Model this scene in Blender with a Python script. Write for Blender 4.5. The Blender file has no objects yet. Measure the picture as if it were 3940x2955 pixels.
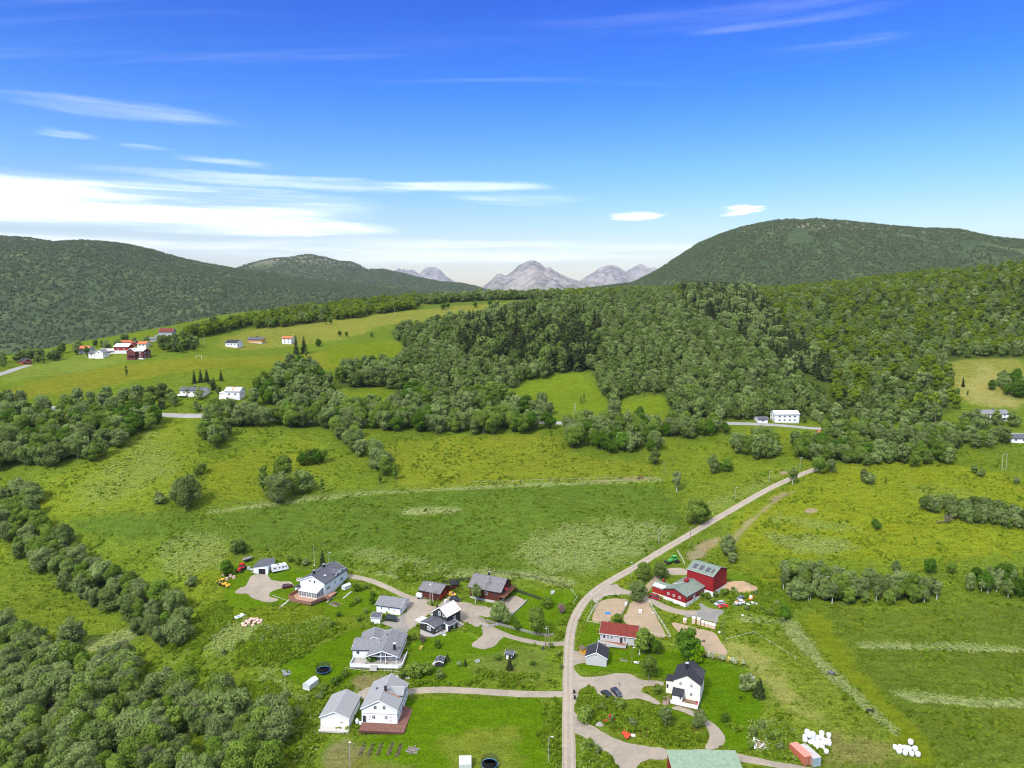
import bpy, bmesh, math, random
import numpy as np
from mathutils import Vector, Matrix, geometry as mgeo

# ------------------------------------------------------------------ camera, sky, sun, exposure
SC = bpy.context.scene
COL = SC.collection
F_PX, W_PX, H_PX = 2700.0, 3940.0, 2955.0
PITCH = math.radians(7.33)
CAM_Z = 125.0
cam_data = bpy.data.cameras.new("camera")
cam = bpy.data.objects.new("camera", cam_data)
COL.objects.link(cam)
cam.location = (0, 0, CAM_Z)
cam.rotation_euler = (math.pi/2 - PITCH, 0, 0)
cam_data.sensor_fit = 'HORIZONTAL'
cam_data.sensor_width = 36.0
cam_data.lens = 36.0*F_PX/W_PX
cam_data.clip_start = 1.0
cam_data.clip_end = 150000.0
SC.camera = cam

SUN_EL, SUN_AZ = math.radians(46), math.radians(215)   # azimuth clockwise from the view direction: behind the camera, to its left
SUN_DIR = Vector((math.sin(SUN_AZ)*math.cos(SUN_EL), math.cos(SUN_AZ)*math.cos(SUN_EL), math.sin(SUN_EL)))
sun_data = bpy.data.lights.new("sun", 'SUN')
sun_data.energy = 2.3
sun_data.angle = math.radians(12)
sun_data.color = (1.0, 0.955, 0.88)
sun = bpy.data.objects.new("sun", sun_data)
COL.objects.link(sun)
sun.rotation_euler = (-SUN_DIR).to_track_quat('-Z', 'Y').to_euler()

class NT:
    """Small helper for wiring node trees."""
    def __init__(s, tree):
        s.t = tree; s.n = tree.nodes; s.l = tree.links
    def add(s, kind, props=None, **inp):
        nd = s.n.new(kind)
        for k, v in (props or {}).items():
            setattr(nd, k, v)
        for k, v in inp.items():
            s.put(nd, k, v)
        return nd
    def put(s, nd, k, v):
        if k[0] == '_':
            sock = nd.inputs[int(k[1:])]
        else:
            sock = nd.inputs[k.replace('__', ' ')]
        if isinstance(v, bpy.types.NodeSocket):
            s.l.new(v, sock)
        else:
            sock.default_value = v
    def math(s, op, a, b=0.0, clamp=False):
        nd = s.add('ShaderNodeMath', {'operation': op, 'use_clamp': clamp}, _0=a, _1=b)
        return nd.outputs[0]
    def madd(s, a, b, c):
        return s.add('ShaderNodeMath', {'operation': 'MULTIPLY_ADD'}, _0=a, _1=b, _2=c).outputs[0]
    def sstep(s, x, lo, hi, a=0.0, b=1.0):
        nd = s.add('ShaderNodeMapRange', {'interpolation_type': 'SMOOTHSTEP'}, Value=x, _1=lo, _2=hi, _3=a, _4=b)
        return nd.outputs[0]
    def mix(s, fac, a, b, blend='MIX'):
        nd = s.add('ShaderNodeMix', {'data_type': 'RGBA', 'blend_type': blend})
        s.put(nd, '_0', fac)
        for i, v in ((6, a), (7, b)):
            if isinstance(v, bpy.types.NodeSocket): s.l.new(v, nd.inputs[i])
            else: nd.inputs[i].default_value = tuple(v)+((1.0,) if len(v) == 3 else ())
        return nd.outputs[2]
    def noise(s, vec, scale, detail=3.0, rough=0.55, out=0):
        nd = s.add('ShaderNodeTexNoise', None, Scale=scale, Detail=detail, Roughness=rough)
        if vec is not None: s.l.new(vec, nd.inputs['Vector'])
        return nd.outputs[out]

def build_world():
    w = bpy.data.worlds.new("World"); SC.world = w; w.use_nodes = True
    t = NT(w.node_tree); t.n.clear()
    sky = t.add('ShaderNodeTexSky', {'sky_type': 'NISHITA', 'sun_disc': False, 'sun_elevation': SUN_EL, 'sun_rotation': SUN_AZ,
                                     'altitude': 100.0, 'air_density': 1.15, 'dust_density': 0.6, 'ozone_density': 3.0})
    tc = t.add('ShaderNodeTexCoord')
    sep = t.add('ShaderNodeSeparateXYZ', None, Vector=tc.outputs['Generated'])
    X, Y, Z = sep.outputs
    el = t.math('MAXIMUM', Z, 0.0)
    # deeper blue overhead, as in the clear polar summer sky
    gam = t.add('ShaderNodeHueSaturation', None, Color=sky.outputs[0])
    gam.inputs['Hue'].default_value = 0.49
    gam.inputs['Saturation'].default_value = 1.3
    rmp = t.add('ShaderNodeValToRGB', None, Fac=el)
    E = rmp.color_ramp.elements
    for k, (p, c) in enumerate(((0.0, (.78, .75, .80)), (.082, (.73, .69, .78)), (.169, (.41, .59, .89)), (.264, (.09, .40, .94)), (.365, (.0, .262, .92)))):
        e = E[k] if k < 2 else E.new(p)
        e.position = p; e.color = (*c, 1)
    deep = rmp.outputs[0]
    blue = t.mix(1.0, gam.outputs[0], deep, 'MULTIPLY')
    # cloud layer: direction projected on a flat sheet overhead, streaks drawn out along x
    den = t.math('ADD', t.math('MAXIMUM', Z, 0.0), 0.10)
    cx = t.math('DIVIDE', X, den); cy = t.math('DIVIDE', Y, den)
    cv = t.add('ShaderNodeCombineXYZ', None, X=t.math('MULTIPLY', cx, 0.42), Y=t.math('MULTIPLY', cy, 1.45), Z=0.37).outputs[0]
    n1 = t.noise(cv, 0.62, 6.0, 0.56)
    cv2 = t.add('ShaderNodeCombineXYZ', None, X=t.math('MULTIPLY', cx, 0.20), Y=t.math('MULTIPLY', cy, 2.6), Z=4.1).outputs[0]
    n2 = t.noise(cv2, 1.15, 5.0, 0.6)
    az = t.math('ARCTAN2', X, Y)
    def where(px, py):
        k = W_PX/2212.0; u = (px*k-W_PX/2)/F_PX; v = (H_PX/2-py*k)/F_PX
        d = Vector((u, math.cos(PITCH)+v*math.sin(PITCH), -math.sin(PITCH)+v*math.cos(PITCH))).normalized()
        return math.atan2(d.x, d.y), d.z
    # ragged edges: the cloud field is pushed about by noise before it is read
    wv = t.add('ShaderNodeCombineXYZ', None, X=t.math('MULTIPLY', az, 5.0), Y=t.math('MULTIPLY', el, 34.0), Z=1.7).outputs[0]
    wn = t.add('ShaderNodeSeparateColor', None, Color=t.noise(wv, 1.0, 6.0, .62, 1)).outputs
    wn2 = t.noise(t.add('ShaderNodeCombineXYZ', None, X=t.math('MULTIPLY', az, 3.2), Y=t.math('MULTIPLY', el, 70.0), Z=6.2).outputs[0], 1.0, 6.0, .65)
    az2 = t.madd(t.math('SUBTRACT', wn[0], .5), .22, az); el2 = t.madd(t.math('SUBTRACT', wn[1], .5), .022, el)
    # banks and streaks of cloud standing in the sky: centre, half width, half height, weight, tilt
    cloud = None
    for px, py, rx, ry, wt, tl in ((-150, 420, 800, 80, 1.1, .0), (330, 430, 620, 50, .75, .02), (480, 484, 460, 30, .95, .01), (300, 530, 900, 30, .5, 0), (1000, 545, 900, 36, .55, 0), (1000, 405, 260, 17, .6, .0), (1130, 432, 220, 17, .42, .01),
                                   (280, 238, 300, 34, .32, .0), (140, 286, 110, 13, .38, 0), (300, 320, 80, 14, .42, 0), (500, 350, 180, 12, .42, 0), (640, 395, 480, 22, .4, .01), (1376, 465, 75, 15, 1.0, 0), (1584, 453, 60, 14, .9, 0), (1600, 30, 800, 40, .16, -.0), (1700, 45, 330, 18, .20, -.01), (1800, 95, 240, 16, .25, 0), (2700, 60, 700, 40, .4, 0), (-600, 300, 500, 30, .5, 0), (2900, 430, 500, 30, .5, 0)):
        a0, e0 = where(px, py); ra = abs(where(px+rx, py)[0]-a0); re = abs(where(px, py-ry)[1]-e0)
        da = t.math('SUBTRACT', az2, a0)
        de = t.math('ADD', t.math('SUBTRACT', el2, e0), t.math('MULTIPLY', da, tl))
        da = t.math('DIVIDE', da, ra); de = t.math('DIVIDE', de, re)
        r2 = t.math('ADD', t.math('MULTIPLY', da, da), t.math('MULTIPLY', de, de))
        m = t.sstep(r2, 1.0, 0.0, 0.0, wt)
        cloud = m if cloud is None else t.math('MAXIMUM', cloud, m)
    cl = t.math('MULTIPLY', cloud, t.sstep(wn2, .22, .72, .15, 1.2))
    cl = t.math('MINIMUM', t.math('MULTIPLY', t.sstep(cl, .0, 1.15), 1.15), .95)
    cl = t.math('MAXIMUM', cl, t.math('MULTIPLY', t.sstep(n2, 0.58, 0.80), 0.16))
    # unseen cirrus veil added overhead as white fill, softening the light on the ground
    cl = t.math('MAXIMUM', cl, t.math('MULTIPLY', t.sstep(el, .42, .70), t.sstep(n1, .30, .60, .78, 1.0)))
    white = (7.6, 7.9, 8.2)
    colr = t.mix(cl, blue, white)
    bg = t.add('ShaderNodeBackground', None, Color=colr, Strength=0.1)
    out = t.add('ShaderNodeOutputWorld', None, Surface=bg.outputs[0])
build_world()

SC.view_settings.view_transform = 'Standard'
SC.view_settings.look = 'None'
SC.view_settings.gamma = 1.0
SC.view_settings.exposure = 1.12
SC.cycles.use_denoising = True
SC.cycles.filter_width = 1.05
SC.cycles.max_bounces = 5
SC.cycles.diffuse_bounces = 3
SC.cycles.glossy_bounces = 2
SC.cycles.transmission_bounces = 2
SC.cycles.transparent_max_bounces = 4
SC.cycles.volume_bounces = 0
SC.cycles.sample_clamp_indirect = 4.0
# ------------------------------------------------------------------ terrain: one height function, thin-plate through surveyed points
def ray(px, py):
    px = np.asarray(px, float); py = np.asarray(py, float)
    u = (px-W_PX/2)/F_PX; v = (H_PX/2-py)/F_PX
    cp, sp = math.cos(PITCH), math.sin(PITCH)
    return np.stack([u, cp+v*sp, -sp+v*cp], -1)

def pix_at_Y(px, py, Y):
    d = ray(px, py); t = Y/d[1]
    return (d[0]*t, Y, CAM_Z+d[2]*t)

# (px, py, distance): points of bare ground read off the view
GY = [(-500,3250,118),(500,3250,118),(1500,3250,114.5),(2500,3250,114.5),(3500,3250,114.5),(4500,3250,114),
 (-400,2955,147),(200,2955,147),(700,2955,143),(1300,2955,139.5),(1950,2955,137.6),(2600,2955,137.6),(3300,2955,138.5),(4300,2955,138.5),
 (-300,2700,173),(200,2700,174),(620,2700,170),(950,2700,164),(1300,2750,157.5),(1560,2780,153.5),(1950,2700,161),(2560,2700,161),(3200,2700,161.5),(4300,2700,161),
 (-300,2400,208),(150,2400,211),(480,2420,208),(800,2440,197),(1050,2430,192),(1450,2550,179),(1700,2480,187),(2100,2450,191.5),(2500,2480,187.5),(3000,2500,185),(3600,2500,185),(4300,2500,185),
 (-300,2150,240),(200,2150,243),(700,2200,231),(1000,2260,223.5),(1250,2290,219.5),(1550,2330,212.5),(1850,2330,212.5),(2200,2350,209),(2650,2330,212.5),(3000,2300,216),(3500,2300,216),(4300,2300,215),
 (-300,1900,277),(300,1900,278),(800,1950,268),(1400,2000,266),(2000,1980,278),(2600,2000,275),(3100,2000,274),(3700,1950,282),(4300,1900,285),
 (-300,1720,312),(200,1720,318),(800,1720,325),(1300,1720,345),(1950,1720,362),(2500,1720,365),(3000,1720,372),(3600,1720,372),(4300,1720,365),
 (-300,1600,352),(150,1590,366),(700,1600,374),(1100,1600,385),(1950,1620,410),(2600,1620,418),(3050,1640,424),(3700,1620,425),(4300,1600,420),
 (-300,1500,398),(300,1500,420),(730,1545,392),(900,1545,394),(1200,1500,445),(2000,1500,482),(2600,1500,490),(3200,1500,500),(3700,1500,480),(4300,1480,470),
 (-300,1420,450),(300,1400,500),(560,1390,500),(1000,1380,530),(1500,1360,580),(2100,1370,575),(2700,1370,590),(3300,1370,590),(3700,1400,530),(4300,1350,560),
 (-350,1400,500),(0,1382,520),(330,1315,590),(620,1262,660),(950,1290,630),(1250,1225,730),(1700,1200,770),(2200,1200,760),(2800,1220,740),(3300,1230,720),(3900,1200,700),(4400,1150,690),
 (900,1208,760),(1250,1178,840),(1600,1160,890),(1950,1142,930),(2300,1138,930),(2500,1132,900),(2850,1145,860),(3200,1120,850),(3560,1082,840),(3940,1030,820),(4400,960,800)]
# beyond the crest: (azimuth ratio x/y, y, z)
GZ = [(-1.15,620,18),(-.9,720,22),(-.73,760,25),(-.6,820,35),(-.5,880,55),(-.36,980,74),(-.2,1080,84),(-.05,1180,92),(.1,1180,93),(.25,1130,92),(.4,1080,95),(.55,1060,110),(.7,1040,125),(.9,1020,140),
 (-1.15,900,6),(-.85,1000,6),(-.6,1100,8),(-.4,1250,30),(-.2,1450,50),(0,1600,60),(.2,1500,60),(.45,1400,60),(.7,1400,75),(1.0,1400,85),
 (-1.15,1500,2),(-.8,1600,2),(-.5,1700,3),(-.25,2000,10),(0,2300,15),(.3,2300,15),(.7,2300,20),(1.1,2300,20),
 (-1.15,3000,0),(-.6,3000,0),(0,3500,0),(.6,3500,0),(1.1,3500,0)]
def _m(Y):
    k = min(max((Y-210)/270, 0), 1); k = k*k*(3-2*k)
    return 1.25-0.10*k
_P = [pix_at_Y(px, py, Y*_m(Y)) for px, py, Y in GY] + [(a*y*1.15, y*1.15, z*1.22) for a, y, z in GZ]
_C = np.array([(p[0]/p[1]*1.3, math.log(p[1]), p[2]) for p in _P])

def _phi(r2):
    return np.where(r2 > 1e-12, 0.5*r2*np.log(np.maximum(r2, 1e-12)), 0.0)
def _fit():
    n = len(_C); XY = _C[:, :2]
    r2 = ((XY[:, None]-XY[None])**2).sum(-1)
    A = np.zeros((n+3, n+3)); A[:n, :n] = _phi(r2)+np.eye(n)*2e-4
    A[:n, n] = 1; A[:n, n+1:] = XY; A[n, :n] = 1; A[n+1:, :n] = XY.T
    return np.linalg.solve(A, np.concatenate([_C[:, 2], np.zeros(3)]))
_Wt = _fit()
def terrain(x, y):
    x = np.asarray(x, float); y = np.asarray(y, float)
    sh = x.shape; x = x.ravel(); y = np.maximum(y.ravel(), 60.0)
    yc = np.clip(y, 115, 4100); a = np.clip(x/yc, -1.25, 1.25)*1.3; s = np.log(yc)
    out = np.full(x.shape, _Wt[-3]) + _Wt[-2]*a + _Wt[-1]*s
    for i in range(len(_C)):
        out += _Wt[i]*_phi((a-_C[i, 0])**2+(s-_C[i, 1])**2)
    k = np.clip((y-3000)/1000, 0, 1); k = k*k*(3-2*k)
    return (out*(1-k)).reshape(sh)

_T = np.concatenate([np.arange(120, 340, 1.0), np.arange(340, 800, 2.0), np.arange(800, 1600, 4.0)])
def ground(pts):
    """Points of the ground seen in the given directions (first hit)."""
    pts = np.asarray(pts, float).reshape(-1, 2)
    d = ray(pts[:, 0], pts[:, 1]); d = d/d[:, 1:2]
    out = np.zeros((len(pts), 3))
    for j in range(0, len(pts), 64):
        dd = d[j:j+64]
        X = dd[:, :1]*_T; Y = np.broadcast_to(_T, X.shape); Z = CAM_Z+dd[:, 2:]*_T
        below = Z < terrain(X, Y)
        idx = np.where(below.any(1), below.argmax(1), len(_T)-1)
        lo = _T[np.maximum(idx-1, 0)].copy(); hi = _T[idx].copy()
        for _ in range(14):
            m = (lo+hi)/2
            b = (CAM_Z+dd[:, 2]*m) < terrain(dd[:, 0]*m, m)
            hi = np.where(b, m, hi); lo = np.where(b, lo, m)
        out[j:j+64, 0] = dd[:, 0]*hi; out[j:j+64, 1] = hi
        out[j:j+64, 2] = terrain(out[j:j+64, 0], hi)
    return out
def g1(px, py):
    return Vector(ground([(px, py)])[0])
def tz(x, y):
    return float(terrain(np.array([x]), np.array([y]))[0])
# ------------------------------------------------------------------ materials
MATS = {}
def mat(name, col, rough=0.8, var=0.18, scale=2.5, bump=0.0, bscale=8.0, metal=0.0, spec=0.3, tint=None, rnd=0.0, trans=0.0):
    """Principled surface; colour wanders by +-var with noise (object space), optional second tint, bump and per-object change."""
    if name in MATS: return MATS[name]
    m = bpy.data.materials.new(name); m.use_nodes = True
    t = NT(m.node_tree); bs = t.n['Principled BSDF']
    tc = t.add('ShaderNodeTexCoord').outputs['Object']
    n = t.noise(tc, scale, 4.0, 0.6)
    v = t.madd(n, 2*var, 1-var)
    cb = t.add('ShaderNodeCombineColor', None, Red=v, Green=v, Blue=v).outputs[0]
    c = t.mix(1.0, cb, col, 'MULTIPLY')
    if tint:
        n2 = t.noise(tc, scale*0.45, 5.0, 0.65)
        c = t.mix(t.sstep(n2, 0.5, 0.66), c, tint)
    if rnd:
        oi = t.add('ShaderNodeObjectInfo').outputs['Random']
        c = t.add('ShaderNodeHueSaturation', None, Color=c, Value=t.madd(oi, 2*rnd, 1-rnd)).outputs[0]
    t.put(bs, 'Base__Color', c)
    bs.inputs['Roughness'].default_value = rough
    bs.inputs['Metallic'].default_value = metal
    bs.inputs['Specular IOR Level'].default_value = spec
    if bump:
        bp = t.add('ShaderNodeBump', None, Height=t.noise(tc, bscale, 3.0), Strength=bump, Distance=0.05)
        t.l.new(bp.outputs[0], bs.inputs['Normal'])
    MATS[name] = m
    return m

def leaf_mat(name, col, col2, rnd=0.2, trans=0.5):
    """Foliage: colour wanders between two greens per clump and per plant, light passes through the leaves a little."""
    if name in MATS: return MATS[name]
    m = bpy.data.materials.new(name); m.use_nodes = True
    t = NT(m.node_tree); t.n.clear()
    oi = t.add('ShaderNodeObjectInfo').outputs['Random']
    tc = t.add('ShaderNodeTexCoord').outputs['Object']
    n = t.noise(tc, 0.9, 3.0, 0.6)
    r2 = t.math('FRACT', t.math('MULTIPLY', oi, 7.31))
    c = t.mix(t.math('ADD', t.math('MULTIPLY', n, 0.7), t.madd(r2, 0.9, -0.30), True), col, col2)
    isl = t.add('ShaderNodeNewGeometry').outputs['Random Per Island']
    val = t.math('MULTIPLY', t.madd(oi, 2*rnd, 1-rnd), t.madd(isl, .6, .70))
    hs = t.add('ShaderNodeHueSaturation', None, Color=c, Value=val)
    d = t.add('ShaderNodeBsdfDiffuse', None, Color=hs.outputs[0])
    tr = t.add('ShaderNodeBsdfTranslucent', None, Color=hs.outputs[0])
    mx = t.add('ShaderNodeMixShader', None, _0=trans, _1=d.outputs[0], _2=tr.outputs[0])
    t.add('ShaderNodeOutputMaterial', None, Surface=mx.outputs[0])
    MATS[name] = m
    return m

def tile_mat(name, col, col2, mortar, bw, bh, msize=0.03, rough=0.7, bump=0.5, stain=None, offset=0.5, spec=0.15):
    """Courses of roof tiles, shingles or boards over the UV map (metres along and across)."""
    if name in MATS: return MATS[name]
    m = bpy.data.materials.new(name); m.use_nodes = True
    t = NT(m.node_tree); bs = t.n['Principled BSDF']
    uv = t.add('ShaderNodeUVMap').outputs[0]
    br = t.add('ShaderNodeTexBrick', {'offset': offset}, Vector=uv, Scale=1.0)
    for k, v in (('Color1', col), ('Color2', col2), ('Mortar', mortar)):
        br.inputs[k].default_value = (*v, 1)
    br.inputs['Mortar Size'].default_value = msize
    br.inputs['Brick Width'].default_value = bw
    br.inputs['Row Height'].default_value = bh
    br.inputs['Bias'].default_value = 0.0
    n = t.noise(uv, 0.8, 5.0, 0.65)
    v = t.sstep(n, 0.25, 0.75, 0.80, 1.16)
    cb = t.add('ShaderNodeCombineColor', None, Red=v, Green=v, Blue=v).outputs[0]
    c = t.mix(1.0, cb, br.outputs[0], 'MULTIPLY')
    if stain:
        c = t.mix(t.math('MULTIPLY', t.sstep(t.noise(uv, 0.35, 6.0, 0.7), 0.52, 0.70), 0.6), c, stain)
    t.put(bs, 'Base__Color', c)
    bs.inputs['Roughness'].default_value = rough
    bs.inputs['Specular IOR Level'].default_value = spec
    bp = t.add('ShaderNodeBump', None, Height=t.math('SUBTRACT', 1.0, br.outputs[1]), Strength=bump, Distance=0.04)
    t.l.new(bp.outputs[0], bs.inputs['Normal'])
    MATS[name] = m
    return m

# ------------------------------------------------------------------ mesh tools
class MB:
    def __init__(s): s.v = []; s.f = []; s.uv = []
    def poly(s, pts, uv=None):
        b = len(s.v); s.v += [tuple(p) for p in pts]; s.f.append(tuple(range(b, b+len(pts))))
        s.uv.append(uv if uv else [(0, 0)]*len(pts))
        return s
    def hexa(s, p, q):
        """p: four lower points, q: four upper points, both counter-clockwise from above."""
        s.poly(p[::-1]); s.poly(q)
        for i in range(4):
            j = (i+1) % 4; s.poly([p[i], p[j], q[j], q[i]])
        return s
    def box(s, c, d, rz=0.0, taper=1.0):
        x, y, z = c; a, b, h = d[0]/2, d[1]/2, d[2]/2; ca, sa = math.cos(rz), math.sin(rz)
        lo = [(-a, -b), (a, -b), (a, b), (-a, b)]
        f = lambda k, zz: [(x+(u*ca-v*sa)*k, y+(u*sa+v*ca)*k, zz) for u, v in lo]
        return s.hexa(f(1, z-h), f(taper, z+h))
    def prism(s, poly, axis, a, b):
        """Extrude a 2-D outline: axis 'x' -> outline in (y,z), 'y' -> (x,z), 'z' -> (x,y)."""
        mk = {'x': lambda p, t: (t, p[0], p[1]), 'y': lambda p, t: (p[0], t, p[1]), 'z': lambda p, t: (p[0], p[1], t)}[axis]
        A = [mk(p, a) for p in poly]; B = [mk(p, b) for p in poly]
        s.poly(A[::-1]); s.poly(B); n = len(poly)
        for i in range(n):
            j = (i+1) % n; s.poly([A[i], A[j], B[j], B[i]])
        return s
    def tube(s, pts, rad, n=6, cap=True):
        pts = [Vector(p) for p in pts]
        if not hasattr(rad, '__len__'): rad = [rad]*len(pts)
        rings = []
        for i, p in enumerate(pts):
            d = (pts[min(i+1, len(pts)-1)]-pts[max(i-1, 0)]).normalized()
            u = d.cross(Vector((0, 0, 1)) if abs(d.z) < 0.9 else Vector((1, 0, 0))).normalized(); w = u.cross(d)
            b = len(s.v)
            for k in range(n):
                a = 2*math.pi*k/n; s.v.append(tuple(p+(u*math.cos(a)+w*math.sin(a))*rad[i]))
            rings.append(b)
        for i in range(len(rings)-1):
            for k in range(n):
                k2 = (k+1) % n
                s.f.append((rings[i]+k, rings[i]+k2, rings[i+1]+k2, rings[i+1]+k)); s.uv.append([(0, 0)]*4)
        if cap:
            s.f.append(tuple(rings[0]+k for k in range(n))[::-1]); s.uv.append([(0, 0)]*n)
            s.f.append(tuple(rings[-1]+k for k in range(n))); s.uv.append([(0, 0)]*n)
        return s
    def lathe(s, prof, n=12, c=(0, 0, 0), ax='z'):
        b = len(s.v)
        for r, h in prof:
            for k in range(n):
                a = 2*math.pi*k/n; u, v = r*math.cos(a), r*math.sin(a)
                p = {'z': (u, v, h), 'y': (u, h, v), 'x': (h, u, v)}[ax]
                s.v.append((c[0]+p[0], c[1]+p[1], c[2]+p[2]))
        for i in range(len(prof)-1):
            for k in range(n):
                k2 = (k+1) % n
                s.f.append((b+i*n+k, b+i*n+k2, b+(i+1)*n+k2, b+(i+1)*n+k)); s.uv.append([(0, 0)]*4)
        if prof[0][0] > 1e-6: s.f.append(tuple(b+k for k in range(n))[::-1]); s.uv.append([(0, 0)]*n)
        m = (len(prof)-1)*n
        if prof[-1][0] > 1e-6: s.f.append(tuple(b+m+k for k in range(n))); s.uv.append([(0, 0)]*n)
        return s
    def xf(s, M):
        s.v = [tuple(M @ Vector(p)) for p in s.v]; return s
    def mesh(s, name, m=None, smooth=False, uv=False):
        me = bpy.data.meshes.new(name); me.from_pydata(s.v, [], s.f); me.validate(clean_customdata=False)
        if m: me.materials.append(m)
        if uv:
            l = me.uv_layers.new(name='UVMap'); flat = [c for f in s.uv for p in f for c in p]
            if len(flat) == 2*len(me.loops): l.data.foreach_set('uv', flat)
        bm = bmesh.new(); bm.from_mesh(me); bmesh.ops.recalc_face_normals(bm, faces=bm.faces); bm.to_mesh(me); bm.free()
        if smooth:
            me.polygons.foreach_set('use_smooth', [True]*len(me.polygons))
        return me
    def obj(s, name, m, parent=None, loc=None, rz=0.0, smooth=False, uv=False, **tags):
        return link(name, s.mesh(name, m, smooth, uv), parent, loc, rz, **tags)

def link(name, data, parent=None, loc=None, rz=0.0, **tags):
    o = bpy.data.objects.new(name, data); COL.objects.link(o)
    if parent is not None: o.parent = parent
    if loc is not None: o.location = loc
    if rz: o.rotation_euler = (0, 0, rz)
    for k, v in tags.items():
        if v: o[k] = v
    return o
def thing(name, label, cat, loc=(0, 0, 0), rz=0.0, group=None, rot=None):
    o = link(name, None, None, loc, rz, label=label, category=cat, group=group)
    if rot is not None: o.rotation_euler = rot
    o.empty_display_size = 0.5
    return o
def copy_tree(o, parent=None):
    c = o.copy(); COL.objects.link(c)
    if parent is not None: c.parent = parent
    for ch in o.children: copy_tree(ch, c)
    return c
def S(*pts):
    """Coordinates read off a 2212-pixel-wide print of the view -> photograph pixels."""
    k = W_PX/2212.0
    return [(x*k, y*k) for x, y in pts]
# ------------------------------------------------------------------ ground sheet
def vnoise(x, y, sc, seed=0):
    """Smooth value noise in [0,1] on arrays."""
    rng = np.random.RandomState(seed); T = rng.rand(257, 257)
    u = x/sc+1000; v = y/sc+1000; i = np.floor(u).astype(int); j = np.floor(v).astype(int)
    fu = u-i; fv = v-j; fu = fu*fu*(3-2*fu); fv = fv*fv*(3-2*fv); i %= 256; j %= 256
    return (T[i, j]*(1-fu)+T[i+1, j]*fu)*(1-fv)+(T[i, j+1]*(1-fu)+T[i+1, j+1]*fu)*fv
def fbm(x, y, sc, seed=0, oct=4):
    s = 0; a = 0.5; tot = 0
    for k in range(oct):
        s = s+a*vnoise(x, y, sc/2**k, seed+k); tot += a; a *= 0.55
    return s/tot

def resample(P, step):
    P = np.asarray(P, float); out = [P[0]]
    for a, b in zip(P[:-1], P[1:]):
        n = max(1, int(np.linalg.norm(b-a)/step))
        for k in range(1, n+1): out.append(a+(b-a)*k/n)
    return np.array(out)
def smooth_line(P, it=2, closed=False):
    P = np.asarray(P, float)
    for _ in range(it):
        Q = []
        n = len(P)
        rng = range(n) if closed else range(n-1)
        if not closed: Q.append(P[0])
        for i in rng:
            a, b = P[i], P[(i+1) % n]
            Q += [a*0.75+b*0.25, a*0.25+b*0.75]
        if not closed: Q.append(P[-1])
        P = np.array(Q)
    return P
def seg_dist(x, y, P, closed=True):
    d = np.full(x.shape, 1e9); n = len(P)
    for i in range(n if closed else n-1):
        a = P[i]; b = P[(i+1) % n]; ab = b-a; L2 = max((ab**2).sum(), 1e-9)
        t = np.clip(((x-a[0])*ab[0]+(y-a[1])*ab[1])/L2, 0, 1)
        d = np.minimum(d, (x-a[0]-t*ab[0])**2+(y-a[1]-t*ab[1])**2)
    return np.sqrt(d)
def inside(x, y, P):
    r = np.zeros(x.shape, bool); n = len(P)
    for i in range(n):
        a = P[i]; b = P[(i+1) % n]
        c = ((a[1] > y) != (b[1] > y))
        with np.errstate(divide='ignore', invalid='ignore'):
            xx = (b[0]-a[0])*(y-a[1])/(b[1]-a[1])+a[0]
        r ^= c & (x < xx)
    return r
def world_poly(pts, sm=1):
    P = ground(pts)[:, :2]
    return smooth_line(P, sm, True) if sm else P
def sdf(x, y, P):
    d = seg_dist(x, y, P); return np.where(inside(x, y, P), d, -d)

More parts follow.
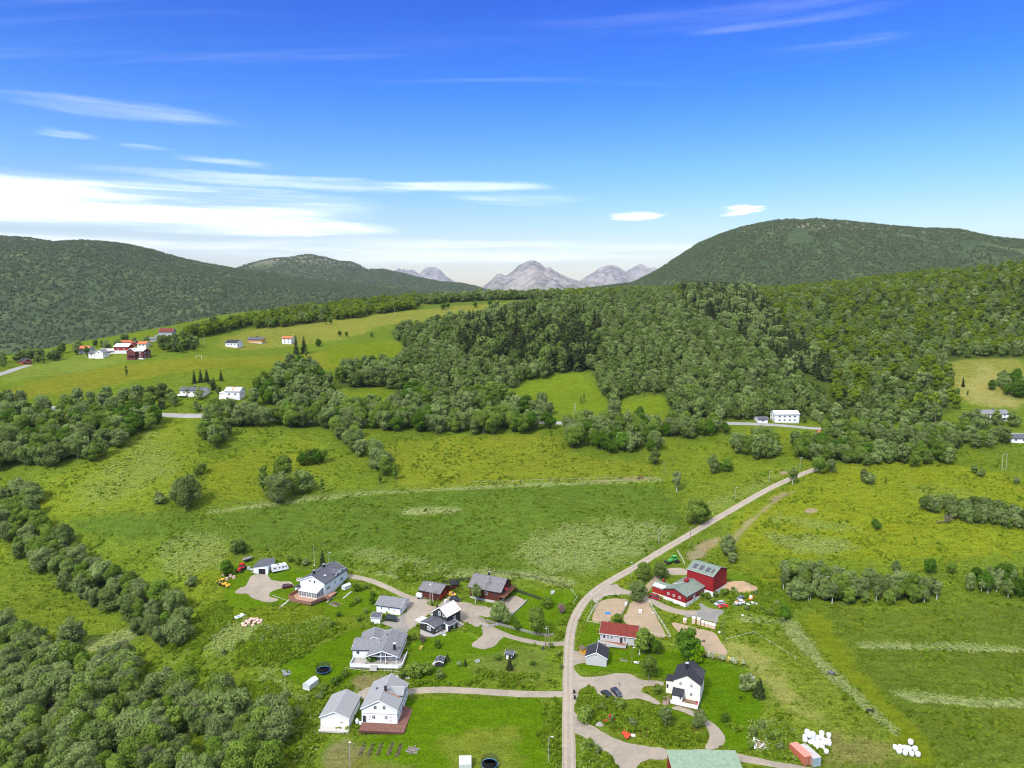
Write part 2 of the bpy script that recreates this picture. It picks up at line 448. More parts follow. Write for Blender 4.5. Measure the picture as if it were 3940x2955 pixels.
# patches painted on the ground: kinds of grass and earth, shade under the forest (outline in 2212-print coordinates, colour, edge softness m, strength, flower share)
LAWN = (.074, .140, .003); MEAD = (.106, .156, .014); DARK = (.076, .128, .016); YEL = (.148, .178, .010); DRY = (.27, .245, .085)
FLOW = (.185, .235, .050); SAND = (.27, .21, .135); SOIL = (.19, .14, .09); RUST = (.17, .12, .04); LUSH = (.066, .130, .003)
PATCH = [
 # big fields
 (S((440,1108),(560,1090),(760,1065),(1000,1052),(1200,1042),(1420,1040),(1465,1095),(1490,1130),(1420,1190),(1330,1235),(1250,1248),(900,1240),(740,1225),(560,1175),(430,1170),(250,1170),(130,1135),(200,1105)), DARK, 3, .85, .10),
 (S((1745,1330),(1790,1318),(2000,1318),(2300,1300),(2300,1659),(2080,1659),(1990,1600),(1870,1480),(1780,1400)), (.100,.140,.022), 2, .8, .12),
 (S((60,1240),(230,1330),(190,1375),(60,1400),(-60,1400),(-60,1230)), (.13,.17,.02), 3, .7, .06),
 (S((1800,1000),(2000,990),(2300,1040),(2300,1190),(2000,1210),(1640,1200),(1570,1150),(1620,1090),(1720,1040)), (.185,.215,.016), 4, .8, .14),
 (S((1580,1110),(1760,1080),(2000,1110),(2200,1180),(2000,1220),(1700,1220),(1560,1190)), YEL, 8, .35, .12),
 (S((820,955),(1000,940),(1220,935),(1230,985),(1400,1000),(1420,1030),(1100,1040),(860,1060),(840,1010)), (.185,.205,.022), 4, .7, .10),
 (S((60,1060),(180,1010),(330,910),(430,910),(430,1000),(400,1090),(150,1120)), (.165,.205,.022), 5, .8, .16),
 (S((460,1000),(560,960),(700,945),(720,1000),(640,1080),(470,1080),(440,1040)), (.175,.205,.020), 5, .7, .1),
 (S((1480,1060),(1620,1010),(1720,1010),(1500,1180),(1470,1110)), (.155,.195,.024), 2, .7, .2),
 (S((1440,985),(1600,950),(1680,930),(1700,1000),(1560,1050),(1480,1040)), (.15,.19,.02), 3, .7, .1),
 # forest floor: dark undergrowth, with the shade under the trees painted in
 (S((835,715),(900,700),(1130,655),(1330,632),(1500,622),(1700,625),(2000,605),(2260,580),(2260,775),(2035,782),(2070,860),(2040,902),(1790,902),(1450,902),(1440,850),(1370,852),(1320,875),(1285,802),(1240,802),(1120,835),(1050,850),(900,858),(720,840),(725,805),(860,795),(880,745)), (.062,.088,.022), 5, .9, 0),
 # hillside fields
 (S((0,860),(0,850),(160,800),(400,775),(640,770),(760,745),(870,735),(870,790),(720,800),(560,790),(420,800),(300,820),(170,850),(-80,870)), (.20,.20,.026), 6, .75, .05),
 (S((700,745),(870,735),(860,790),(720,800)), (.14,.19,.014), 4, .9, .02),
 (S((0,800),(160,760),(330,770),(240,790),(100,812),(0,830)), FLOW, 5, .55, .3),
 (S((460,735),(560,705),(700,690),(900,670),(1050,655),(1120,655),(960,690),(830,700),(760,730),(640,745),(500,760)), (.22,.22,.05), 5, .8, .2),
 (S((1095,830),(1240,800),(1290,830),(1330,880),(1430,850),(1450,900),(1330,915),(1230,905)), (.145,.20,.016), 4, .85, .05),
 (S((2030,785),(2110,775),(2220,775),(2220,880),(2110,880),(2050,850)), (.22,.22,.06), 4, .85, .05),
 (S((2060,840),(2120,805),(2110,780),(2160,800),(2150,850),(2212,870),(2212,880),(2120,880)), DRY, 6, .55, 0),
 (S((750,840),(850,835),(860,870),(800,900),(760,880)), (.14,.19,.014), 3, .8, .03),
 (S((1590,925),(1700,925),(1720,950),(1600,985)), (.17,.2,.018), 3, .8, .06),
 # village lawns and yards
 (S((700,1515),(890,1510),(1060,1508),(1190,1512),(1195,1659),(1195,1720),(690,1720),(690,1590),(760,1590),(870,1590)), LAWN, .8, .95, .0),
 (S((950,1600),(1090,1560),(1130,1580),(1120,1659),(1130,1720),(1010,1720),(960,1640)), (.19,.205,.04), 3, .6, 0),
 (S((880,1450),(880,1380),(990,1360),(1050,1385),(1130,1395),(1200,1420),(1190,1455),(1100,1440),(1030,1475),(900,1490)), LAWN, 1, .9, .0),
 (S((1000,1430),(1080,1400),(1170,1400),(1200,1450),(1150,1470),(1050,1462)), (.145,.165,.05), 3, .6, 0),
 (S((590,1435),(700,1395),(760,1355),(830,1360),(800,1400),(760,1480),(700,1485),(640,1480)), LAWN, .8, .95, 0),
 (S((490,1220),(520,1215),(640,1225),(700,1280),(760,1255),(830,1290),(830,1330),(740,1330),(690,1345),(600,1350),(520,1340),(480,1300)), LAWN, 1.5, .8, .02),
 (S((600,1230),(690,1235),(690,1265),(610,1260)), LAWN, 1, .9, .0),
 (S((490,1330),(640,1300),(720,1320),(640,1365),(510,1350)), (.16,.19,.02), 3, .6, .03),
 (S((1090,1275),(1250,1275),(1260,1300),(1200,1350),(1190,1375),(1130,1370),(1040,1330),(1090,1310)), LAWN, 1, .9, 0),
 (S((1000,1350),(1050,1340),(1150,1370),(1185,1380),(1190,1395),(1050,1385)), LUSH, 1, .8, .0),
 (S((1260,1350),(1290,1345),(1290,1375),(1380,1410),(1480,1400),(1520,1420),(1650,1470),(1640,1620),(1560,1620),(1540,1560),(1500,1500),(1420,1455),(1330,1450),(1260,1455),(1245,1410)), LAWN, 1, .95, 0),
 (S((1530,1420),(1600,1430),(1650,1470),(1645,1600),(1560,1600),(1510,1540),(1520,1470)), LUSH, 2, .7, 0),
 (S((1590,1340),(1720,1370),(1800,1450),(1900,1560),(1960,1640),(1900,1659),(1740,1590),(1660,1540),(1640,1450),(1570,1400)), (.16,.20,.03), 3, .8, .04),
 (S((1560,1390),(1640,1400),(1700,1480),(1760,1540),(1700,1560),(1660,1480),(1600,1430)), DRY, 4, .5, 0),
 (S((1250,1495),(1300,1495),(1400,1520),(1500,1540),(1530,1590),(1470,1615),(1380,1590),(1290,1570),(1250,1540)), (.105,.155,.014), 1, .8, .15),
 (S((1340,1555),(1400,1550),(1500,1560),(1520,1590),(1440,1610),(1380,1585)), RUST, 2.5, .6, .2),
 (S((1405,1525),(1500,1530),(1530,1560),(1470,1570),(1410,1550)), LUSH, 1, .7, 0),
 (S((700,1590),(770,1595),(800,1640),(880,1650),(880,1659),(690,1720)), (.16,.16,.05), 2, .8, 0),
 (S((700,1592),(765,1598),(770,1659),(700,1680)), (.17,.155,.07), 2, .6, 0),
 (S((760,1460),(870,1452),(880,1480),(800,1485),(770,1500)), (.19,.145,.075), 1.5, .7, 0),
 (S((1640,1410),(1720,1400),(1690,1330),(1600,1310),(1560,1330),(1590,1360)), (.13,.18,.02), 2, .5, .1),
 (S((1735,1330),(1790,1320),(1830,1420),(1960,1560),(2000,1600),(2030,1659),(1960,1640),(1860,1500),(1770,1400)), (.150,.180,.010), 2, .7, 0),
 (S((1760,1590),(1900,1590),(1960,1659),(1740,1659)), (.19,.16,.06), 3, .6, .05),
 (S((1290,1330),(1350,1300),(1350,1345),(1290,1345)), (.17,.18,.03), 1.5, .6, 0),
 # pale strips of cow parsley
 (S((865,1100),(960,1095),(1020,1100),(950,1112),(880,1115)), FLOW, 1.5, .9, .95),
 (S((440,1108),(700,1068),(1000,1050),(1210,1040),(1430,1035),(1430,1042),(1210,1048),(900,1060),(600,1092),(450,1114)), FLOW, 1.2, .75, .7),
 (S((700,1225),(850,1240),(1100,1228),(1250,1250),(1240,1266),(1080,1246),(900,1252),(760,1235)), FLOW, 2, .8, .8),
 (S((1130,1160),(1300,1120),(1470,1130),(1400,1190),(1280,1240),(1160,1240),(1100,1200)), FLOW, 5, .6, .6),
 (S((740,1180),(900,1200),(1000,1230),(860,1235),(760,1215)), FLOW, 4, .5, .5),
 (S((1700,1335),(1725,1350),(1780,1430),(1880,1520),(1950,1590),(1930,1590),(1840,1510),(1740,1420),(1690,1360)), FLOW, 1, .85, .9),
 (S((1850,1388),(1990,1393),(2220,1398),(2220,1410),(2040,1408),(1860,1402)), FLOW, 1, .8, .9),
 (S((1925,1492),(2060,1510),(2220,1510),(2220,1528),(2050,1525),(1940,1510)), FLOW, 1, .8, .9),
 (S((1590,1330),(1690,1340),(1700,1352),(1600,1350)), FLOW, 1.5, .7, .7),
 (S((520,1325),(430,1400),(440,1430),(540,1390),(640,1400),(720,1350),(700,1330),(610,1365)), FLOW, 3, .45, .55),
 (S((160,1400),(300,1340),(330,1350),(280,1390),(200,1410)), FLOW, 2, .8, .9),
 (S((330,1170),(460,1150),(520,1200),(420,1250),(350,1230)), FLOW, 4, .45, .5),
 (S((400,1020),(330,910),(250,990),(150,1090),(240,1100)), FLOW, 6, .30, .4),
 (S((1640,1150),(1780,1160),(1860,1180),(1800,1200),(1700,1190)), FLOW, 4, .6, .5),
 (S((1640,1120),(1700,1110),(1860,1140),(1800,1145)), FLOW, 4, .5, .4),
 (S((1560,1240),(1600,1235),(1690,1270),(1700,1300),(1640,1310),(1580,1290)), LUSH, 2, .5, .2),
 (S((1500,1100),(1620,1050),(1690,1020),(1700,1030),(1560,1110),(1510,1140)), FLOW, 3, .4, .4),
 (S((1960,1040),(2100,1060),(2180,1100),(2080,1110),(1960,1070)), FLOW, 6, .35, .3),
 (S((640,1500),(700,1520),(690,1600),(690,1659),(640,1659),(600,1560)), LUSH, 2, .6, .4),
 (S((560,1440),(640,1490),(640,1560),(560,1520)), FLOW, 2, .4, .5),
 (S((1210,1380),(1200,1659),(1170,1659),(1175,1520),(1190,1420)), (.14,.2,.02), 1, .6, .25),
 (S((1245,1590),(1290,1610),(1330,1659),(1245,1700)), LUSH, 1, .7, .4),
 (S((1655,1540),(1740,1600),(1800,1640),(1700,1650),(1610,1610),(1610,1580)), (.12,.175,.025), 2, .7, .5),
 # bare earth
 (S((1585,1180),(1572,1172),(1605,1135),(1650,1095),(1690,1062),(1700,1066),(1660,1098),(1612,1142)), SAND, 1.2, .6, 0),
 (S((1478,1203),(1500,1180),(1545,1160),(1560,1165),(1530,1190),(1500,1215)), SAND, 1.2, .75, 0),
 (S((1735,1100),(1760,1097),(1768,1105),(1745,1110)), SAND, .6, .95, 0),
 (S((1660,1078),(1690,1070),(1720,1060),(1700,1072),(1670,1085)), SOIL, 1.2, .7, 0),
 (S((1680,1018),(1705,1018),(1700,1026),(1682,1026)), SAND, .8, .9, 0),
 (S((1790,1010),(1800,1012),(1796,1020)), SAND, .8, .9, 0),
 (S((1240,1042),(1330,1035),(1400,1030),(1420,1036),(1330,1040)), SAND, .8, .6, 0),
 (S((1500,1262),(1570,1268),(1640,1290),(1640,1310),(1590,1300),(1560,1280)), SAND, 1, .3, 0),
 (S((240,745),(330,735),(420,760),(300,760)), (.15,.18,.02), 4, .5, 0),
 (S((0,740),(60,730),(60,750),(0,755)), (.17,.2,.03), 4, .8, 0),
]
GRD = {}
def build_ground():
    a = np.linspace(-.98, .98, 620)
    ys = [118.0]
    while ys[-1] < 42000:
        y = ys[-1]
        ys.append(y+(.9 if y < 290 else 1.35 if y < 480 else y*.0058 if y < 1500 else y*.035))
    ys = np.array(ys); A, Y = np.meshgrid(a, ys); X = A*Y
    Z = terrain(X, Y)
    und = (fbm(X, Y, 14, 5, 3)-.5)*np.clip((Y-300)/200, 0, 1)*1.6*np.clip((1600-Y)/300, 0, 1)
    Z = Z  # the sheet follows the surveyed height exactly near the houses
    nr, nc = X.shape
    x = X.ravel(); y = Y.ravel()
    c = np.empty((x.size, 3)); c[:] = MEAD
    big = fbm(x, y, 38, 11, 4)[:, None]; c *= .82+.36*big
    yl = np.clip((fbm(x, y, 22, 21, 4)-.45)*3, 0, 1)[:, None]*.45
    c = c*(1-yl)+np.array(YEL)*yl
    far = np.clip((y-700)/300, 0, 1)[:, None]
    c = c*(1-far*.45)+np.array((.075, .105, .03))*far*.45
    fl = np.clip((fbm(x, y, 9, 31, 4)-.50)*2.2, 0, .28)
    lawn = np.zeros(x.size)
    wob = (fbm(x, y, 5, 41, 3)-.5)
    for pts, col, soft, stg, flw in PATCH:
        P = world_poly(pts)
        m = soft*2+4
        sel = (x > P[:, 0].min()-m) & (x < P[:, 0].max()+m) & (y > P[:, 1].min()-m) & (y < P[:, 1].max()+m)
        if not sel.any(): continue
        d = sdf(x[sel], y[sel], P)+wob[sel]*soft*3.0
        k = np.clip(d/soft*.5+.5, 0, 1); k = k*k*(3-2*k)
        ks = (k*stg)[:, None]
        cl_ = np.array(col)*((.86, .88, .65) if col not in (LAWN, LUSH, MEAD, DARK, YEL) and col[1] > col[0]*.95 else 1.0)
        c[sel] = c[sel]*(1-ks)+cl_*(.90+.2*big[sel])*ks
        fl[sel] = fl[sel]*(1-k)+flw*k
        lawn[sel] = lawn[sel]*(1-k)+(1.0 if col in (LAWN, LUSH) or flw == 0 else 0.0)*k
    dy = np.gradient(ys)[:, None]*Y*(a[1]-a[0])
    GRD.update(x=x, y=y, z=Z.ravel(), fl=fl, lawn=lawn, area=dy.ravel(), col=c)
    me = bpy.data.meshes.new('ground')
    me.vertices.add(x.size); me.vertices.foreach_set('co', np.stack([x, y, Z.ravel()], -1).ravel())
    I = np.arange(nr*nc).reshape(nr, nc)
    q = np.stack([I[:-1, :-1], I[:-1, 1:], I[1:, 1:], I[1:, :-1]], -1).reshape(-1, 4)
    me.loops.add(q.size); me.loops.foreach_set('vertex_index', q.ravel())
    me.polygons.add(len(q)); me.polygons.foreach_set('loop_start', np.arange(len(q))*4)
    me.update(calc_edges=True)
    me.polygons.foreach_set('use_smooth', np.ones(len(q), bool))
    at = me.attributes.new('soil_cover', 'FLOAT_COLOR', 'POINT')
    at.data.foreach_set('color', np.concatenate([c, np.ones((x.size, 1))], 1).ravel())
    at = me.attributes.new('flowers', 'FLOAT', 'POINT'); at.data.foreach_set('value', fl)
    at = me.attributes.new('mown', 'FLOAT', 'POINT'); at.data.foreach_set('value', lawn)
    m = bpy.data.materials.new('grassland'); m.use_nodes = True
    t = NT(m.node_tree); bs = t.n['Principled BSDF']
    col = t.add('ShaderNodeAttribute', {'attribute_name': 'soil_cover'}).outputs['Color']
    flo = t.add('ShaderNodeAttribute', {'attribute_name': 'flowers'}).outputs['Fac']
    mow = t.add('ShaderNodeAttribute', {'attribute_name': 'mown'}).outputs['Fac']
    pos = t.add('ShaderNodeNewGeometry').outputs['Position']
    st = t.add('ShaderNodeVectorMath', {'operation': 'MULTIPLY'}, _0=pos); st.inputs[1].default_value = (.55, 1.3, 1.0)
    n_f = t.noise(pos, 1.3, 5.0, .68); n_m = t.noise(st.outputs[0], .33, 4.0, .6); n_l = t.noise(pos, .05, 4.0, .6)
    amp = t.sstep(mow, 0, 1, 1.0, .8)
    v = t.math('MULTIPLY', t.math('SUBTRACT', n_f, .5), amp)
    v = t.madd(v, 2.6, 1.0)
    v = t.math('MULTIPLY', v, t.madd(t.math('MULTIPLY', t.math('SUBTRACT', n_m, .5), amp), 1.15, 1.0))
    v = t.math('MULTIPLY', t.math('MAXIMUM', v, .35), .85)
    cb = t.add('ShaderNodeCombineColor', None, Red=v, Green=v, Blue=v).outputs[0]
    cc = t.mix(1.0, cb, col, 'MULTIPLY')
    cc = t.mix(t.math('MULTIPLY', t.sstep(n_l, .52, .72), .5), cc, t.mix(1.0, cc, (1.15, 1.02, .75), 'MULTIPLY'))
    cc = t.mix(t.math('MULTIPLY', t.sstep(t.noise(pos, .21, 3.0), .55, .75), .4), cc, t.mix(1.0, cc, (.72, 1.0, .8), 'MULTIPLY'))
    fn = t.math('ADD', t.noise(pos, 1.9, 4.0, .7), t.math('MULTIPLY', flo, .34))
    cc = t.mix(t.math('MULTIPLY', t.sstep(fn, .68, .82), .6), cc, (.42, .44, .22))
    t.put(bs, 'Base__Color', cc)
    bs.inputs['Roughness'].default_value = 1.0; bs.inputs['Specular IOR Level'].default_value = 0.0
    h = t.math('MULTIPLY', t.math('ADD', t.math('MULTIPLY', n_f, .5), t.math('MULTIPLY', n_m, 1.1)), t.sstep(mow, 0, 1, 1.0, .25))
    bp = t.add('ShaderNodeBump', None, Height=h, Strength=.75, Distance=.8)
    t.l.new(bp.outputs[0], bs.inputs['Normal'])
    me.materials.append(m)
    link('ground', me, kind='structure')
build_ground()

def on_paving(x, y, margin=0.3):
    r = np.zeros(x.shape, bool)
    for P, w, closed in PAVED:
        m = w+margin+1
        sel = np.where((x > P[:, 0].min()-m) & (x < P[:, 0].max()+m) & (y > P[:, 1].min()-m) & (y < P[:, 1].max()+m))[0]
        if not len(sel): continue
        if closed: r[sel] |= inside(x[sel], y[sel], P) | (seg_dist(x[sel], y[sel], P[::2]) < margin)
        else: r[sel] |= seg_dist(x[sel], y[sel], P[::2], False) < w+margin
    return r

# ------------------------------------------------------------------ roads, drives and yards: sheets laid on the ground
def gravel_mat(name, col, col2, wheel=None):
    m = bpy.data.materials.new(name); m.use_nodes = True
    t = NT(m.node_tree); bs = t.n['Principled BSDF']
    pos = t.add('ShaderNodeNewGeometry').outputs['Position']
    uv = t.add('ShaderNodeUVMap').outputs[0]
    n1 = t.noise(pos, 2.2, 5.0, .65); n2 = t.noise(pos, .16, 4.0, .6); n3 = t.noise(pos, .55, 4.0, .65)
    c = t.mix(t.sstep(n2, .35, .65), col, col2)
    if wheel:
        # two wheel tracks worn paler, grass creeping in between and at the verge
        u = t.add('ShaderNodeSeparateXYZ', None, Vector=uv).outputs[0]
        au = t.math('ABSOLUTE', u)
        tr = t.math('MULTIPLY', t.sstep(au, .16, .30), t.sstep(au, .66, .48))
        c = t.mix(t.math('MULTIPLY', tr, .55), c, wheel)
    v = t.math('MULTIPLY', t.madd(n1, .55, .72), t.madd(n3, .35, .82))
    cb = t.add('ShaderNodeCombineColor', None, Red=v, Green=v, Blue=v).outputs[0]
    c = t.mix(1.0, cb, c, 'MULTIPLY')
    t.put(bs, 'Base__Color', c); bs.inputs['Roughness'].default_value = .95; bs.inputs['Specular IOR Level'].default_value = .15
    bp = t.add('ShaderNodeBump', None, Height=n1, Strength=.3, Distance=.05); t.l.new(bp.outputs[0], bs.inputs['Normal'])
    return m
G_ROAD = gravel_mat('road_gravel', (.265, .225, .175), (.295, .252, .20), (.37, .32, .25))
G_YARD = gravel_mat('yard_gravel', (.30, .256, .20), (.255, .222, .175))
G_GREY = gravel_mat('grey_gravel', (.195, .188, .172), (.245, .225, .192))
G_SAND = gravel_mat('paddock_sand', (.335, .25, .165), (.28, .222, .145))
G_ASPH = gravel_mat('asphalt', (.25, .245, .235), (.285, .28, .265))
G_PAVE = gravel_mat('brick_paving', (.20, .14, .115), (.25, .175, .145))

PAVED = []
def ribbon(name, px, width, m, lift=.06, sm=3, step=1.3, w_end=None):
    P = resample(smooth_line(ground(px)[:, :2], sm), step)
    T = np.gradient(P, axis=0); T /= np.linalg.norm(T, axis=1)[:, None]; N = np.stack([T[:, 1], -T[:, 0]], -1)
    PAVED.append((P, max(width, w_end or 0)/2., False))
    b = MB(); us = (-1, -.5, 0, .5, 1); rng = np.random.RandomState(len(P))
    n = len(P); wob = 1+.10*(fbm(P[:, 0], P[:, 1], 3.0, 3)-.5)*2; wob2 = 1+.10*(fbm(P[:, 0], P[:, 1], 3.0, 8)-.5)*2
    W = np.full(n, width/2.) if w_end is None else np.linspace(width/2., w_end/2., n)
    rows = []
    for u in us:
        w = W*(wob if u < 0 else wob2)
        Q = P+N*(w*u)[:, None]
        z = terrain(Q[:, 0], Q[:, 1])+lift-(.12 if abs(u) == 1 else 0)
        rows.append(np.concatenate([Q, z[:, None]], 1))
    V = np.stack(rows, 1).reshape(-1, 3); b.v = [tuple(p) for p in V]
    for i in range(n-1):
        for k in range(4):
            b.f.append((i*5+k, i*5+k+1, i*5+5+k+1, i*5+5+k))
            b.uv.append([(us[k], i), (us[k+1], i), (us[k+1], i+1), (us[k], i+1)])
    return b.obj(name, m, uv=True, smooth=True, kind='structure')

def yard(name, px, m, lift=.05, sm=2, grid=1.6, rough=.35):
    P = resample(np.vstack([(q := smooth_line(ground(px)[:, :2], sm, True)), q[:1]]), .9)[:-1]
    nrm = P-P.mean(0)
    P = P+(np.stack([fbm(P[:, 0], P[:, 1], 1.7, 4, 2), fbm(P[:, 0], P[:, 1], 1.7, 9, 2)], -1)-.5)*2*rough
    PAVED.append((P, 0.0, True))
    x0, y0 = P.min(0); x1, y1 = P.max(0)
    gx, gy = np.meshgrid(np.arange(x0, x1, grid), np.arange(y0, y1, grid)); gx = gx.ravel(); gy = gy.ravel()
    k = inside(gx, gy, P) & (seg_dist(gx, gy, P) > .5)
    pts = [Vector(p) for p in P]+[Vector(p) for p in np.stack([gx[k], gy[k]], -1)]
    n = len(P)
    v, e, f, *_ = mgeo.delaunay_2d_cdt(pts, [], [list(range(n))], 1, 1e-4)
    V = np.array([tuple(p) for p in v]); z = terrain(V[:, 0], V[:, 1])+lift
    b = MB(); b.v = [(p[0], p[1], h) for p, h in zip(V, z)]; b.f = [tuple(q) for q in f]; b.uv = [[(0, 0)]*len(q) for q in f]
    return b.obj(name, m, smooth=True, kind='structure')

ribbon('road', S((1229,1700),(1229,1640),(1228,1560),(1227,1480),(1228,1420),(1231,1370),(1242,1330),(1262,1298),(1290,1272),(1330,1248),(1370,1226),(1420,1195),(1480,1160),(1540,1125),(1600,1090),(1660,1056),(1710,1033),(1740,1021),(1765,1012)), 4.1, G_ROAD, .09, 3, 1.3, 4.4)
ribbon('driveway', S((1232,1388),(1212,1390),(1180,1392),(1130,1383),(1080,1368),(1040,1345),(1010,1320)), 3.6, G_YARD, .07)
ribbon('driveway', S((1230,1499),(1215,1499),(1150,1500),(1060,1495),(980,1490),(900,1491),(850,1500)), 4.0, G_YARD, .07)
ribbon('driveway', S((925,1300),(880,1290),(830,1265),(790,1250),(740,1242)), 3.4, G_YARD, .07)
ribbon('driveway', S((1228,1540),(1250,1560),(1290,1590),(1340,1615),(1390,1630),(1450,1632),(1530,1622),(1600,1640),(1700,1655),(1760,1665)), 4.6, G_YARD, .06, 3, 1.3, 3.0)
def Zr(x0, y0, k): return lambda x, y: (x0+x/k, y0+y/k)
def O(z, *pts): return [z(*q) for q in pts]
za, zb, zc, zd, ze, zf = Zr(800, 2110, 3.966), Zr(1350, 2270, 7.373), Zr(1580, 2180, 5.267), Zr(2150, 2450, 2.765), Zr(2240, 2220, 3.1725), Zr(2640, 2270, 3.966)
yard('gravel_yard', O(za, (640,420),(870,370),(930,420),(960,490),(1140,510),(1269,495),(1300,560),(1140,610),(1000,640),(930,700),(960,745),(1090,780),(1030,815),(900,825),(760,790),(640,740),(610,690),(430,695),(405,650),(500,600),(570,580),(620,500)), G_YARD, .05, 1)
ribbon('driveway', S((640,1252),(700,1247),(745,1242)), 3.2, G_YARD, .07)
yard('gravel_yard', O(zb, (840,960),(960,860),(1360,790),(1650,550),(1900,470),(2100,480),(2212,560),(2150,660),(1950,790),(1800,880),(1700,1010),(1620,1220),(1430,1160),(1200,1090),(1030,1000)), G_GREY, .05, 1)
yard('gravel_yard', O(zc, (0,630),(130,650),(330,760),(520,830),(620,730),(740,630),(800,590),(830,670),(1000,715),(1200,735),(1290,785),(1480,800),(1610,840),(1660,940),(1690,1010),(1540,1030),(1400,990),(1310,1030),(1280,1080),(1420,1170),(1350,1240),(1200,1150),(1020,1110),(900,960),(700,900),(500,900),(400,960),(300,1000),(170,1120),(60,1230),(-20,1290),(-120,1100),(-60,760)), G_YARD, .065, 1)
yard('gravel_yard', O(zc, (1560,840),(1700,820),(1900,690),(2010,615),(2100,580),(2212,630),(2330,700),(2230,840),(2080,960),(1900,1010),(1700,1040),(1620,950)), G_YARD, .055, 1)
yard('gravel_yard', O(zc, (1400,1180),(1930,1420),(1800,1500),(1700,1610),(1520,1680),(1380,1670),(1200,1610),(1330,1500),(1460,1400),(1470,1330)), G_YARD, .05, 1)
yard('gravel_yard', S((765,1500),(800,1482),(850,1478),(885,1488),(860,1512),(800,1518)), G_YARD, .05, 1)
yard('gravel_yard', O(zd, (150,330),(180,380),(240,425),(340,435),(500,410),(620,385),(760,395),(830,435),(900,465),(1110,470),(1130,525),(1000,515),(900,535),(880,565),(885,590),(1000,635),(1090,710),(1060,730),(900,670),(830,655),(700,668),(560,662),(420,655),(385,610),(385,560),(330,520),(260,540),(205,590),(185,720),(140,720)), G_YARD, .055, 1)
yard('gravel_yard', O(zd, (1500,830),(1590,880),(1690,960),(1775,1060),(1770,1130),(1690,1200),(1530,1200),(1600,1110),(1600,1000),(1530,900),(1430,840),(1300,795),(1190,765),(1230,735),(1400,775)), G_YARD, .05, 1)
yard('driveway', O(zd, (150,780),(180,820),(240,880),(380,960),(560,1070),(720,1130),(900,1165),(1180,1190),(1180,1310),(900,1300),(800,1430),(650,1430),(600,1330),(450,1200),(350,1110),(190,1030),(140,1030)), G_YARD, .055, 1)
ribbon('driveway', O(zd, (1890,1265),(2000,1290),(2100,1312),(2212,1335),(2400,1390)), 3.0, G_YARD, .06)
yard('gravel_yard', S((1228,1404),(1250,1408),(1290,1414),(1320,1420),(1300,1434),(1250,1432),(1228,1445)), G_YARD, .05, 1)
yard('gravel_yard', O(ze, (300,100),(430,85),(450,130),(520,150),(580,175),(600,210),(480,218),(400,212),(290,222),(220,270),(150,330),(120,250)), G_YARD, .058, 1)
ribbon('driveway', O(ze, (560,195),(640,205),(720,235),(830,290),(960,350),(1100,410),(1269,440),(1400,440)), 5.0, G_YARD, .07, 3, 1.3, 5.4)
ribbon('driveway', O(ze, (720,235),(790,150),(830,90),(890,30),(940,-20)), 3.4, G_SAND, .06)
yard('gravel_yard', O(zf, (-20,320),(220,315),(230,270),(190,220),(240,190),(285,250),(400,290),(570,305),(580,365),(485,400),(495,490),(420,525),(425,490),(360,470),(230,450),(100,410),(-20,430)), G_GREY, .06, 1)
yard('gravel_yard', S((1436,1226),(1485,1228),(1492,1242),(1440,1242)), G_YARD, .05, 1)
yard('sand_paddock', O(ze, (175,330),(260,280),(400,262),(520,268),(560,288),(530,370),(480,450),(465,480),(400,455),(345,490),(340,555),(230,550),(125,545),(115,500)), G_SAND, .05, 1)
yard('sand_paddock', O(ze, (585,298),(700,292),(805,305),(835,350),(905,490),(965,600),(1030,735),(960,745),(860,715),(750,640),(690,620),(540,580),(490,515),(555,420)), G_SAND, .05, 1)
yard('sand_paddock', [(2580,2390),(2640,2406),(2700,2422),(2748,2432),(2768,2460),(2803,2510),(2792,2527),(2740,2517),(2700,2499),(2640,2452),(2598,2422)], G_SAND, .05, 1)
ribbon('asphalt_road', S((1130,912),(1220,914),(1300,915),(1400,916),(1480,915),(1560,914),(1630,916),(1700,919),(1760,926),(1850,928),(1960,930),(2030,932),(2110,936),(2230,940)), 6.0, G_ASPH, .16, 2, 2.5)
ribbon('asphalt_road', S((-40,872),(60,876),(110,884),(170,888),(260,893),(360,895),(440,899),(520,902),(640,908),(760,910),(900,911),(1020,912),(1130,912)), 5.4, G_ASPH, .16, 2, 2.5)
yard('asphalt_road', S((90,876),(130,879),(125,889),(100,890)), G_ASPH, .2, 1)
ribbon('asphalt_road', S((-30,818),(10,806),(40,795),(62,789)), 6.0, G_ASPH, .16, 2, 2.5)
ribbon('path', S((430,883),(480,879),(520,876)), 2.5, G_YARD, .1, 2, 2.5)
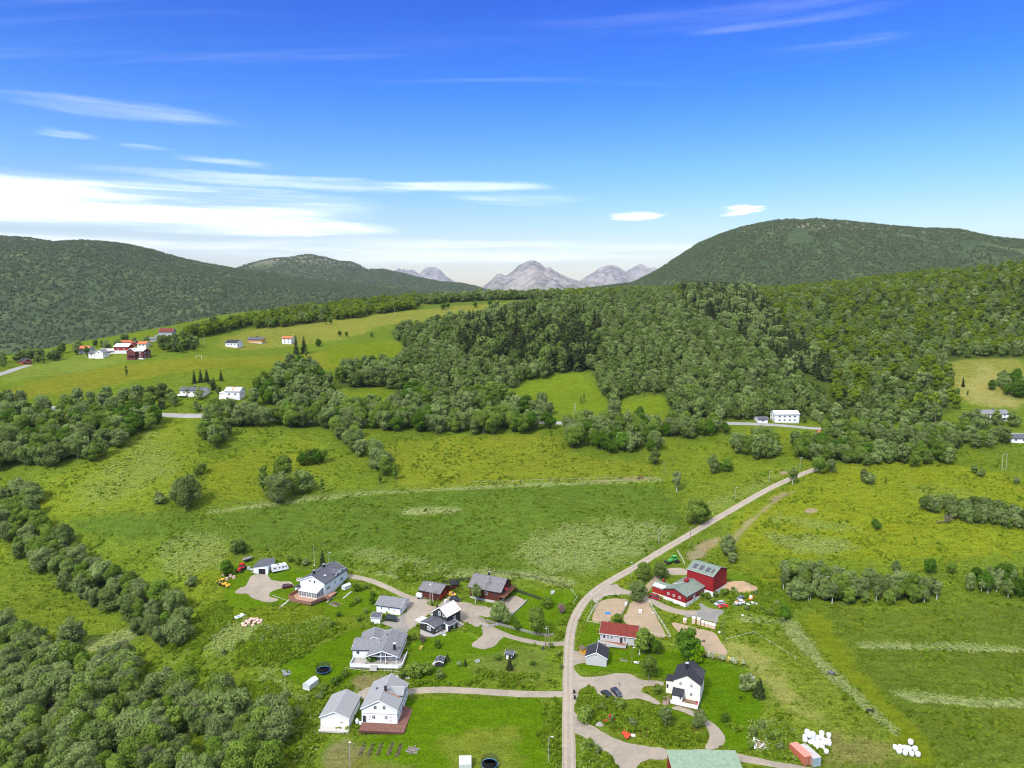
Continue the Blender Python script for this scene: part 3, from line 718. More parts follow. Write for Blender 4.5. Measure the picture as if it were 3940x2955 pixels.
# ------------------------------------------------------------------ far hills and mountains
def hill_mat():
    m = bpy.data.materials.new('wooded_hillside'); m.use_nodes = True
    t = NT(m.node_tree); bs = t.n['Principled BSDF']
    pos = t.add('ShaderNodeNewGeometry').outputs['Position']
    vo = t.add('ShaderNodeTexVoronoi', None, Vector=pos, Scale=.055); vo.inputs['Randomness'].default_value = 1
    n1 = t.noise(pos, .0035, 6.0, .62); n2 = t.noise(pos, .016, 5.0, .62); n3 = t.noise(pos, .09, 3.0)
    c = t.mix(t.sstep(n2, .38, .66), (.032, .052, .022), (.050, .074, .028))
    c = t.mix(t.math('MULTIPLY', t.sstep(n1, .56, .70), .55), c, (.13, .15, .05))
    z = t.add('ShaderNodeSeparateXYZ', None, Vector=pos).outputs[2]
    hi = t.math('MULTIPLY', t.sstep(t.math('ADD', z, t.math('MULTIPLY', n2, 90.0)), 345, 400), .8)
    c = t.mix(hi, c, (.15, .135, .085))
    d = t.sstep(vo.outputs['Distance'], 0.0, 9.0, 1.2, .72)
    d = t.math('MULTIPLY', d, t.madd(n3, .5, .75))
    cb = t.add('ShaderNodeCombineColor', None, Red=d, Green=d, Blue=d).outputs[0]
    t.put(bs, 'Base__Color', t.mix(1.0, cb, c, 'MULTIPLY'))
    bs.inputs['Roughness'].default_value = .95; bs.inputs['Specular IOR Level'].default_value = .05
    bp = t.add('ShaderNodeBump', None, Height=t.math('ADD', t.math('MULTIPLY', vo.outputs['Distance'], -.6), t.math('MULTIPLY', n3, 5.0)), Strength=.8, Distance=1.0)
    t.l.new(bp.outputs[0], bs.inputs['Normal'])
    return m
def rock_mat():
    m = bpy.data.materials.new('bare_rock'); m.use_nodes = True
    t = NT(m.node_tree); bs = t.n['Principled BSDF']
    pos = t.add('ShaderNodeNewGeometry').outputs['Position']
    st = t.add('ShaderNodeVectorMath', {'operation': 'MULTIPLY'}, _0=pos); st.inputs[1].default_value = (1, 1, .25)
    n1 = t.noise(st.outputs[0], .0075, 6.0, .68); n2 = t.noise(pos, .0016, 5.0, .6); n3 = t.noise(pos, .004, 5.0, .65)
    c = t.mix(t.sstep(n1, .38, .62), (.105, .098, .095), (.31, .285, .26))
    c = t.mix(t.math('MULTIPLY', t.sstep(n2, .50, .62), .7), c, (.36, .315, .275))
    z = t.add('ShaderNodeSeparateXYZ', None, Vector=pos).outputs[2]
    gr = t.math('MULTIPLY', t.sstep(t.math('ADD', z, t.math('MULTIPLY', n3, 520.0)), 560, 330), .75)
    c = t.mix(gr, c, (.115, .135, .06))
    sn = t.math('MULTIPLY', t.sstep(n3, .655, .675), t.sstep(z, 380, 520))
    c = t.mix(sn, c, (.8, .82, .85))
    t.put(bs, 'Base__Color', c); bs.inputs['Roughness'].default_value = .95; bs.inputs['Specular IOR Level'].default_value = .1
    bp = t.add('ShaderNodeBump', None, Height=n1, Strength=1.0, Distance=60.0); t.l.new(bp.outputs[0], bs.inputs['Normal'])
    return m
HILLS = {}
def ridge(name, key, prof, Yc, front, back, base, m, cols=200, rows=80, rough=.06, seed=0, sharp=1.0, gully=0.0):
    prof = S(*prof)
    d = ray([p[0] for p in prof], [p[1] for p in prof])
    az = d[:, 0]/d[:, 1]; zc = CAM_Z+d[:, 2]/d[:, 1]*Yc-(6.0 if key in ('left', 'middle', 'right') else 0)
    a = np.linspace(az[0], az[-1], cols)
    crest = np.interp(a, az, zc)
    crest = crest+(fbm(a*Yc, a*0+Yc, 260, seed+3, 4)-.5)*(crest-base)*(.10 if sharp else .02)
    s = np.linspace(-1, 1, rows)
    A, Sg = np.meshgrid(a, s); C = np.broadcast_to(crest, A.shape)
    # the crest line itself wanders in depth so the ridge is a body, not a wall
    Y = Yc+np.where(Sg < 0, Sg*front, Sg*back)
    X = A*Yc+(A*Y-A*Yc)*.55
    sh = np.where(Sg < 0, (1-np.abs(Sg)**sharp), 1-Sg**2)
    if sharp == 0: sh = np.cos(Sg*math.pi/2)
    sc = max(front, 800)
    n = fbm(X, Y, sc*.55, seed, 5)-.5
    rn = 1-2*np.abs(fbm(X, Y*.6, sc*.30, seed+50, 4)-.5)*2
    edge = (1-np.abs(sh))*4*sh
    H = base+(C-base)*np.clip(sh, 0, 1)+(C-base)*edge*(n*rough*4+(rn-.5)*gully)
    fine = (fbm(X, Y, sc*.06, seed+9, 3)-.5)*(C-base)*rough*.35*np.clip(sh*3, 0, 1)
    H = H+fine
    H = np.where(np.abs(Sg) >= .999, base-30, H)
    HILLS[key] = (X, Y, H)
    me = bpy.data.meshes.new(name); nr, nc = X.shape
    me.vertices.add(X.size); me.vertices.foreach_set('co', np.stack([X.ravel(), Y.ravel(), H.ravel()], -1).ravel())
    I = np.arange(nr*nc).reshape(nr, nc); q = np.stack([I[:-1, :-1], I[:-1, 1:], I[1:, 1:], I[1:, :-1]], -1).reshape(-1, 4)
    me.loops.add(q.size); me.loops.foreach_set('vertex_index', q.ravel())
    me.polygons.add(len(q)); me.polygons.foreach_set('loop_start', np.arange(len(q))*4); me.update(calc_edges=True)
    me.polygons.foreach_set('use_smooth', np.ones(len(q), bool))
    me.materials.append(m)
    return link(name, me, kind='structure')
M_HILL, M_ROCK = hill_mat(), rock_mat()
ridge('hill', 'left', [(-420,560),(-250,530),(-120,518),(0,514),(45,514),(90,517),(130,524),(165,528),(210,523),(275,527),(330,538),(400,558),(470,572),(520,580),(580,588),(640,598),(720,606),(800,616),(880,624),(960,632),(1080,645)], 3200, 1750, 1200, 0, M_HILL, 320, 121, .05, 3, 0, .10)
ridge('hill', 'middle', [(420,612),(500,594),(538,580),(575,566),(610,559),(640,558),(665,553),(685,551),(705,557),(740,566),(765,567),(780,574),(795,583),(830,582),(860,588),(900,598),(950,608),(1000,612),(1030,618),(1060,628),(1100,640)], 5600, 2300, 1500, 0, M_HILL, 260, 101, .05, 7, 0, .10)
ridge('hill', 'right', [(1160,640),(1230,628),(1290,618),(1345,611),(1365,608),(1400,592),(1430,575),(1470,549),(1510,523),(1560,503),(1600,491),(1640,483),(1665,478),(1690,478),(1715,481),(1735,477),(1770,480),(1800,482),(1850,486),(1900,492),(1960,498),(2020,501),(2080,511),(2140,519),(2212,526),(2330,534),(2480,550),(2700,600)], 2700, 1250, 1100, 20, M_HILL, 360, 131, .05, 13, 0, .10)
ridge('mountain', 'm0', [(800,612),(830,592),(852,585),(862,580),(868,583),(872,579),(880,583),(892,581),(903,588),(907,590),(914,582),(926,578),(940,578),(950,583),(962,596),(975,604),(1000,618),(1030,640)], 17500, 3000, 2500, 0, M_ROCK, 260, 81, .08, 21, .8, .22)
ridge('mountain', 'm1', [(1010,640),(1040,622),(1062,604),(1075,592),(1082,591),(1090,595),(1096,594),(1108,585),(1120,574),(1132,568),(1145,563),(1152,561),(1158,563),(1166,568),(1176,577),(1182,579),(1187,575),(1196,583),(1215,594),(1235,602),(1255,609),(1290,625),(1320,640)], 11500, 3200, 2200, 0, M_ROCK, 340, 111, .10, 25, .85, .30)
ridge('mountain', 'm2', [(1210,640),(1245,614),(1265,597),(1285,584),(1300,577),(1312,574),(1322,572),(1332,575),(1345,583),(1358,592),(1380,601),(1420,620),(1460,640)], 14000, 3000, 2200, 0, M_ROCK, 240, 91, .08, 31, .9, .22)
ridge('mountain', 'm3', [(1310,620),(1345,592),(1362,580),(1372,576),(1384,569),(1392,573),(1400,579),(1408,580),(1414,577),(1425,586),(1450,605),(1500,640)], 18500, 3000, 2200, 0, M_ROCK, 200, 81, .08, 37, .9, .22)
# ------------------------------------------------------------------ trees: prototypes
LEAF = {'grey': leaf_mat('willow_leaves', (.195, .278, .068), (.265, .335, .118)),
        'green': leaf_mat('birch_leaves', (.150, .250, .028), (.225, .315, .055)),
        'dark': leaf_mat('dark_leaves', (.085, .185, .014), (.125, .235, .024)),
        'spruce': leaf_mat('spruce_needles', (.036, .064, .018), (.070, .084, .026), .3, .25),
        'olive': leaf_mat('ridge_leaves', (.150, .235, .012), (.210, .275, .024)),
        'wood': leaf_mat('forest_leaves', (.130, .205, .036), (.195, .262, .070)),
        'hill': leaf_mat('far_wood_leaves', (.130, .185, .082), (.175, .218, .098), .15, .45),
        'bright': leaf_mat('bright_leaves', (.15, .30, .006), (.21, .34, .012)),
        'purple': leaf_mat('lilac_blossom', (.30, .16, .20), (.18, .17, .09)),
        'white': leaf_mat('white_blossom', (.62, .63, .48), (.44, .50, .25)),
        'yellow': leaf_mat('yellow_leaves', (.65, .58, .13), (.40, .42, .06)),
        'dead': leaf_mat('dead_twigs', (.26, .22, .16), (.20, .18, .12))}
BARK = mat('bark', (.12, .10, .08), .9, .3, 4, .4)
BIRCH = mat('birch_bark', (.48, .46, .42), .85, .35, 3, .3)

def crown(seed, h, r, zb, lobes, leaves, size, top=1.0, squash=1.0, shell=.76):
    """Leaf clumps on overlapping lobes that fill the crown's volume; returns vertices and quads."""
    g = np.random.RandomState(seed)
    cz = (h+zb)/2; rz = (h-zb)/2
    L = []
    tries = 0
    while len(L) < lobes and tries < 4000:
        tries += 1
        p = g.uniform(-1, 1, 3)
        q = np.linalg.norm(p)
        if q > 1 or q < .35: continue
        # narrower towards the top
        k = 1-(.5-.5*top)*(p[2]+1)
        p = np.array([p[0]*r*.72*k, p[1]*r*.72*k, cz+p[2]*rz*.80])
        lr = r*g.uniform(.26, .44)*(1.05-.3*(p[2]-zb)/(h-zb))
        if any(np.linalg.norm(p-o[0]) < .45*lr for o in L): continue
        L.append((p, lr))
    L.append((np.array([0, 0, cz]), r*.55))
    w = np.array([l[1]**2 for l in L]); w /= w.sum()
    idx = g.choice(len(L), leaves, p=w)
    C = np.array([l[0] for l in L])[idx]; R = np.array([l[1] for l in L])[idx]
    d = g.normal(size=(leaves, 3)); d[:, 2] = d[:, 2]*.9+.25; d /= np.linalg.norm(d, axis=1)[:, None]
    rad = R*(shell+(1.06-shell)*g.rand(leaves)**.55)
    P = C+d*rad[:, None]*np.array([1, 1, squash])
    P[:, 2] = np.maximum(P[:, 2], zb*.6+.1)
    nrm = d+g.normal(size=(leaves, 3))*.32; nrm /= np.linalg.norm(nrm, axis=1)[:, None]
    u = np.cross(nrm, g.normal(size=(leaves, 3))); u /= np.linalg.norm(u, axis=1)[:, None]
    v = np.cross(nrm, u)
    s = size*g.uniform(.6, 1.25, leaves)[:, None]
    V = np.stack([P-u*s*.5-v*s*.34, P+u*s*.5-v*s*.30, P+u*s*.34+v*s*.42, P-u*s*.40+v*s*.36], 1)
    return V.reshape(-1, 3)

def quads_mesh(name, V, m):
    me = bpy.data.meshes.new(name); n = len(V)
    me.vertices.add(n); me.vertices.foreach_set('co', V.ravel())
    me.loops.add(n); me.loops.foreach_set('vertex_index', np.arange(n))
    me.polygons.add(n//4); me.polygons.foreach_set('loop_start', np.arange(n//4)*4); me.update(calc_edges=True)
    me.materials.append(m)
    return me
def trunk_mesh(name, seed, h, zb, r, m, stems=1, spread=.25, limbs=5):
    g = random.Random(seed); b = MB()
    for s in range(stems):
        a0 = g.uniform(0, 6.28); off = .12*r*(stems > 1)
        lean = Vector((math.cos(a0), math.sin(a0), 0))*(spread*h*.35 if stems > 1 else .04*h)
        pts = [Vector((math.cos(a0)*off, math.sin(a0)*off, -.4)), Vector((math.cos(a0)*off, math.sin(a0)*off, .2)), lean*.35+Vector((0, 0, h*.35)), lean*.8+Vector((0, 0, h*.65)), lean+Vector((0, 0, h*.9))]
        r0 = h*.016*(1.2 if stems == 1 else .85)
        b.tube(pts, [r0*1.5, r0*1.15, r0*.85, r0*.5, r0*.15], 6)
        for k in range(limbs):
            f = g.uniform(.3, .8); base = lean*f*.9+Vector((0, 0, h*f)); a = g.uniform(0, 6.28)
            tip = base+Vector((math.cos(a)*r*.7, math.sin(a)*r*.7, h*.14))
            b.tube([base, base*.5+tip*.5+Vector((0, 0, .03*h)), tip], [r0*.5, r0*.3, r0*.08], 4, False)
    return b.mesh(name, m, True)
def cone_crown(seed, h, r, zb, tiers, per, size):
    """Spruce: drooping boughs in whorls."""
    g = np.random.RandomState(seed); out = []
    for k in range(tiers):
        f = (k+g.uniform(-.3, .3))/tiers; z = zb+(h-zb)*f; rr = r*(1-f)**.85*g.uniform(.82, 1.1)+.12
        n = max(4, int(per*(1-f*.75)))
        a = g.uniform(0, 6.28, n); m = g.uniform(.35, 1.0, n)
        P = np.stack([np.cos(a)*rr*m, np.sin(a)*rr*m, z-rr*m*.35+g.uniform(-.15, .15, n)], -1)
        o = np.stack([np.cos(a), np.sin(a), -.45+g.uniform(-.2, .2, n)], -1)
        t = np.stack([-np.sin(a), np.cos(a), g.uniform(-.3, .3, n)], -1)
        s = (size*(.55+.6*(1-f))*g.uniform(.7, 1.2, n))[:, None]
        out.append(np.stack([P-o*s*.6-t*s*.28, P-o*s*.6+t*s*.28, P+o*s*.55+t*s*.42, P+o*s*.55-t*s*.42], 1).reshape(-1, 3))
    tip = np.array([[-.1, 0, h-.7], [.1, 0, h-.7], [.03, .02, h], [-.03, -.02, h]])
    out.append(tip)
    return np.concatenate(out)

PROTO = {}   # kind -> list of (crown mesh, trunk mesh, nominal height)
def proto(kind, n, leafkind, bark, h, r, zb, lobes, leaves, size, top=.6, stems=1, squash=.9):
    L = []
    for i in range(n):
        sd = sum(map(ord, kind))*10+i; g = random.Random(sd)
        hh = h*g.uniform(.9, 1.1); rr = r*g.uniform(.85, 1.15)
        V = crown(sd, hh, rr, zb, lobes, leaves, size, top, squash)
        L.append((quads_mesh('crown', V, LEAF[leafkind]), trunk_mesh('trunk', sd, hh, zb, rr, bark, stems), hh))
    PROTO[kind] = L
proto('willow', 5, 'grey', BARK, 9.0, 4.1, .6, 26, 5200, .42, .75, 3)
proto('leafy', 5, 'green', BARK, 9.0, 3.5, 1.0, 24, 4600, .41, .62, 1)
proto('birch', 4, 'grey', BIRCH, 9.5, 2.7, 2.4, 18, 2200, .45, .6, 1)
proto('dark', 3, 'dark', BARK, 9.0, 3.9, .5, 24, 4800, .42, .68, 1)
proto('olive', 3, 'olive', BARK, 9.0, 3.8, .8, 20, 1600, .75, .7, 1)
proto('slim', 3, 'green', BARK, 8.0, 1.7, .6, 16, 1500, .42, .45, 1)
proto('brightbush', 2, 'bright', BARK, 3.0, 1.5, .1, 12, 900, .30, .7, 3)
proto('bush', 4, 'green', BARK, 3.0, 1.7, .05, 14, 900, .32, .8, 3)
proto('greybush', 3, 'grey', BARK, 3.0, 1.8, .05, 14, 900, .34, .8, 3)
proto('darkbush', 2, 'dark', BARK, 3.0, 1.5, .05, 12, 800, .32, .7, 3)
proto('lilac', 2, 'purple', BARK, 3.0, 1.6, .1, 12, 900, .26, .8, 3)
proto('whitebush', 1, 'white', BARK, 2.0, 1.1, .05, 10, 600, .22, .8, 3)
proto('yellowbush', 1, 'yellow', BARK, 1.6, 1.1, .05, 9, 500, .24, .8, 3)
proto('far', 4, 'grey', BARK, 9.0, 3.7, .5, 18, 1100, .78, .72, 1)
proto('fargreen', 4, 'wood', BARK, 9.0, 3.4, .5, 18, 1100, .76, .62, 1)
proto('farolive', 4, 'olive', BARK, 9.0, 3.8, .5, 18, 1100, .80, .72, 1)
proto('hillclump', 4, 'hill', BARK, 9.0, 4.6, .2, 12, 220, 1.6, .8, 1)
def spruces(kind, n, h, r, tiers, per, size, leaf='spruce'):
    L = []
    for i in range(n):
        sd = 900+i+len(kind)*31; g = random.Random(sd); hh = h*g.uniform(.9, 1.1)
        b = MB(); b.tube([(0, 0, -.4), (0, 0, hh*.5), (0, 0, hh*.93)], [.22, .14, .03], 6)
        L.append((quads_mesh('crown', cone_crown(sd, hh, r*g.uniform(.85, 1.15), .5, tiers, per, size), LEAF[leaf]), b.mesh('trunk', BARK, True), hh))
    PROTO[kind] = L
spruces('spruce', 4, 14.0, 2.6, 30, 30, 1.1)
spruces('farspruce', 3, 14.0, 2.6, 16, 14, 1.9)
spruces('juniper', 2, 5.0, 1.3, 22, 24, .6)

def joined(cr, tr):
    """One mesh with crown and trunk, for trees that are too many to count."""
    me = bpy.data.meshes.new('tree_clump'); bm = bmesh.new(); bm.from_mesh(tr); n = len(bm.faces); bm.from_mesh(cr)
    bm.faces.ensure_lookup_table()
    for f in bm.faces[n:]: f.material_index = 1
    bm.to_mesh(me); bm.free(); me.materials.append(tr.materials[0]); me.materials.append(cr.materials[0])
    return me

_SCAT = {}
def scatter(name, pts, scale, meshes, seed=0, flat=None, **tags):
    """ONE object of uncountable plants: every point carries one of the given meshes, turned and sized."""
    n = len(pts)
    me = bpy.data.meshes.new(name); me.vertices.add(n); me.vertices.foreach_set('co', np.asarray(pts, float).ravel())
    g = np.random.RandomState(seed)
    a = me.attributes.new('size', 'FLOAT_VECTOR', 'POINT')
    sc = np.repeat(np.asarray(scale, float)[:, None], 3, 1)*g.uniform(.88, 1.14, (n, 3))
    a.data.foreach_set('vector', sc.ravel())
    a = me.attributes.new('turn', 'FLOAT', 'POINT'); a.data.foreach_set('value', g.uniform(0, 6.28, n))
    a = me.attributes.new('pick', 'INT', 'POINT'); a.data.foreach_set('value', g.randint(0, len(meshes), n).astype(np.int32))
    o = link(name, me, **tags)
    ng = bpy.data.node_groups.new(name, 'GeometryNodeTree')
    ng.interface.new_socket('Geometry', in_out='INPUT', socket_type='NodeSocketGeometry')
    ng.interface.new_socket('Geometry', in_out='OUTPUT', socket_type='NodeSocketGeometry')
    N = ng.nodes; Lk = ng.links
    gi = N.new('NodeGroupInput'); go = N.new('NodeGroupOutput')
    iop = N.new('GeometryNodeInstanceOnPoints'); jn = N.new('GeometryNodeJoinGeometry')
    for m in reversed(meshes):   # the last link joins first
        key = m.name
        if key not in _SCAT: _SCAT[key] = bpy.data.objects.new('plant_form', m)
        oi = N.new('GeometryNodeObjectInfo'); oi.inputs['Object'].default_value = _SCAT[key]; oi.inputs['As Instance'].default_value = True
        Lk.new(oi.outputs['Geometry'], jn.inputs[0])
    def named(nm, ty):
        nd = N.new('GeometryNodeInputNamedAttribute'); nd.data_type = ty; nd.inputs[0].default_value = nm; return nd.outputs[0]
    cmb = N.new('ShaderNodeCombineXYZ'); Lk.new(named('turn', 'FLOAT'), cmb.inputs[2])
    Lk.new(gi.outputs[0], iop.inputs['Points']); Lk.new(jn.outputs[0], iop.inputs['Instance'])
    iop.inputs['Pick Instance'].default_value = True
    Lk.new(named('pick', 'INT'), iop.inputs['Instance Index'])
    Lk.new(cmb.outputs[0], iop.inputs['Rotation']); Lk.new(named('size', 'FLOAT_VECTOR'), iop.inputs['Scale'])
    Lk.new(iop.outputs[0], go.inputs[0])
    md = o.modifiers.new('plants', 'NODES'); md.node_group = ng
    return o

# ------------------------------------------------------------------ trees: where they stand
def poisson(pts, spacing, seed, jitter=.45):
    """Roughly even scatter inside an outline (photograph pixels) on the ground."""
    P = world_poly(pts, 1)
    x0, y0 = P.min(0); x1, y1 = P.max(0); g = np.random.RandomState(seed)
    gx, gy = np.meshgrid(np.arange(x0, x1, spacing), np.arange(y0, y1, spacing*.87))
    gx[1::2] += spacing/2
    gx = gx.ravel()+g.uniform(-1, 1, gx.size)*spacing*jitter; gy = gy.ravel()+g.uniform(-1, 1, gy.size)*spacing*jitter
    k = inside(gx, gy, P)
    return np.stack([gx[k], gy[k]], -1)
TREES = []     # (x, y, height, kind, label, group)
def wood(pts, spacing, h, kinds, label, seed, group=None, keep=1.0, hv=.22):
    g = random.Random(seed)
    k = 1.0 if seed < 5 or 22 <= seed <= 25 else 1.5 if seed in (9, 10, 12, 14, 15, 16) else 1.28
    spacing *= k; h *= k
    for x, y in poisson(S(*pts), spacing, seed):
        if g.random() > keep: continue
        TREES.append((x, y, h*g.uniform(1-hv, 1+hv), g.choice(kinds), label, group or label))
GW = ['willow', 'willow', 'leafy', 'willow', 'leafy']
wood([(0,1075),(40,1062),(85,1085),(80,1130),(150,1170),(220,1250),(290,1290),(390,1310),(405,1360),(395,1400),(340,1400),(300,1395),(280,1350),(230,1325),(150,1285),(60,1225),(0,1180),(-60,1150),(-60,1070)], 5.7, 10.0, GW, 'grey-green broadleaf tree in the belt between the two meadows beside the gully', 1)
wood([(-60,1370),(40,1372),(100,1400),(165,1395),(185,1440),(215,1450),(250,1400),(290,1440),(285,1490),(340,1560),(360,1590),(400,1610),(340,1640),(250,1650),(100,1648),(40,1640),(0,1600),(-60,1640)], 6.2, 10.4, GW, 'broadleaf tree in the dense wood filling the gully in the lower corner', 2)
wood([(320,1470),(360,1500),(420,1490),(470,1490),(540,1540),(580,1560),(620,1630),(650,1680),(560,1690),(480,1660),(440,1620),(380,1590),(350,1540)], 6.0, 10.2, GW, 'broadleaf tree on the edge of the gully wood facing the white garage', 3)
wood([(60,1640),(250,1652),(420,1625),(560,1690),(400,1730),(-60,1730),(-60,1650)], 5.8, 9.0, GW, 'broadleaf tree in the dense wood filling the gully in the lower corner', 4, keep=.75)
wood([(-60,880),(60,880),(95,890),(180,890),(300,893),(335,884),(362,898),(340,925),(275,955),(240,985),(170,1005),(100,1015),(0,1022),(-60,1020)], 6.0, 9.2, GW+['dark'], 'broadleaf tree in the rounded wood below the bend of the valley road', 5)
wood([(120,868),(200,872),(260,862),(330,850),(380,870),(360,890),(250,888),(140,880)], 7, 7.5, GW, 'broadleaf tree beside the valley road below the open hillside', 6)
wood([(440,908),(560,908),(620,892),(700,888),(760,890),(840,890),(900,905),(1000,910),(1100,908),(1200,908),(1216,930),(1100,940),(980,940),(880,934),(780,925),(720,932),(640,924),(540,926),(470,938),(435,925)], 5.6, 10.6, GW+['dark'], 'broadleaf tree in the long wood along the valley road above the hay meadow', 7)
wood([(900,850),(1000,852),(1070,858),(1120,878),(1190,890),(1205,905),(1100,900),(960,902),(860,892),(840,870)], 6.8, 9.8, GW+['dark','leafy'], 'broadleaf tree in the long wood along the valley road above the hay meadow', 8)
wood([(720,930),(750,925),(800,975),(830,1000),(850,1030),(825,1035),(790,1005),(760,985),(725,960)], 4.6, 7.4, GW, 'broadleaf tree in the tongue of trees running down into the hay meadow', 9)
wood([(435,925),(480,920),(500,940),(470,975),(452,995),(440,960)], 3.8, 6.8, GW, 'broadleaf tree in the short row dropping from the valley road', 10)
wood([(560,835),(600,800),(640,790),(690,800),(720,850),(740,890),(690,890),(650,880),(600,880),(560,880),(520,870)], 6.8, 8.5, GW+['dark'], 'broadleaf tree in the grove behind the white house with a rusty roof stain', 11)
wood([(720,805),(800,795),(850,800),(870,830),(800,836),(730,832)], 6.5, 8.8, GW, 'broadleaf tree in the grove at the foot of the green hill field', 12)
wood([(370,870),(430,838),(470,835),(500,850),(470,868),(450,866),(430,864),(380,866)], 6, 6.0, GW, 'broadleaf tree around the cream bungalow', 13, keep=.35)
wood([(340,866),(372,868),(375,882),(440,884),(445,892),(400,894),(345,886)], 6.5, 7.5, GW, 'broadleaf tree between the cream bungalow and the valley road', 29)
wood([(1285,800),(1312,812),(1338,858),(1332,884),(1312,872),(1296,838)], 6.5, 8.5, GW, 'broadleaf tree in the strip between the two forest clearings', 30)
wood([(1445,850),(1500,846),(1560,870),(1640,885),(1660,900),(1560,906),(1470,905),(1440,890)], 6.5, 8.8, GW+['leafy'], 'broadleaf tree at the foot of the forest above the valley road', 31)
wood([(1770,930),(1850,936),(1960,938),(2060,940),(2130,945),(2120,958),(1960,955),(1850,955),(1780,948)], 6.0, 9.4, GW, 'broadleaf tree in the thick roadside wood below the power line', 32)
wood([(1730,985),(1790,985),(1850,995),(1960,1000),(2080,1003),(2090,1010),(1960,1010),(1850,1008),(1760,1004)], 5.6, 8.0, GW, 'broadleaf tree along the lower edge of the wood above the pasture', 33)
wood([(2110,960),(2160,945),(2200,955),(2140,975),(2110,985)], 7, 8, GW, 'broadleaf tree beside the white building at the picture edge', 34)
wood([(1222,930),(1240,918),(1300,920),(1400,925),(1420,945),(1400,960),(1370,985),(1310,985),(1260,978),(1225,965)], 5.0, 8.0, GW+['dark'], 'rounded broadleaf tree in the grove below the valley road', 14)
wood([(1385,930),(1430,930),(1480,915),(1550,920),(1578,935),(1560,945),(1500,952),(1440,948),(1420,960),(1435,985),(1415,990),(1395,965)], 5.2, 7.6, GW+['dark'], 'broadleaf tree in the grove next to the small walled meadow', 15)
wood([(1580,975),(1620,960),(1650,942),(1690,965),(1680,985),(1640,1000)], 4.8, 7.6, GW, 'broadleaf tree in the clump beside the lane to the valley road', 16)
wood([(1700,975),(1740,965),(1780,960),(1830,975),(1900,990),(1950,985),(2080,990),(2090,1005),(1980,998),(1880,1000),(1830,1005),(1780,1000),(1710,990)], 6.4, 8.6, GW+['dark'], 'broadleaf tree in the wood at the upper end of the gravel lane', 17)
wood([(1790,940),(1850,945),(1960,945),(2060,950),(2110,955),(2120,975),(2050,975),(1900,975),(1800,965)], 6.8, 8.4, GW, 'broadleaf tree in the wood at the upper end of the gravel lane', 18)
wood([(1720,905),(1780,905),(1800,915),(1790,922),(1740,918)], 7, 7.5, GW, 'broadleaf tree by the roadside near the big white house', 19)
wood([(1780,905),(1850,910),(1930,905),(2040,915),(2050,925),(1930,922),(1860,922)], 7.0, 8.4, GW, 'broadleaf tree along the valley road under the power line', 20)
wood([(2050,915),(2120,915),(2190,918),(2230,925),(2230,945),(2100,935)], 7, 8.2, GW, 'broadleaf tree around the white house with the balcony', 21)
wood([(1990,1100),(2030,1090),(2080,1095),(2140,1100),(2230,1118),(2230,1150),(2160,1142),(2080,1130),(2010,1112)], 3.7, 6.4, ['willow', 'greybush', 'leafy'], 'bushy tree in the thick hedge across the yellow-green pasture', 22)
wood([(1685,1250),(1720,1235),(1760,1250),(1900,1265),(1960,1268),(2030,1280),(2040,1300),(1900,1308),(1790,1305),(1720,1302),(1690,1285)], 4.3, 8.2, ['birch', 'willow', 'birch', 'leafy'], 'slender pale-stemmed tree in the row above the big clover field', 23)
wood([(2080,1270),(2120,1245),(2160,1235),(2230,1250),(2230,1300),(2160,1290),(2100,1285)], 5.2, 7.4, ['birch', 'willow', 'dark'], 'broadleaf tree in the clump at the end of the row above the clover field', 24)
wood([(540,1195),(510,1180),(500,1200),(530,1212)], 4.0, 6.0, ['leafy'], 'small broadleaf tree behind the white shed', 25)
wood([(1445,905),(1480,900),(1490,910),(1450,915)], 6, 7.5, GW, 'broadleaf tree by the road below the forest', 26)
wood([(2140,825),(2180,815),(2230,830),(2230,860),(2180,858),(2140,850)], 7, 8.5, ['leafy', 'dark', 'willow'], 'broadleaf tree in the grove on the dry hill pasture', 27)
wood([(610,680),(700,672),(760,672),(900,655),(910,662),(860,668),(720,688),(700,700),(540,706),(550,695)], 8.5, 8, ['farolive', 'far'], 'broadleaf tree on the ridge behind the hill pasture', 28)
N_WOOD = len(TREES)

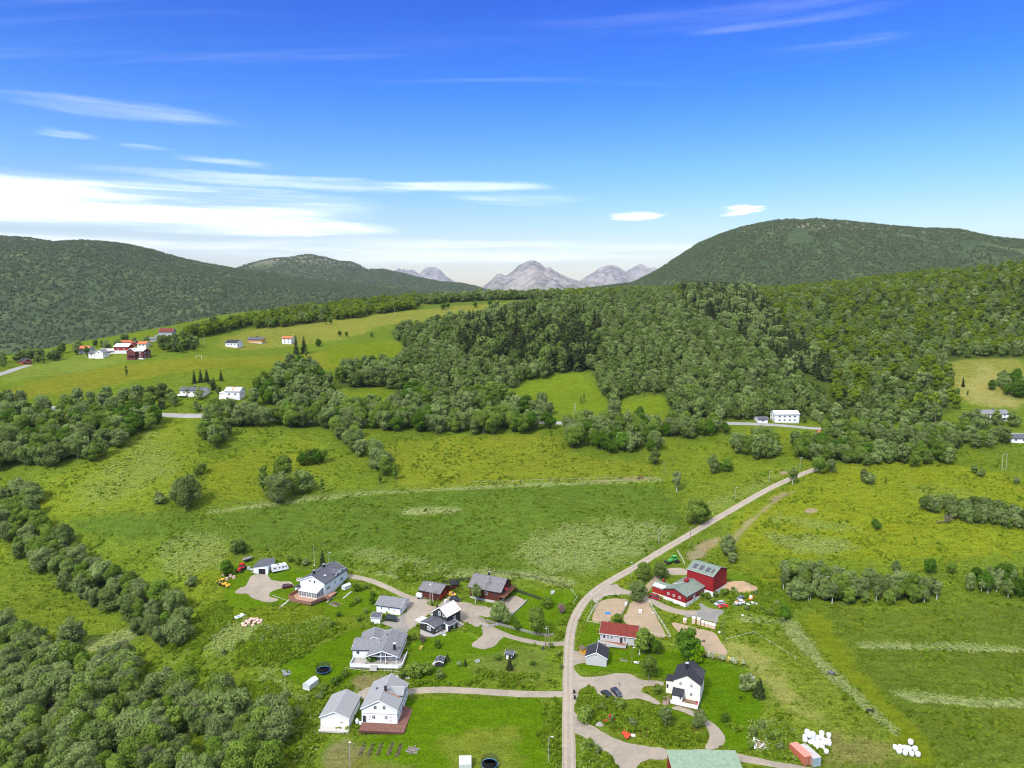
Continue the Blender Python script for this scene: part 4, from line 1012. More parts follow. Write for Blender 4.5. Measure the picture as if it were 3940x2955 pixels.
def lone(pts, h, kind, label, group=None):
    """A tree or bush that can be picked out: base point in 2212-print coordinates."""
    x, y, z = ground(S(pts))[0]
    if 900 < pts[1] < 1150 and 300 < pts[0] < 1980 and h > 3: h *= 1.58
    TREES.append((x, y, h, kind, label, group))
_ONE = [
 ((405,1097),11,'willow','big round grey willow pair standing alone in the upper meadow',0),((392,1090),9,'willow','smaller half of the round grey willow pair in the upper meadow',0),
 ((345,1087),4,'greybush','low grey bush beside the big round willow pair',0),((435,1026),4.2,'bush','small round bush at the lower end of the short tree row',0),
 ((600,1084),10,'willow','broad pale willow at the front of the meadow tree clump',0),((570,1062),9.5,'slim','narrow dark tree at one end of the meadow tree clump',0),
 ((612,1045),10,'leafy','tallest tree of the meadow clump, behind the broad willow',0),((634,1068),8,'leafy','dark tree squeezed beside the broad willow in the clump',0),((655,1062),8,'willow','spreading tree at the far side of the meadow clump',0),
 ((695,1066),6.5,'slim','single narrow cone-shaped tree between the clump and the tree tongue',0),
 ((653,1005),5,'dark','dark bushy tree at the near end of the small hedge in the meadow',0),((668,1003),6,'leafy','bushy tree in the middle of the small hedge in the meadow',0),((682,1001),6,'dark','bushy tree next to the end of the small meadow hedge',0),((697,998),5,'leafy','bushy tree at the far end of the small meadow hedge',0),
 ((853,1036),6,'slim','narrow tree just below the tongue of trees',0),((821,1046),4.6,'slim','small pointed tree at the tip of the tongue of trees',0),((1190,945),4,'slim','tiny dark tree at the top edge of the hay meadow',0),
 ((920,1105),2.2,'darkbush','dark bush alone inside the white flower patch in the field',0),
 ((1462,1062),8,'birch','upright tree with a bare stem at the corner of the clover field',0),((1500,1134),9.5,'leafy','dark bushy tree on the field side of the gravel lane',0),((1518,1128),7,'dark','second dark tree tucked behind the bushy tree by the lane',0),
 ((1572,1200),10.5,'willow','grey tree with bare lower branches above the red barn',0),((1582,1216),5.5,'greybush','low grey shrub at the foot of the tree above the barn',0),
 ((1387,1256),9,'leafy','dark tree at the road bend before the barn yard',0),((1426,1250),8,'willow','pale green tree beside the barn approach',0),((1377,1298),9,'willow','round grey tree at the corner of the sand paddock',0),
 ((1712,1046),6.5,'birch','thin pale tree leaning over the gravel lane',0),((1892,1145),4,'dark','small dark crooked tree alone in the yellow-green pasture',0),
 ((1865,1040),5,'willow','bushy willow at the top of the yellow-green pasture',0),((1880,1046),4.2,'greybush','low grey bush next to the willow at the pasture top',0),((1913,1048),3.4,'slim','very small pointed tree in the upper pasture',0),
 ((1770,1024),7,'leafy','tree standing at the end of the gravel lane',0),((1795,1020),5.5,'willow','low willow just past the end of the lane',0),
 ((2120,1030),5,'greybush','low dark willow bush at the pasture edge by the twin poles',0),((2105,1022),5,'greybush','grey bush beside the low willow at the pasture edge',0),((2195,1045),4.5,'greybush','grey bush at the edge of the picture below the small grey roof',0),
 ((490,1243),7.5,'dark','round dense tree next to the red tractor',0),((415,1266),5,'greybush','grey bush on the weedy slope below the gravel yard',0),((285,1252),4.5,'greybush','grey bush on the edge of the tree belt in the meadow',0),((275,1247),3.5,'darkbush','small dark bush touching the grey bush in the meadow',0),
 ((697,1232),9.5,'spruce','dark spruce behind the long white house',0),
 ((1027,1303),8.8,'birch','birch in front of the big brown log house',0),((1081,1346),9,'willow','drooping tree at the edge of the gravel forecourt',0),((1159,1371),11.5,'leafy','tall weeping birch on the fenced lawn',0),
 ((1115,1361),4.2,'dark','dark round shrub beside the tall weeping birch',0),((1181,1312),4.4,'bush','green round shrub at the corner of the fenced lawn',0),((1214,1324),4.0,'lilac','purple-leaved shrub by the roadside hedge',0),
 ((912,1387),3.0,'lilac','pink flowering lilac below the black house deck',0),((944,1399),3.2,'darkbush','dark green bush in front of the black house deck',0),((910,1403),1.6,'yellowbush','bright yellow low shrub on the lawn',0),((893,1382),2.2,'bush','olive hedge bush beside the white pergola',0),((885,1378),2.0,'brightbush','light green bush at the end of the olive hedge',0),
 ((991,1439),2.1,'whitebush','white flowering bush between two clipped columns',0),((1005,1438),2.6,'juniper','clipped brown-green column bush on the garden lawn',0),((966,1428),2.8,'juniper','slim column bush beside the garden shed',0),
 ((1101,1446),5.5,'spruce','small spruce in front of the blue-roofed playhouse',0),
 ((898,1463),5,'bush','large green bush on the bank below the grey bungalow',0),((925,1455),4,'bush','green bush on the bank behind the garden shed',0),((950,1466),3.4,'greybush','pale bush on the garden bank above the drive',0),((1075,1425),2.4,'bush','low bush in the rough garden corner',0),((870,1466),3.2,'bush','bush at the end of the bank by the white house ridge',0),
 ((1485,1424),12,'dark','big dense dark maple behind the white house with black roof',0),((1500,1428),8,'brightbush','bright green tree touching the dark maple',0),((1390,1411),10,'leafy','tall tree at the gable of the red-roofed house',0),((1420,1414),6,'dark','bushy tree between the red-roofed house and the maple',0),((1405,1405),6.5,'leafy','tree tucked behind the gable of the red-roofed house',0),((1402,1467),8.6,'leafy','tree on the lawn beside the gravel parking',0),
 ((1335,1347),4,'bush','round green bush behind the red roof',0),((1421,1497),3,'bush','green bush beside the brick path',0),((1437,1572),7.2,'birch','small birch in the rough ground below the terrace',0),((1510,1570),5.6,'willow','small grey tree at the bend of the gravel track',0),((1566,1558),3,'darkbush','dark bush alone on the bright lawn',0),
 ((1640,1505),6.5,'juniper','dark cone-shaped conifer at the lawn edge',0),((1611,1490),6,'greybush','loose grey shrub at the lawn corner',0),((1622,1482),4.5,'whitebush','pale blossoming shrub beside the loose grey shrub',0),((1600,1510),2.6,'brightbush','light green bush below the loose grey shrub',0),
 ((1268,1556),4.5,'bush','big rounded bush beside the road junction',0),((1300,1535),3,'bush','bush in the weedy triangle near the parked cars',0),((1340,1530),3,'bush','bush in the middle of the weedy triangle',0),((1367,1570),3.2,'greybush','grey bush in the weedy triangle near the red tarp',0),((1320,1560),2.6,'greybush','low bush behind the red wooden frame',0),
 ((1694,1338),6,'dark','round dark tree above the pale flower strip',0),
 ((771,1277),3.6,'bush','round bush beside the small polytunnel',0),((792,1272),2.8,'bush','second round bush towards the drive',0),((805,1290),3.2,'darkbush','dark hedge bush nearest the drive by the white garage',0),((802,1303),3.2,'darkbush','dark hedge bush behind the white garage',0),((758,1310),2.8,'brightbush','bright green fruit bush in the vegetable garden',0),((772,1302),2.6,'bush','fruit bush in the vegetable garden',0),((732,1331),2.4,'darkbush','dark bush on the slope below the garden',0),((775,1341),3,'bush','bush on the bank above the grey bungalow',0),((716,1356),3,'bush','shrub on the weedy slope above the mown lawn',0),((790,1325),2.4,'bush','small bush beside the white garage',0),
 ((722,1483),3.4,'darkbush','dark bush between trampoline and white garage',0),((733,1474),2.6,'darkbush','small dark bush beside the bare bank',0),((700,1495),3,'bush','bush behind the glass greenhouse',0),((690,1512),3.4,'greybush','pale bush on the edge of the gully',0),((745,1462),2.4,'bush','bush at the top of the bare bank',0),
 ((626,1214),3.6,'bush','bush behind the motorhome',0),((661,1221),3.4,'greybush','grey-green bush in front of the flagpole',0),((645,1217),3.2,'bush','middle bush in the hedge behind the motorhome',0),
 ((800,1432),3.4,'bush','bush at the corner of the bungalow terrace',0),
 ((273,813),9,'slim','single dark upright tree in the middle of the hill field',0),
 ((640,765),18,'spruce','tall old spruce beside the red-roofed hill cottage',0),((657,763),16,'spruce','second tall spruce beside the red-roofed hill cottage',0),((662,772),9,'slim','narrow tree at the foot of the two tall spruces',0),((688,748),8,'dark','rounded tree next to the two tall spruces',0),
 ((734,727),7,'leafy','small tree on the pale strip of the hill',0),((749,727),6,'leafy','second small tree on the pale strip of the hill',0),((803,728),6,'leafy','small tree at the start of the hill wood',0),((713,701),9,'leafy','tree pair standing high on the hill pasture',0),((705,702),6,'slim','small companion of the tree high on the hill pasture',0),
 ((958,669),10,'dark','broad dark tree high on the pasture near the crest',0),((968,666),9,'leafy','tree overlapping the broad dark tree near the crest',0),((1026,664),9,'dark','round tree on the crest pasture',0),((1058,659),9,'dark','second round tree on the crest pasture',0),((1015,680),6,'slim','small tree below the crest pasture',0),
 ((420,828),10,'spruce','first dark spruce in the row behind the cream bungalow',0),((434,826),10,'spruce','second dark spruce in the row behind the cream bungalow',0),((447,825),10,'spruce','third dark spruce in the row behind the cream bungalow',0),((462,842),9,'spruce','spruce nearest the house with the rusty roof stain',0),((478,822),8,'spruce','spruce at the end of the row behind the cream bungalow',0),
 ((1261,869),8.5,'slim','pair of narrow trees in the green forest clearing',0),((1254,872),6,'slim','shorter companion tree in the green forest clearing',0),((1391,858),6,'slim','small tree near the top of the second clearing',0),((1412,857),6.5,'slim','second small tree near the top of the second clearing',0),
 ((1327,906),11,'willow','great round willow above the valley road',0),((1270,922),9,'willow','rounded willow directly on the valley road',0),((1380,908),7,'dark','dark tree at the roadside below the clearing',0),((1540,1022),7,'willow','round willow in the small walled meadow',0),((1570,1018),5,'bush','bush beside the round willow in the small walled meadow',0),((1415,1003),6.5,'willow','willow at the lower end of the roadside grove',0),
 ((2090,855),5,'slim','small dark tree at the corner of the dry hill pasture',0),((2080,835),8,'spruce','brownish spruce at the edge of the dry hill pasture',0),
 ((1512.5,1287.3),3,'bush','bush against the cowshed corner below the tall barn',0),
 ((1528.2,1293.0),3.2,'bush','leafy bush at the foot of the tall barn gable',0),
 ((1545.0,1290.1),3,'greybush','grey-green bush below the barn gable window',0),
 ((1566.4,1284.5),3.2,'bush','bush between the barn gable and the parked cars',0),
 ((1584.3,1280.0),2.8,'greybush','bush at the edge of the sand heap',0),
 ((1541.1,1301.4),2.4,'bush','low bush next to the silver estate car',0),
 ((1630.9,1285.7),2.6,'greybush','bush behind the mini digger',0),
 ((1656.2,1291.3),2.8,'bush','bush at the end of the parked cars',0),
 ((1675.8,1308.1),2.6,'greybush','pale bush in the flower strip beyond the parked cars',0),
 ((1645.0,1319.3),2.4,'bush','low bush below the white saloon car',0),
 ((1614.1,1316.5),2.2,'greybush','grey low bush below the rally car',0),
 ((1664.6,1327.8),2.6,'bush','bush on the bank above the horse pasture',0),
 ((1689.9,1344.6),2.6,'greybush','grey bush on the bank near the round dark tree',0),
 ((1454.1,1280.0),2.2,'bush','bush beside the barn bridge',0),
 ((1628.1,1588.8),3,'greybush','grey-green bush behind the heap of broken boards',0),
 ((1661.8,1600.1),3,'bush','leafy bush between broken boards and the containers',0),
 ((1684.3,1622.5),3,'greybush','bush next to the orange-red container',0),
 ((1675.8,1594.4),2.8,'bush','bush on the weedy bank above the container',0),
 ((1645.0,1572.0),2.6,'greybush','low grey bush high on the weedy bank',0),
 ((1622.5,1616.9),2.4,'bush','bush at the corner of the green-roofed hall',0),
 ((1291.3,1628.1),2.6,'greybush','grey bush in the corner between road and drive',0),
 ((1274.4,1611.3),2.4,'bush','small bush in the corner between road and drive',0),
 ((359.3,1454.1),3,'greybush','grey bush at the foot of the weedy slope',0),
 ((567.0,1386.7),2.2,'greybush','pale bush in the middle of the weedy slope',0),
 ((522.1,1392.3),2.4,'bush','green bush in the middle of the weedy slope',0),
 ((482.8,1414.8),2.6,'greybush','grey bush low on the weedy slope',0),
 ((662.5,1515.8),2.8,'bush','bush beside the white garage on the gully side',0),
 ((645.6,1549.5),3,'greybush','grey bush at the gully edge below the white garage',0),
 ((634.4,1588.8),3,'bush','bush at the gully edge near the dry grass',0),
 ((617.6,1510.2),3.2,'greybush','pale bush between greenhouse and gully wood',0),
 ((1190.2,1397.9),2.0,'bush','low bush behind the green bin',0),
 ((1207.1,1414.8),2.2,'bush','leafy bush at the rounded lane corner',0),
 ((1212.7,1442.9),1.8,'greybush','dark low bush beside the road verge',0),
 ((1150.9,1437.2),1.8,'bush','scrubby bush in the dry garden corner',0),
 ((2010,1240),8,'dark','dark rounded tree above the birch row',0),((1935,1235),5.5,'willow','small willow above the birch row',0),((2055,1240),6,'leafy','tree above the gap in the birch row',0),((1700,1240),7,'willow','tree at the end of the birch row nearest the sand heap',0),
]
for p, h, k, lab, _ in _ONE: lone(p, h, k, lab)
for i in range(11): lone((1522+i*8.4, 1417+i*1.9+(i*7 % 3)), 1.9+(i % 3)*.3, 'whitebush' if i % 3 else 'yellowbush', 'cream-flowered bush in the hedge behind the bright lawn', 'cream flowering hedge')

FOREST = []   # x, y, h, kind
SPRUCE_P = []
def forest(pts, spacing, h, kinds, seed, keep=1.0, hv=.2):
    g = random.Random(seed)
    sp = kinds[0] == 'farspruce'
    if sp: SPRUCE_P.append(world_poly(S(*pts)))
    Q = poisson(S(*pts), spacing*(1.0 if sp else 1.42), seed)
    if not sp:
        for P in SPRUCE_P: Q = Q[~inside(Q[:, 0], Q[:, 1], P) | (np.random.RandomState(seed).rand(len(Q)) < .05)]
    for x, y in Q:
        if g.random() < keep: FOREST.append((x, y, h*(1.15 if sp else 1.32)*g.uniform(1-hv, 1+hv), g.choice(kinds)))
FA = ['far', 'fargreen', 'fargreen']; FO = ['farolive', 'farolive', 'fargreen']
forest([(1440,632),(1500,625),(1560,634),(1640,650),(1660,690),(1690,720),(1740,760),(1800,800),(1790,830),(1740,812),(1700,800),(1660,765),(1620,745),(1580,720),(1540,690),(1470,650)], 5.2, 13, ['farspruce', 'farspruce', 'farspruce', 'farspruce', 'far'], 53, .9, .3)
forest([(988,745),(1010,728),(1040,735),(1060,718),(1090,728),(1110,712),(1150,722),(1180,708),(1215,716),(1240,700),(1262,712),(1285,745),(1283,800),(1240,802),(1190,806),(1160,798),(1120,806),(1080,790),(1040,792),(1000,770)], 5.6, 17, ['farspruce', 'farspruce', 'farspruce', 'farspruce', 'fargreen'], 56, .8, .35)
forest([(1000,700),(1040,690),(1130,676),(1170,672),(1180,695),(1140,704),(1060,712)], 9, 13, ['farspruce', 'farspruce', 'far'], 57, .5, .35)
forest([(1230,690),(1270,684),(1300,715),(1290,745),(1255,735)], 9, 15, ['farspruce'], 58, .6, .3)
forest([(835,722),(900,708),(1000,690),(1080,672),(1160,662),(1240,655),(1330,640),(1450,640),(1500,680),(1600,745),(1700,800),(1790,880),(1780,902),(1700,902),(1600,908),(1500,905),(1460,900),(1445,870),(1440,850),(1375,852),(1320,880),(1290,830),(1280,800),(1240,802),(1120,838),(1040,846),(900,858),(860,838),(730,838),(770,815),(860,795),(880,750)], 6.3, 9.0, FA, 51)
forest([(1240,655),(1330,640),(1450,628),(1510,690),(1620,750),(1700,830),(1600,850),(1450,800),(1330,720),(1270,690)], 14, 7, FA, 52, .3)
forest([(1640,640),(1800,628),(2000,610),(2230,585),(2260,590),(2260,770),(2120,772),(2035,780),(2050,820),(2080,862),(2060,900),(2020,905),(1930,902),(1830,900),(1790,870),(1800,800),(1690,720),(1650,660)], 6.8, 8.8, FO+['fargreen', 'far'], 54)
forest([(1310,630),(1440,624),(1640,634),(1800,622),(2000,600),(2260,570),(2260,600),(2000,628),(1800,645),(1640,650),(1450,640),(1330,640),(1180,655)], 7.0, 8.5, FO, 55)
forest([(700,688),(760,676),(900,658),(905,668),(850,674),(730,695)], 5, 9, FO, 60)
forest([(330,760),(350,745),(420,742),(430,757),(390,768)], 6.5, 8, FA, 61)
forest([(540,706),(600,690),(680,686),(700,697),(640,704),(560,712)], 4.8, 9, FO, 62)
forest([(392,730),(430,718),(520,700),(600,686),(700,672),(800,662),(900,650),(905,655),(800,670),(700,680),(600,698),(520,708),(440,728),(395,740)], 4.8, 9.5, FO, 63)
forest([(100,765),(200,750),(300,735),(330,745),(300,750),(210,765),(180,775),(110,782)], 8, 7.5, FA, 64, .7)
forest([(-60,790),(20,778),(100,765),(110,778),(40,790),(-60,812)], 8, 7.5, FA, 65, .7)
forest([(900,650),(1000,646),(1100,642),(1240,640),(1240,646),(1130,648),(1000,652),(910,660)], 4.8, 9, FA, 66)
forest([(1160,655),(1240,645),(1330,630),(1330,640),(1240,655)], 7, 8, FA, 67, .8)
forest([(1790,895),(1900,890),(2040,900),(2060,915),(1900,908),(1800,905)], 7.5, 8.5, FA, 68, .8)
forest([(75,775),(110,775),(110,785),(80,788)], 6, 7, FA, 69)
forest([(1440,900),(1600,900),(1640,905),(1620,912),(1500,910)], 7, 8, FA, 70, .7)
def beyond():
    # woods on the far side of the crest, down to the valley floor
    g = np.random.RandomState(71)
    for _ in range(5200):
        a = g.uniform(-.95, .95); y = g.uniform(np.interp(a, [-1.15, -.73, -.5, -.3, 0, .3, .95], [650, 730, 930, 1060, 1160, 1120, 1030])+25, 2300); x = a*y
        FOREST.append((x, y, g.uniform(6, 10), ['far', 'fargreen', 'farspruce', 'farolive'][g.randint(0, 4)]))
def plant_all():
    xs = np.array([t[0] for t in TREES]); ys = np.array([t[1] for t in TREES]); zs = terrain(xs, ys)
    paved = on_paving(xs, ys, .6)
    NAMES = {'willow': 'willow_tree', 'leafy': 'broadleaf_tree', 'birch': 'birch_tree', 'dark': 'maple_tree', 'slim': 'alder_tree', 'spruce': 'spruce_tree', 'juniper': 'juniper', 'olive': 'broadleaf_tree',
             'bush': 'bush', 'greybush': 'bush', 'darkbush': 'bush', 'brightbush': 'bush', 'lilac': 'lilac_bush', 'whitebush': 'bush', 'yellowbush': 'bush'}
    CATS = {'spruce': 'spruce', 'juniper': 'juniper', 'bush': 'bush', 'greybush': 'bush', 'darkbush': 'bush', 'brightbush': 'bush', 'lilac': 'bush', 'whitebush': 'bush', 'yellowbush': 'bush'}
    order = sorted(range(len(TREES)), key=lambda i: (i < N_WOOD, -TREES[i][2]/TREES[i][1]))
    count = {}
    g = random.Random(5)
    for i in order:
        x, y, h, k, lab, grp = TREES[i]; z = zs[i]
        if i < N_WOOD and paved[i]: continue
        nm = NAMES.get(k, 'broadleaf_tree')
        if i < N_WOOD and (k.startswith('far') or count.get(nm, 0) >= 280):
            FOREST.append((x, y, h, {'willow': 'far', 'birch': 'far'}.get(k, k if k.startswith('far') else 'fargreen'))); continue
        count[nm] = count.get(nm, 0)+1
        cr, tr, hh = PROTO[k][g.randrange(len(PROTO[k]))]
        s = h/hh; wd = s*g.uniform(.92, 1.12)
        o = thing(nm, lab, CATS.get(k, 'tree'), (x, y, z-.1), g.uniform(0, 6.28), grp)
        o.scale = (wd, wd, s)
        link('trunk', tr, o); link('crown', cr, o)
    beyond()
    F = FOREST; fx = np.array([f[0] for f in F]); fy = np.array([f[1] for f in F]); fz = terrain(fx, fy)
    pv = on_paving(fx, fy, 2.0)
    kinds = sorted({f[3] for f in F}); pools = []; pick = []
    base = {}
    for k in kinds:
        base[k] = len(pools); pools += [(joined(c, t), hh) for c, t, hh in PROTO[k]]
    rng = random.Random(9); P = []; Sz = []; I = []
    for j, f in enumerate(F):
        if pv[j]: continue
        q = base[f[3]]+rng.randrange(len(PROTO[f[3]])); P.append((fx[j], fy[j], fz[j]-.15)); Sz.append(f[2]/pools[q][1]); I.append(q)
    o = scatter('forest', P, Sz, [p[0] for p in pools], 3, label='mixed birch and spruce forest covering the hillside', category='forest', kind='stuff')
    o.data.attributes['pick'].data.foreach_set('value', np.array(I, np.int32))
    print('trees', count, 'forest', len(P))
plant_all()

def far_woods():
    """Tree clumps on the far hills."""
    P = []; Sz = []; g = np.random.RandomState(3)
    for key, n, h in (('left', 30000, 11), ('right', 34000, 10), ('middle', 10000, 16)):
        X, Y, H = HILLS[key]; nr, nc = X.shape
        half = nr//2+2
        i = g.randint(0, half-1, n); j = g.randint(0, nc-1, n); u = g.rand(n); v = g.rand(n)
        f = lambda A: (A[i, j]*(1-u)+A[i+1, j]*u)*(1-v)+(A[i, j+1]*(1-u)+A[i+1, j+1]*u)*v
        p = np.stack([f(X), f(Y), f(H)], -1)
        bare = fbm(p[:, 0], p[:, 1], 420, 77, 4) > .73
        top = p[:, 2] > np.percentile(H[half-3], 96)*.98
        k = ~(bare | (top & (g.rand(n) < .8))) & (p[:, 2] > 3)
        P.append(p[k]); Sz.append(h/9.*g.uniform(.6, 1.2, k.sum()))
    P = np.concatenate(P); Sz = np.concatenate(Sz); P[:, 2] -= Sz*4.0
    scatter('far_forest', P, Sz, [c for c, t, h in PROTO['hillclump']], 8, label='dark birch woods covering the far hills', category='forest', kind='stuff')
far_woods()

# ------------------------------------------------------------------ meadow plants
def tuft(name, seed, n, r, h, w, m):
    g = np.random.RandomState(seed); V = []
    for k in range(n):
        a = g.uniform(0, 6.28); d = g.uniform(0, r); p = np.array([math.cos(a)*d, math.sin(a)*d, 0]); b = g.uniform(0, 6.28)
        t = np.array([math.cos(b), math.sin(b), 0])*w*g.uniform(.6, 1.3); l = np.array([g.normal()*.35*h, g.normal()*.35*h, h*g.uniform(.6, 1.2)])
        V += [p-t, p+t, p+l+t*.55, p+l-t*.55]
    return quads_mesh(name, np.array(V), m)
def umbel(name, seed, n, r, h, w, m):
    g = np.random.RandomState(seed); V = []
    for k in range(n):
        a = g.uniform(0, 6.28); d = g.uniform(0, r); p = np.array([math.cos(a)*d, math.sin(a)*d, h*g.uniform(.7, 1.1)]); b = g.uniform(0, 6.28)
        t = np.array([math.cos(b), math.sin(b), g.normal()*.25]); q = np.array([-math.sin(b), math.cos(b), g.normal()*.25]); s = w*g.uniform(.6, 1.3)
        V += [p-t*s, p-q*s, p+t*s, p+q*s]
    return quads_mesh(name, np.array(V), m)
def meadow():
    LEAF['mead'] = leaf_mat('meadow_grass', (.145, .215, .010), (.205, .26, .020), .25, .5)
    LEAF['weed'] = leaf_mat('tall_weeds', (.175, .285, .012), (.24, .335, .03), .25, .55)
    LEAF['pars'] = leaf_mat('cow_parsley', (.44, .50, .20), (.30, .38, .10), .2, .55)
    G = GRD; g = np.random.RandomState(12)
    vis = (G['y'] < 470) & (np.abs(G['x']) < G['y']*.86+6)
    def pick(w, n, sp=.8):
        w = np.where(vis, w*G['area'], 0); i = g.choice(len(w), n, p=w/w.sum())
        x = G['x'][i]+g.uniform(-sp, sp, n); y = G['y'][i]+g.uniform(-sp, sp, n)
        k = ~on_paving(x, y, .25); x = x[k]; y = y[k]
        return np.stack([x, y, terrain(x, y)-.03], -1)
    near = np.clip(1.6-G['y']/400, .25, 1)
    wv = np.clip(fbm(G['x'], G['y'], 7, 66, 4)-.36, 0, 1)*3
    P = pick((1-G['lawn'])*near*wv, 30000)
    scatter('meadow_grass', P, g.uniform(.6, 1.35, len(P)), [tuft('grass_tuft', s, 13, .5, .38, .10, LEAF['mead']) for s in range(4)], 21, label='tall hay grass standing in tufts over the meadows', category='grass', kind='stuff')
    P = pick(np.clip(G['fl']-.25, 0, 1)*near, 20000, 1.0)
    scatter('cow_parsley', P, g.uniform(.6, 1.3, len(P)), [umbel('flower_head', s, 14, .5, .8, .10, LEAF['pars']) for s in range(3)], 22, label='pale cow parsley flowering along ditches and field edges', category='flowers', kind='stuff')
    rough = np.zeros(len(G['x']))
    for pts, wt in ((S((520,1330),(420,1400),(440,1450),(560,1480),(620,1520),(700,1560),(690,1659),(620,1659),(560,1530),(440,1470),(390,1430),(390,1360),(430,1310),(490,1300)), 1), (S((1250,1495),(1300,1495),(1400,1540),(1530,1590),(1470,1615),(1380,1590),(1290,1570),(1250,1540)), 1),
                    (S((560,1360),(700,1340),(740,1370),(640,1420),(560,1440),(500,1430)), .8), (S((1640,1540),(1740,1600),(1800,1640),(1700,1650),(1610,1610)), 1), (S((1570,1270),(1690,1260),(1720,1340),(1640,1330),(1560,1290)), .8), (S((880,1470),(1190,1470),(1200,1490),(880,1488)), .5),
                    (S((1196,1500),(1215,1500),(1215,1659),(1170,1659)), .7), (S((1240,1590),(1330,1640),(1330,1690),(1240,1690)), .8), (S((700,1470),(770,1500),(700,1550),(650,1520)), 1), (S((840,1240),(900,1235),(1000,1245),(900,1265)), .7), (S((1195,1370),(1215,1300),(1260,1280),(1225,1340),(1212,1385)), .8)):
        Pw = world_poly(pts); rough = np.maximum(rough, wt*np.clip(sdf(G['x'], G['y'], Pw)/5+.5, 0, 1) if False else wt*inside(G['x']+(fbm(G['x'], G['y'], 9, 3)-.5)*16, G['y']+(fbm(G['x'], G['y'], 9, 13)-.5)*22, Pw))
    ed = np.clip(fbm(G['x'], G['y'], 12, 91, 4)-.5, 0, 1)*(1-G['lawn'])*.6
    P = pick((rough+ed*.5)*near, 15000)
    scatter('tall_weeds', P, g.uniform(.6, 1.5, len(P)), [quads_mesh('weed_clump', crown(400+s, .75, .85, .0, 8, 40, .32, .8), LEAF['weed']) for s in range(4)], 23, label='lush tall weeds on slopes, banks and verges', category='weeds', kind='stuff')
meadow()
# ------------------------------------------------------------------ buildings
WHITE = mat('white_paint', (.74, .74, .72), .6, .04, .8)
CREAM = mat('cream_paint', (.76, .72, .60), .6, .05, .8)
WARMW = mat('warm_white_paint', (.74, .70, .60), .6, .05, .8)
BLUEW = mat('pale_blue_paint', (.66, .71, .74), .6, .05, .8)
PALEG = mat('pale_grey_paint', (.44, .44, .43), .65, .06, 1.2, .1, 9)
BLACKW = mat('black_stained_boards', (.028, .031, .030), .7, .25, 1.5, .2, 9)
REDW = mat('barn_red_boards', (.235, .010, .013), .7, .16, .9, .2, 7)
REDL = mat('light_red_boards', (.31, .020, .016), .7, .14, .9, .2, 7)
BROWN = mat('brown_log_wall', (.085, .022, .014), .7, .25, 1.4, .3, 7)
REDDOOR = mat('red_door_paint', (.33, .016, .010), .5, .12, 2)
CONC = mat('concrete', (.46, .44, .41), .9, .15, 1.5, .2)
WHITEF = mat('whitewashed_foundation', (.66, .65, .62), .85, .14, 1.2)
GLASS = mat('window_glass', (.030, .038, .045), .08, .3, 1.5, spec=.7)
CURT = mat('curtained_glass', (.20, .21, .21), .15, .5, 2.2, spec=.6)
DKTRIM = mat('dark_trim', (.035, .037, .042), .6, .1)
BLACKM = mat('black_metal', (.018, .018, .020), .45, .15)
METAL = mat('galvanised_metal', (.42, .44, .46), .45, .15, 2, metal=.3)
WOODG = mat('weathered_wood', (.30, .275, .25), .85, .25, 2.5, .3)
WOODR = mat('stained_deck_wood', (.27, .115, .070), .75, .18, 1.5, .2)
ORANGE = mat('orange_paint', (.62, .25, .03), .6, .08)
YELW = mat('yellow_paint', (.62, .33, .035), .6, .08)
GREYW = mat('mid_grey_paint', (.33, .33, .33), .65, .08)
T_GREY = tile_mat('grey_roof_tiles', (.19, .19, .20), (.225, .225, .232), (.16, .16, .17), .45, .38, .05)
T_DGREY = tile_mat('dark_grey_roof_tiles', (.105, .110, .128), (.130, .135, .150), (.07, .07, .08), .42, .36, .05)
T_BLACK = tile_mat('black_roof_tiles', (.036, .038, .046), (.052, .054, .062), (.022, .022, .026), .42, .36, .05)
T_FELT = tile_mat('mid_grey_shingles', (.165, .160, .165), (.190, .185, .188), (.12, .118, .12), .9, .3, .03)
T_SLATE = tile_mat('pale_slates', (.24, .245, .25), (.29, .29, .29), (.10, .10, .105), .62, .50, .035, .75, .8)
T_RED = tile_mat('red_roof_tiles', (.185, .034, .024), (.225, .046, .032), (.11, .020, .015), .40, .42, .06)
T_GREEN = tile_mat('green_metal_roof', (.165, .205, .165), (.175, .215, .175), (.13, .165, .13), 30., .8, .02, .55, .5)
T_GREEN2 = tile_mat('pale_green_metal_roof', (.205, .285, .195), (.212, .292, .20), (.18, .25, .17), 30., .8, .02, .55, .4)
T_PALE = tile_mat('pale_roof_panels', (.56, .53, .49), (.62, .60, .56), (.40, .37, .34), 1.5, 1.0, .03, .7, .3, (.42, .36, .31))
T_WHITE = tile_mat('white_roof_sheets', (.68, .67, .65), (.72, .71, .69), (.55, .54, .52), 30., .9, .02)
T_RUST = tile_mat('rust_stained_white_roof', (.66, .64, .60), (.70, .68, .64), (.55, .5, .45), 30., .9, .02, .7, .4, (.48, .17, .05))
T_RUSTY = tile_mat('rusty_sheet_roof', (.42, .13, .06), (.36, .10, .045), (.25, .08, .04), 30., .7, .03)
T_DECK = tile_mat('red_brown_decking', (.185, .088, .066), (.205, .10, .075), (.11, .05, .04), 4.0, .15, .012, .75, .4, None, .3)
T_DECKG = tile_mat('grey_decking', (.36, .335, .31), (.40, .375, .35), (.20, .19, .18), 4.0, .15, .012, .8, .4, None, .3)
T_DECKW = tile_mat('pale_brown_decking', (.40, .235, .165), (.44, .27, .19), (.24, .13, .09), 4.0, .15, .012, .8, .4, None, .3)

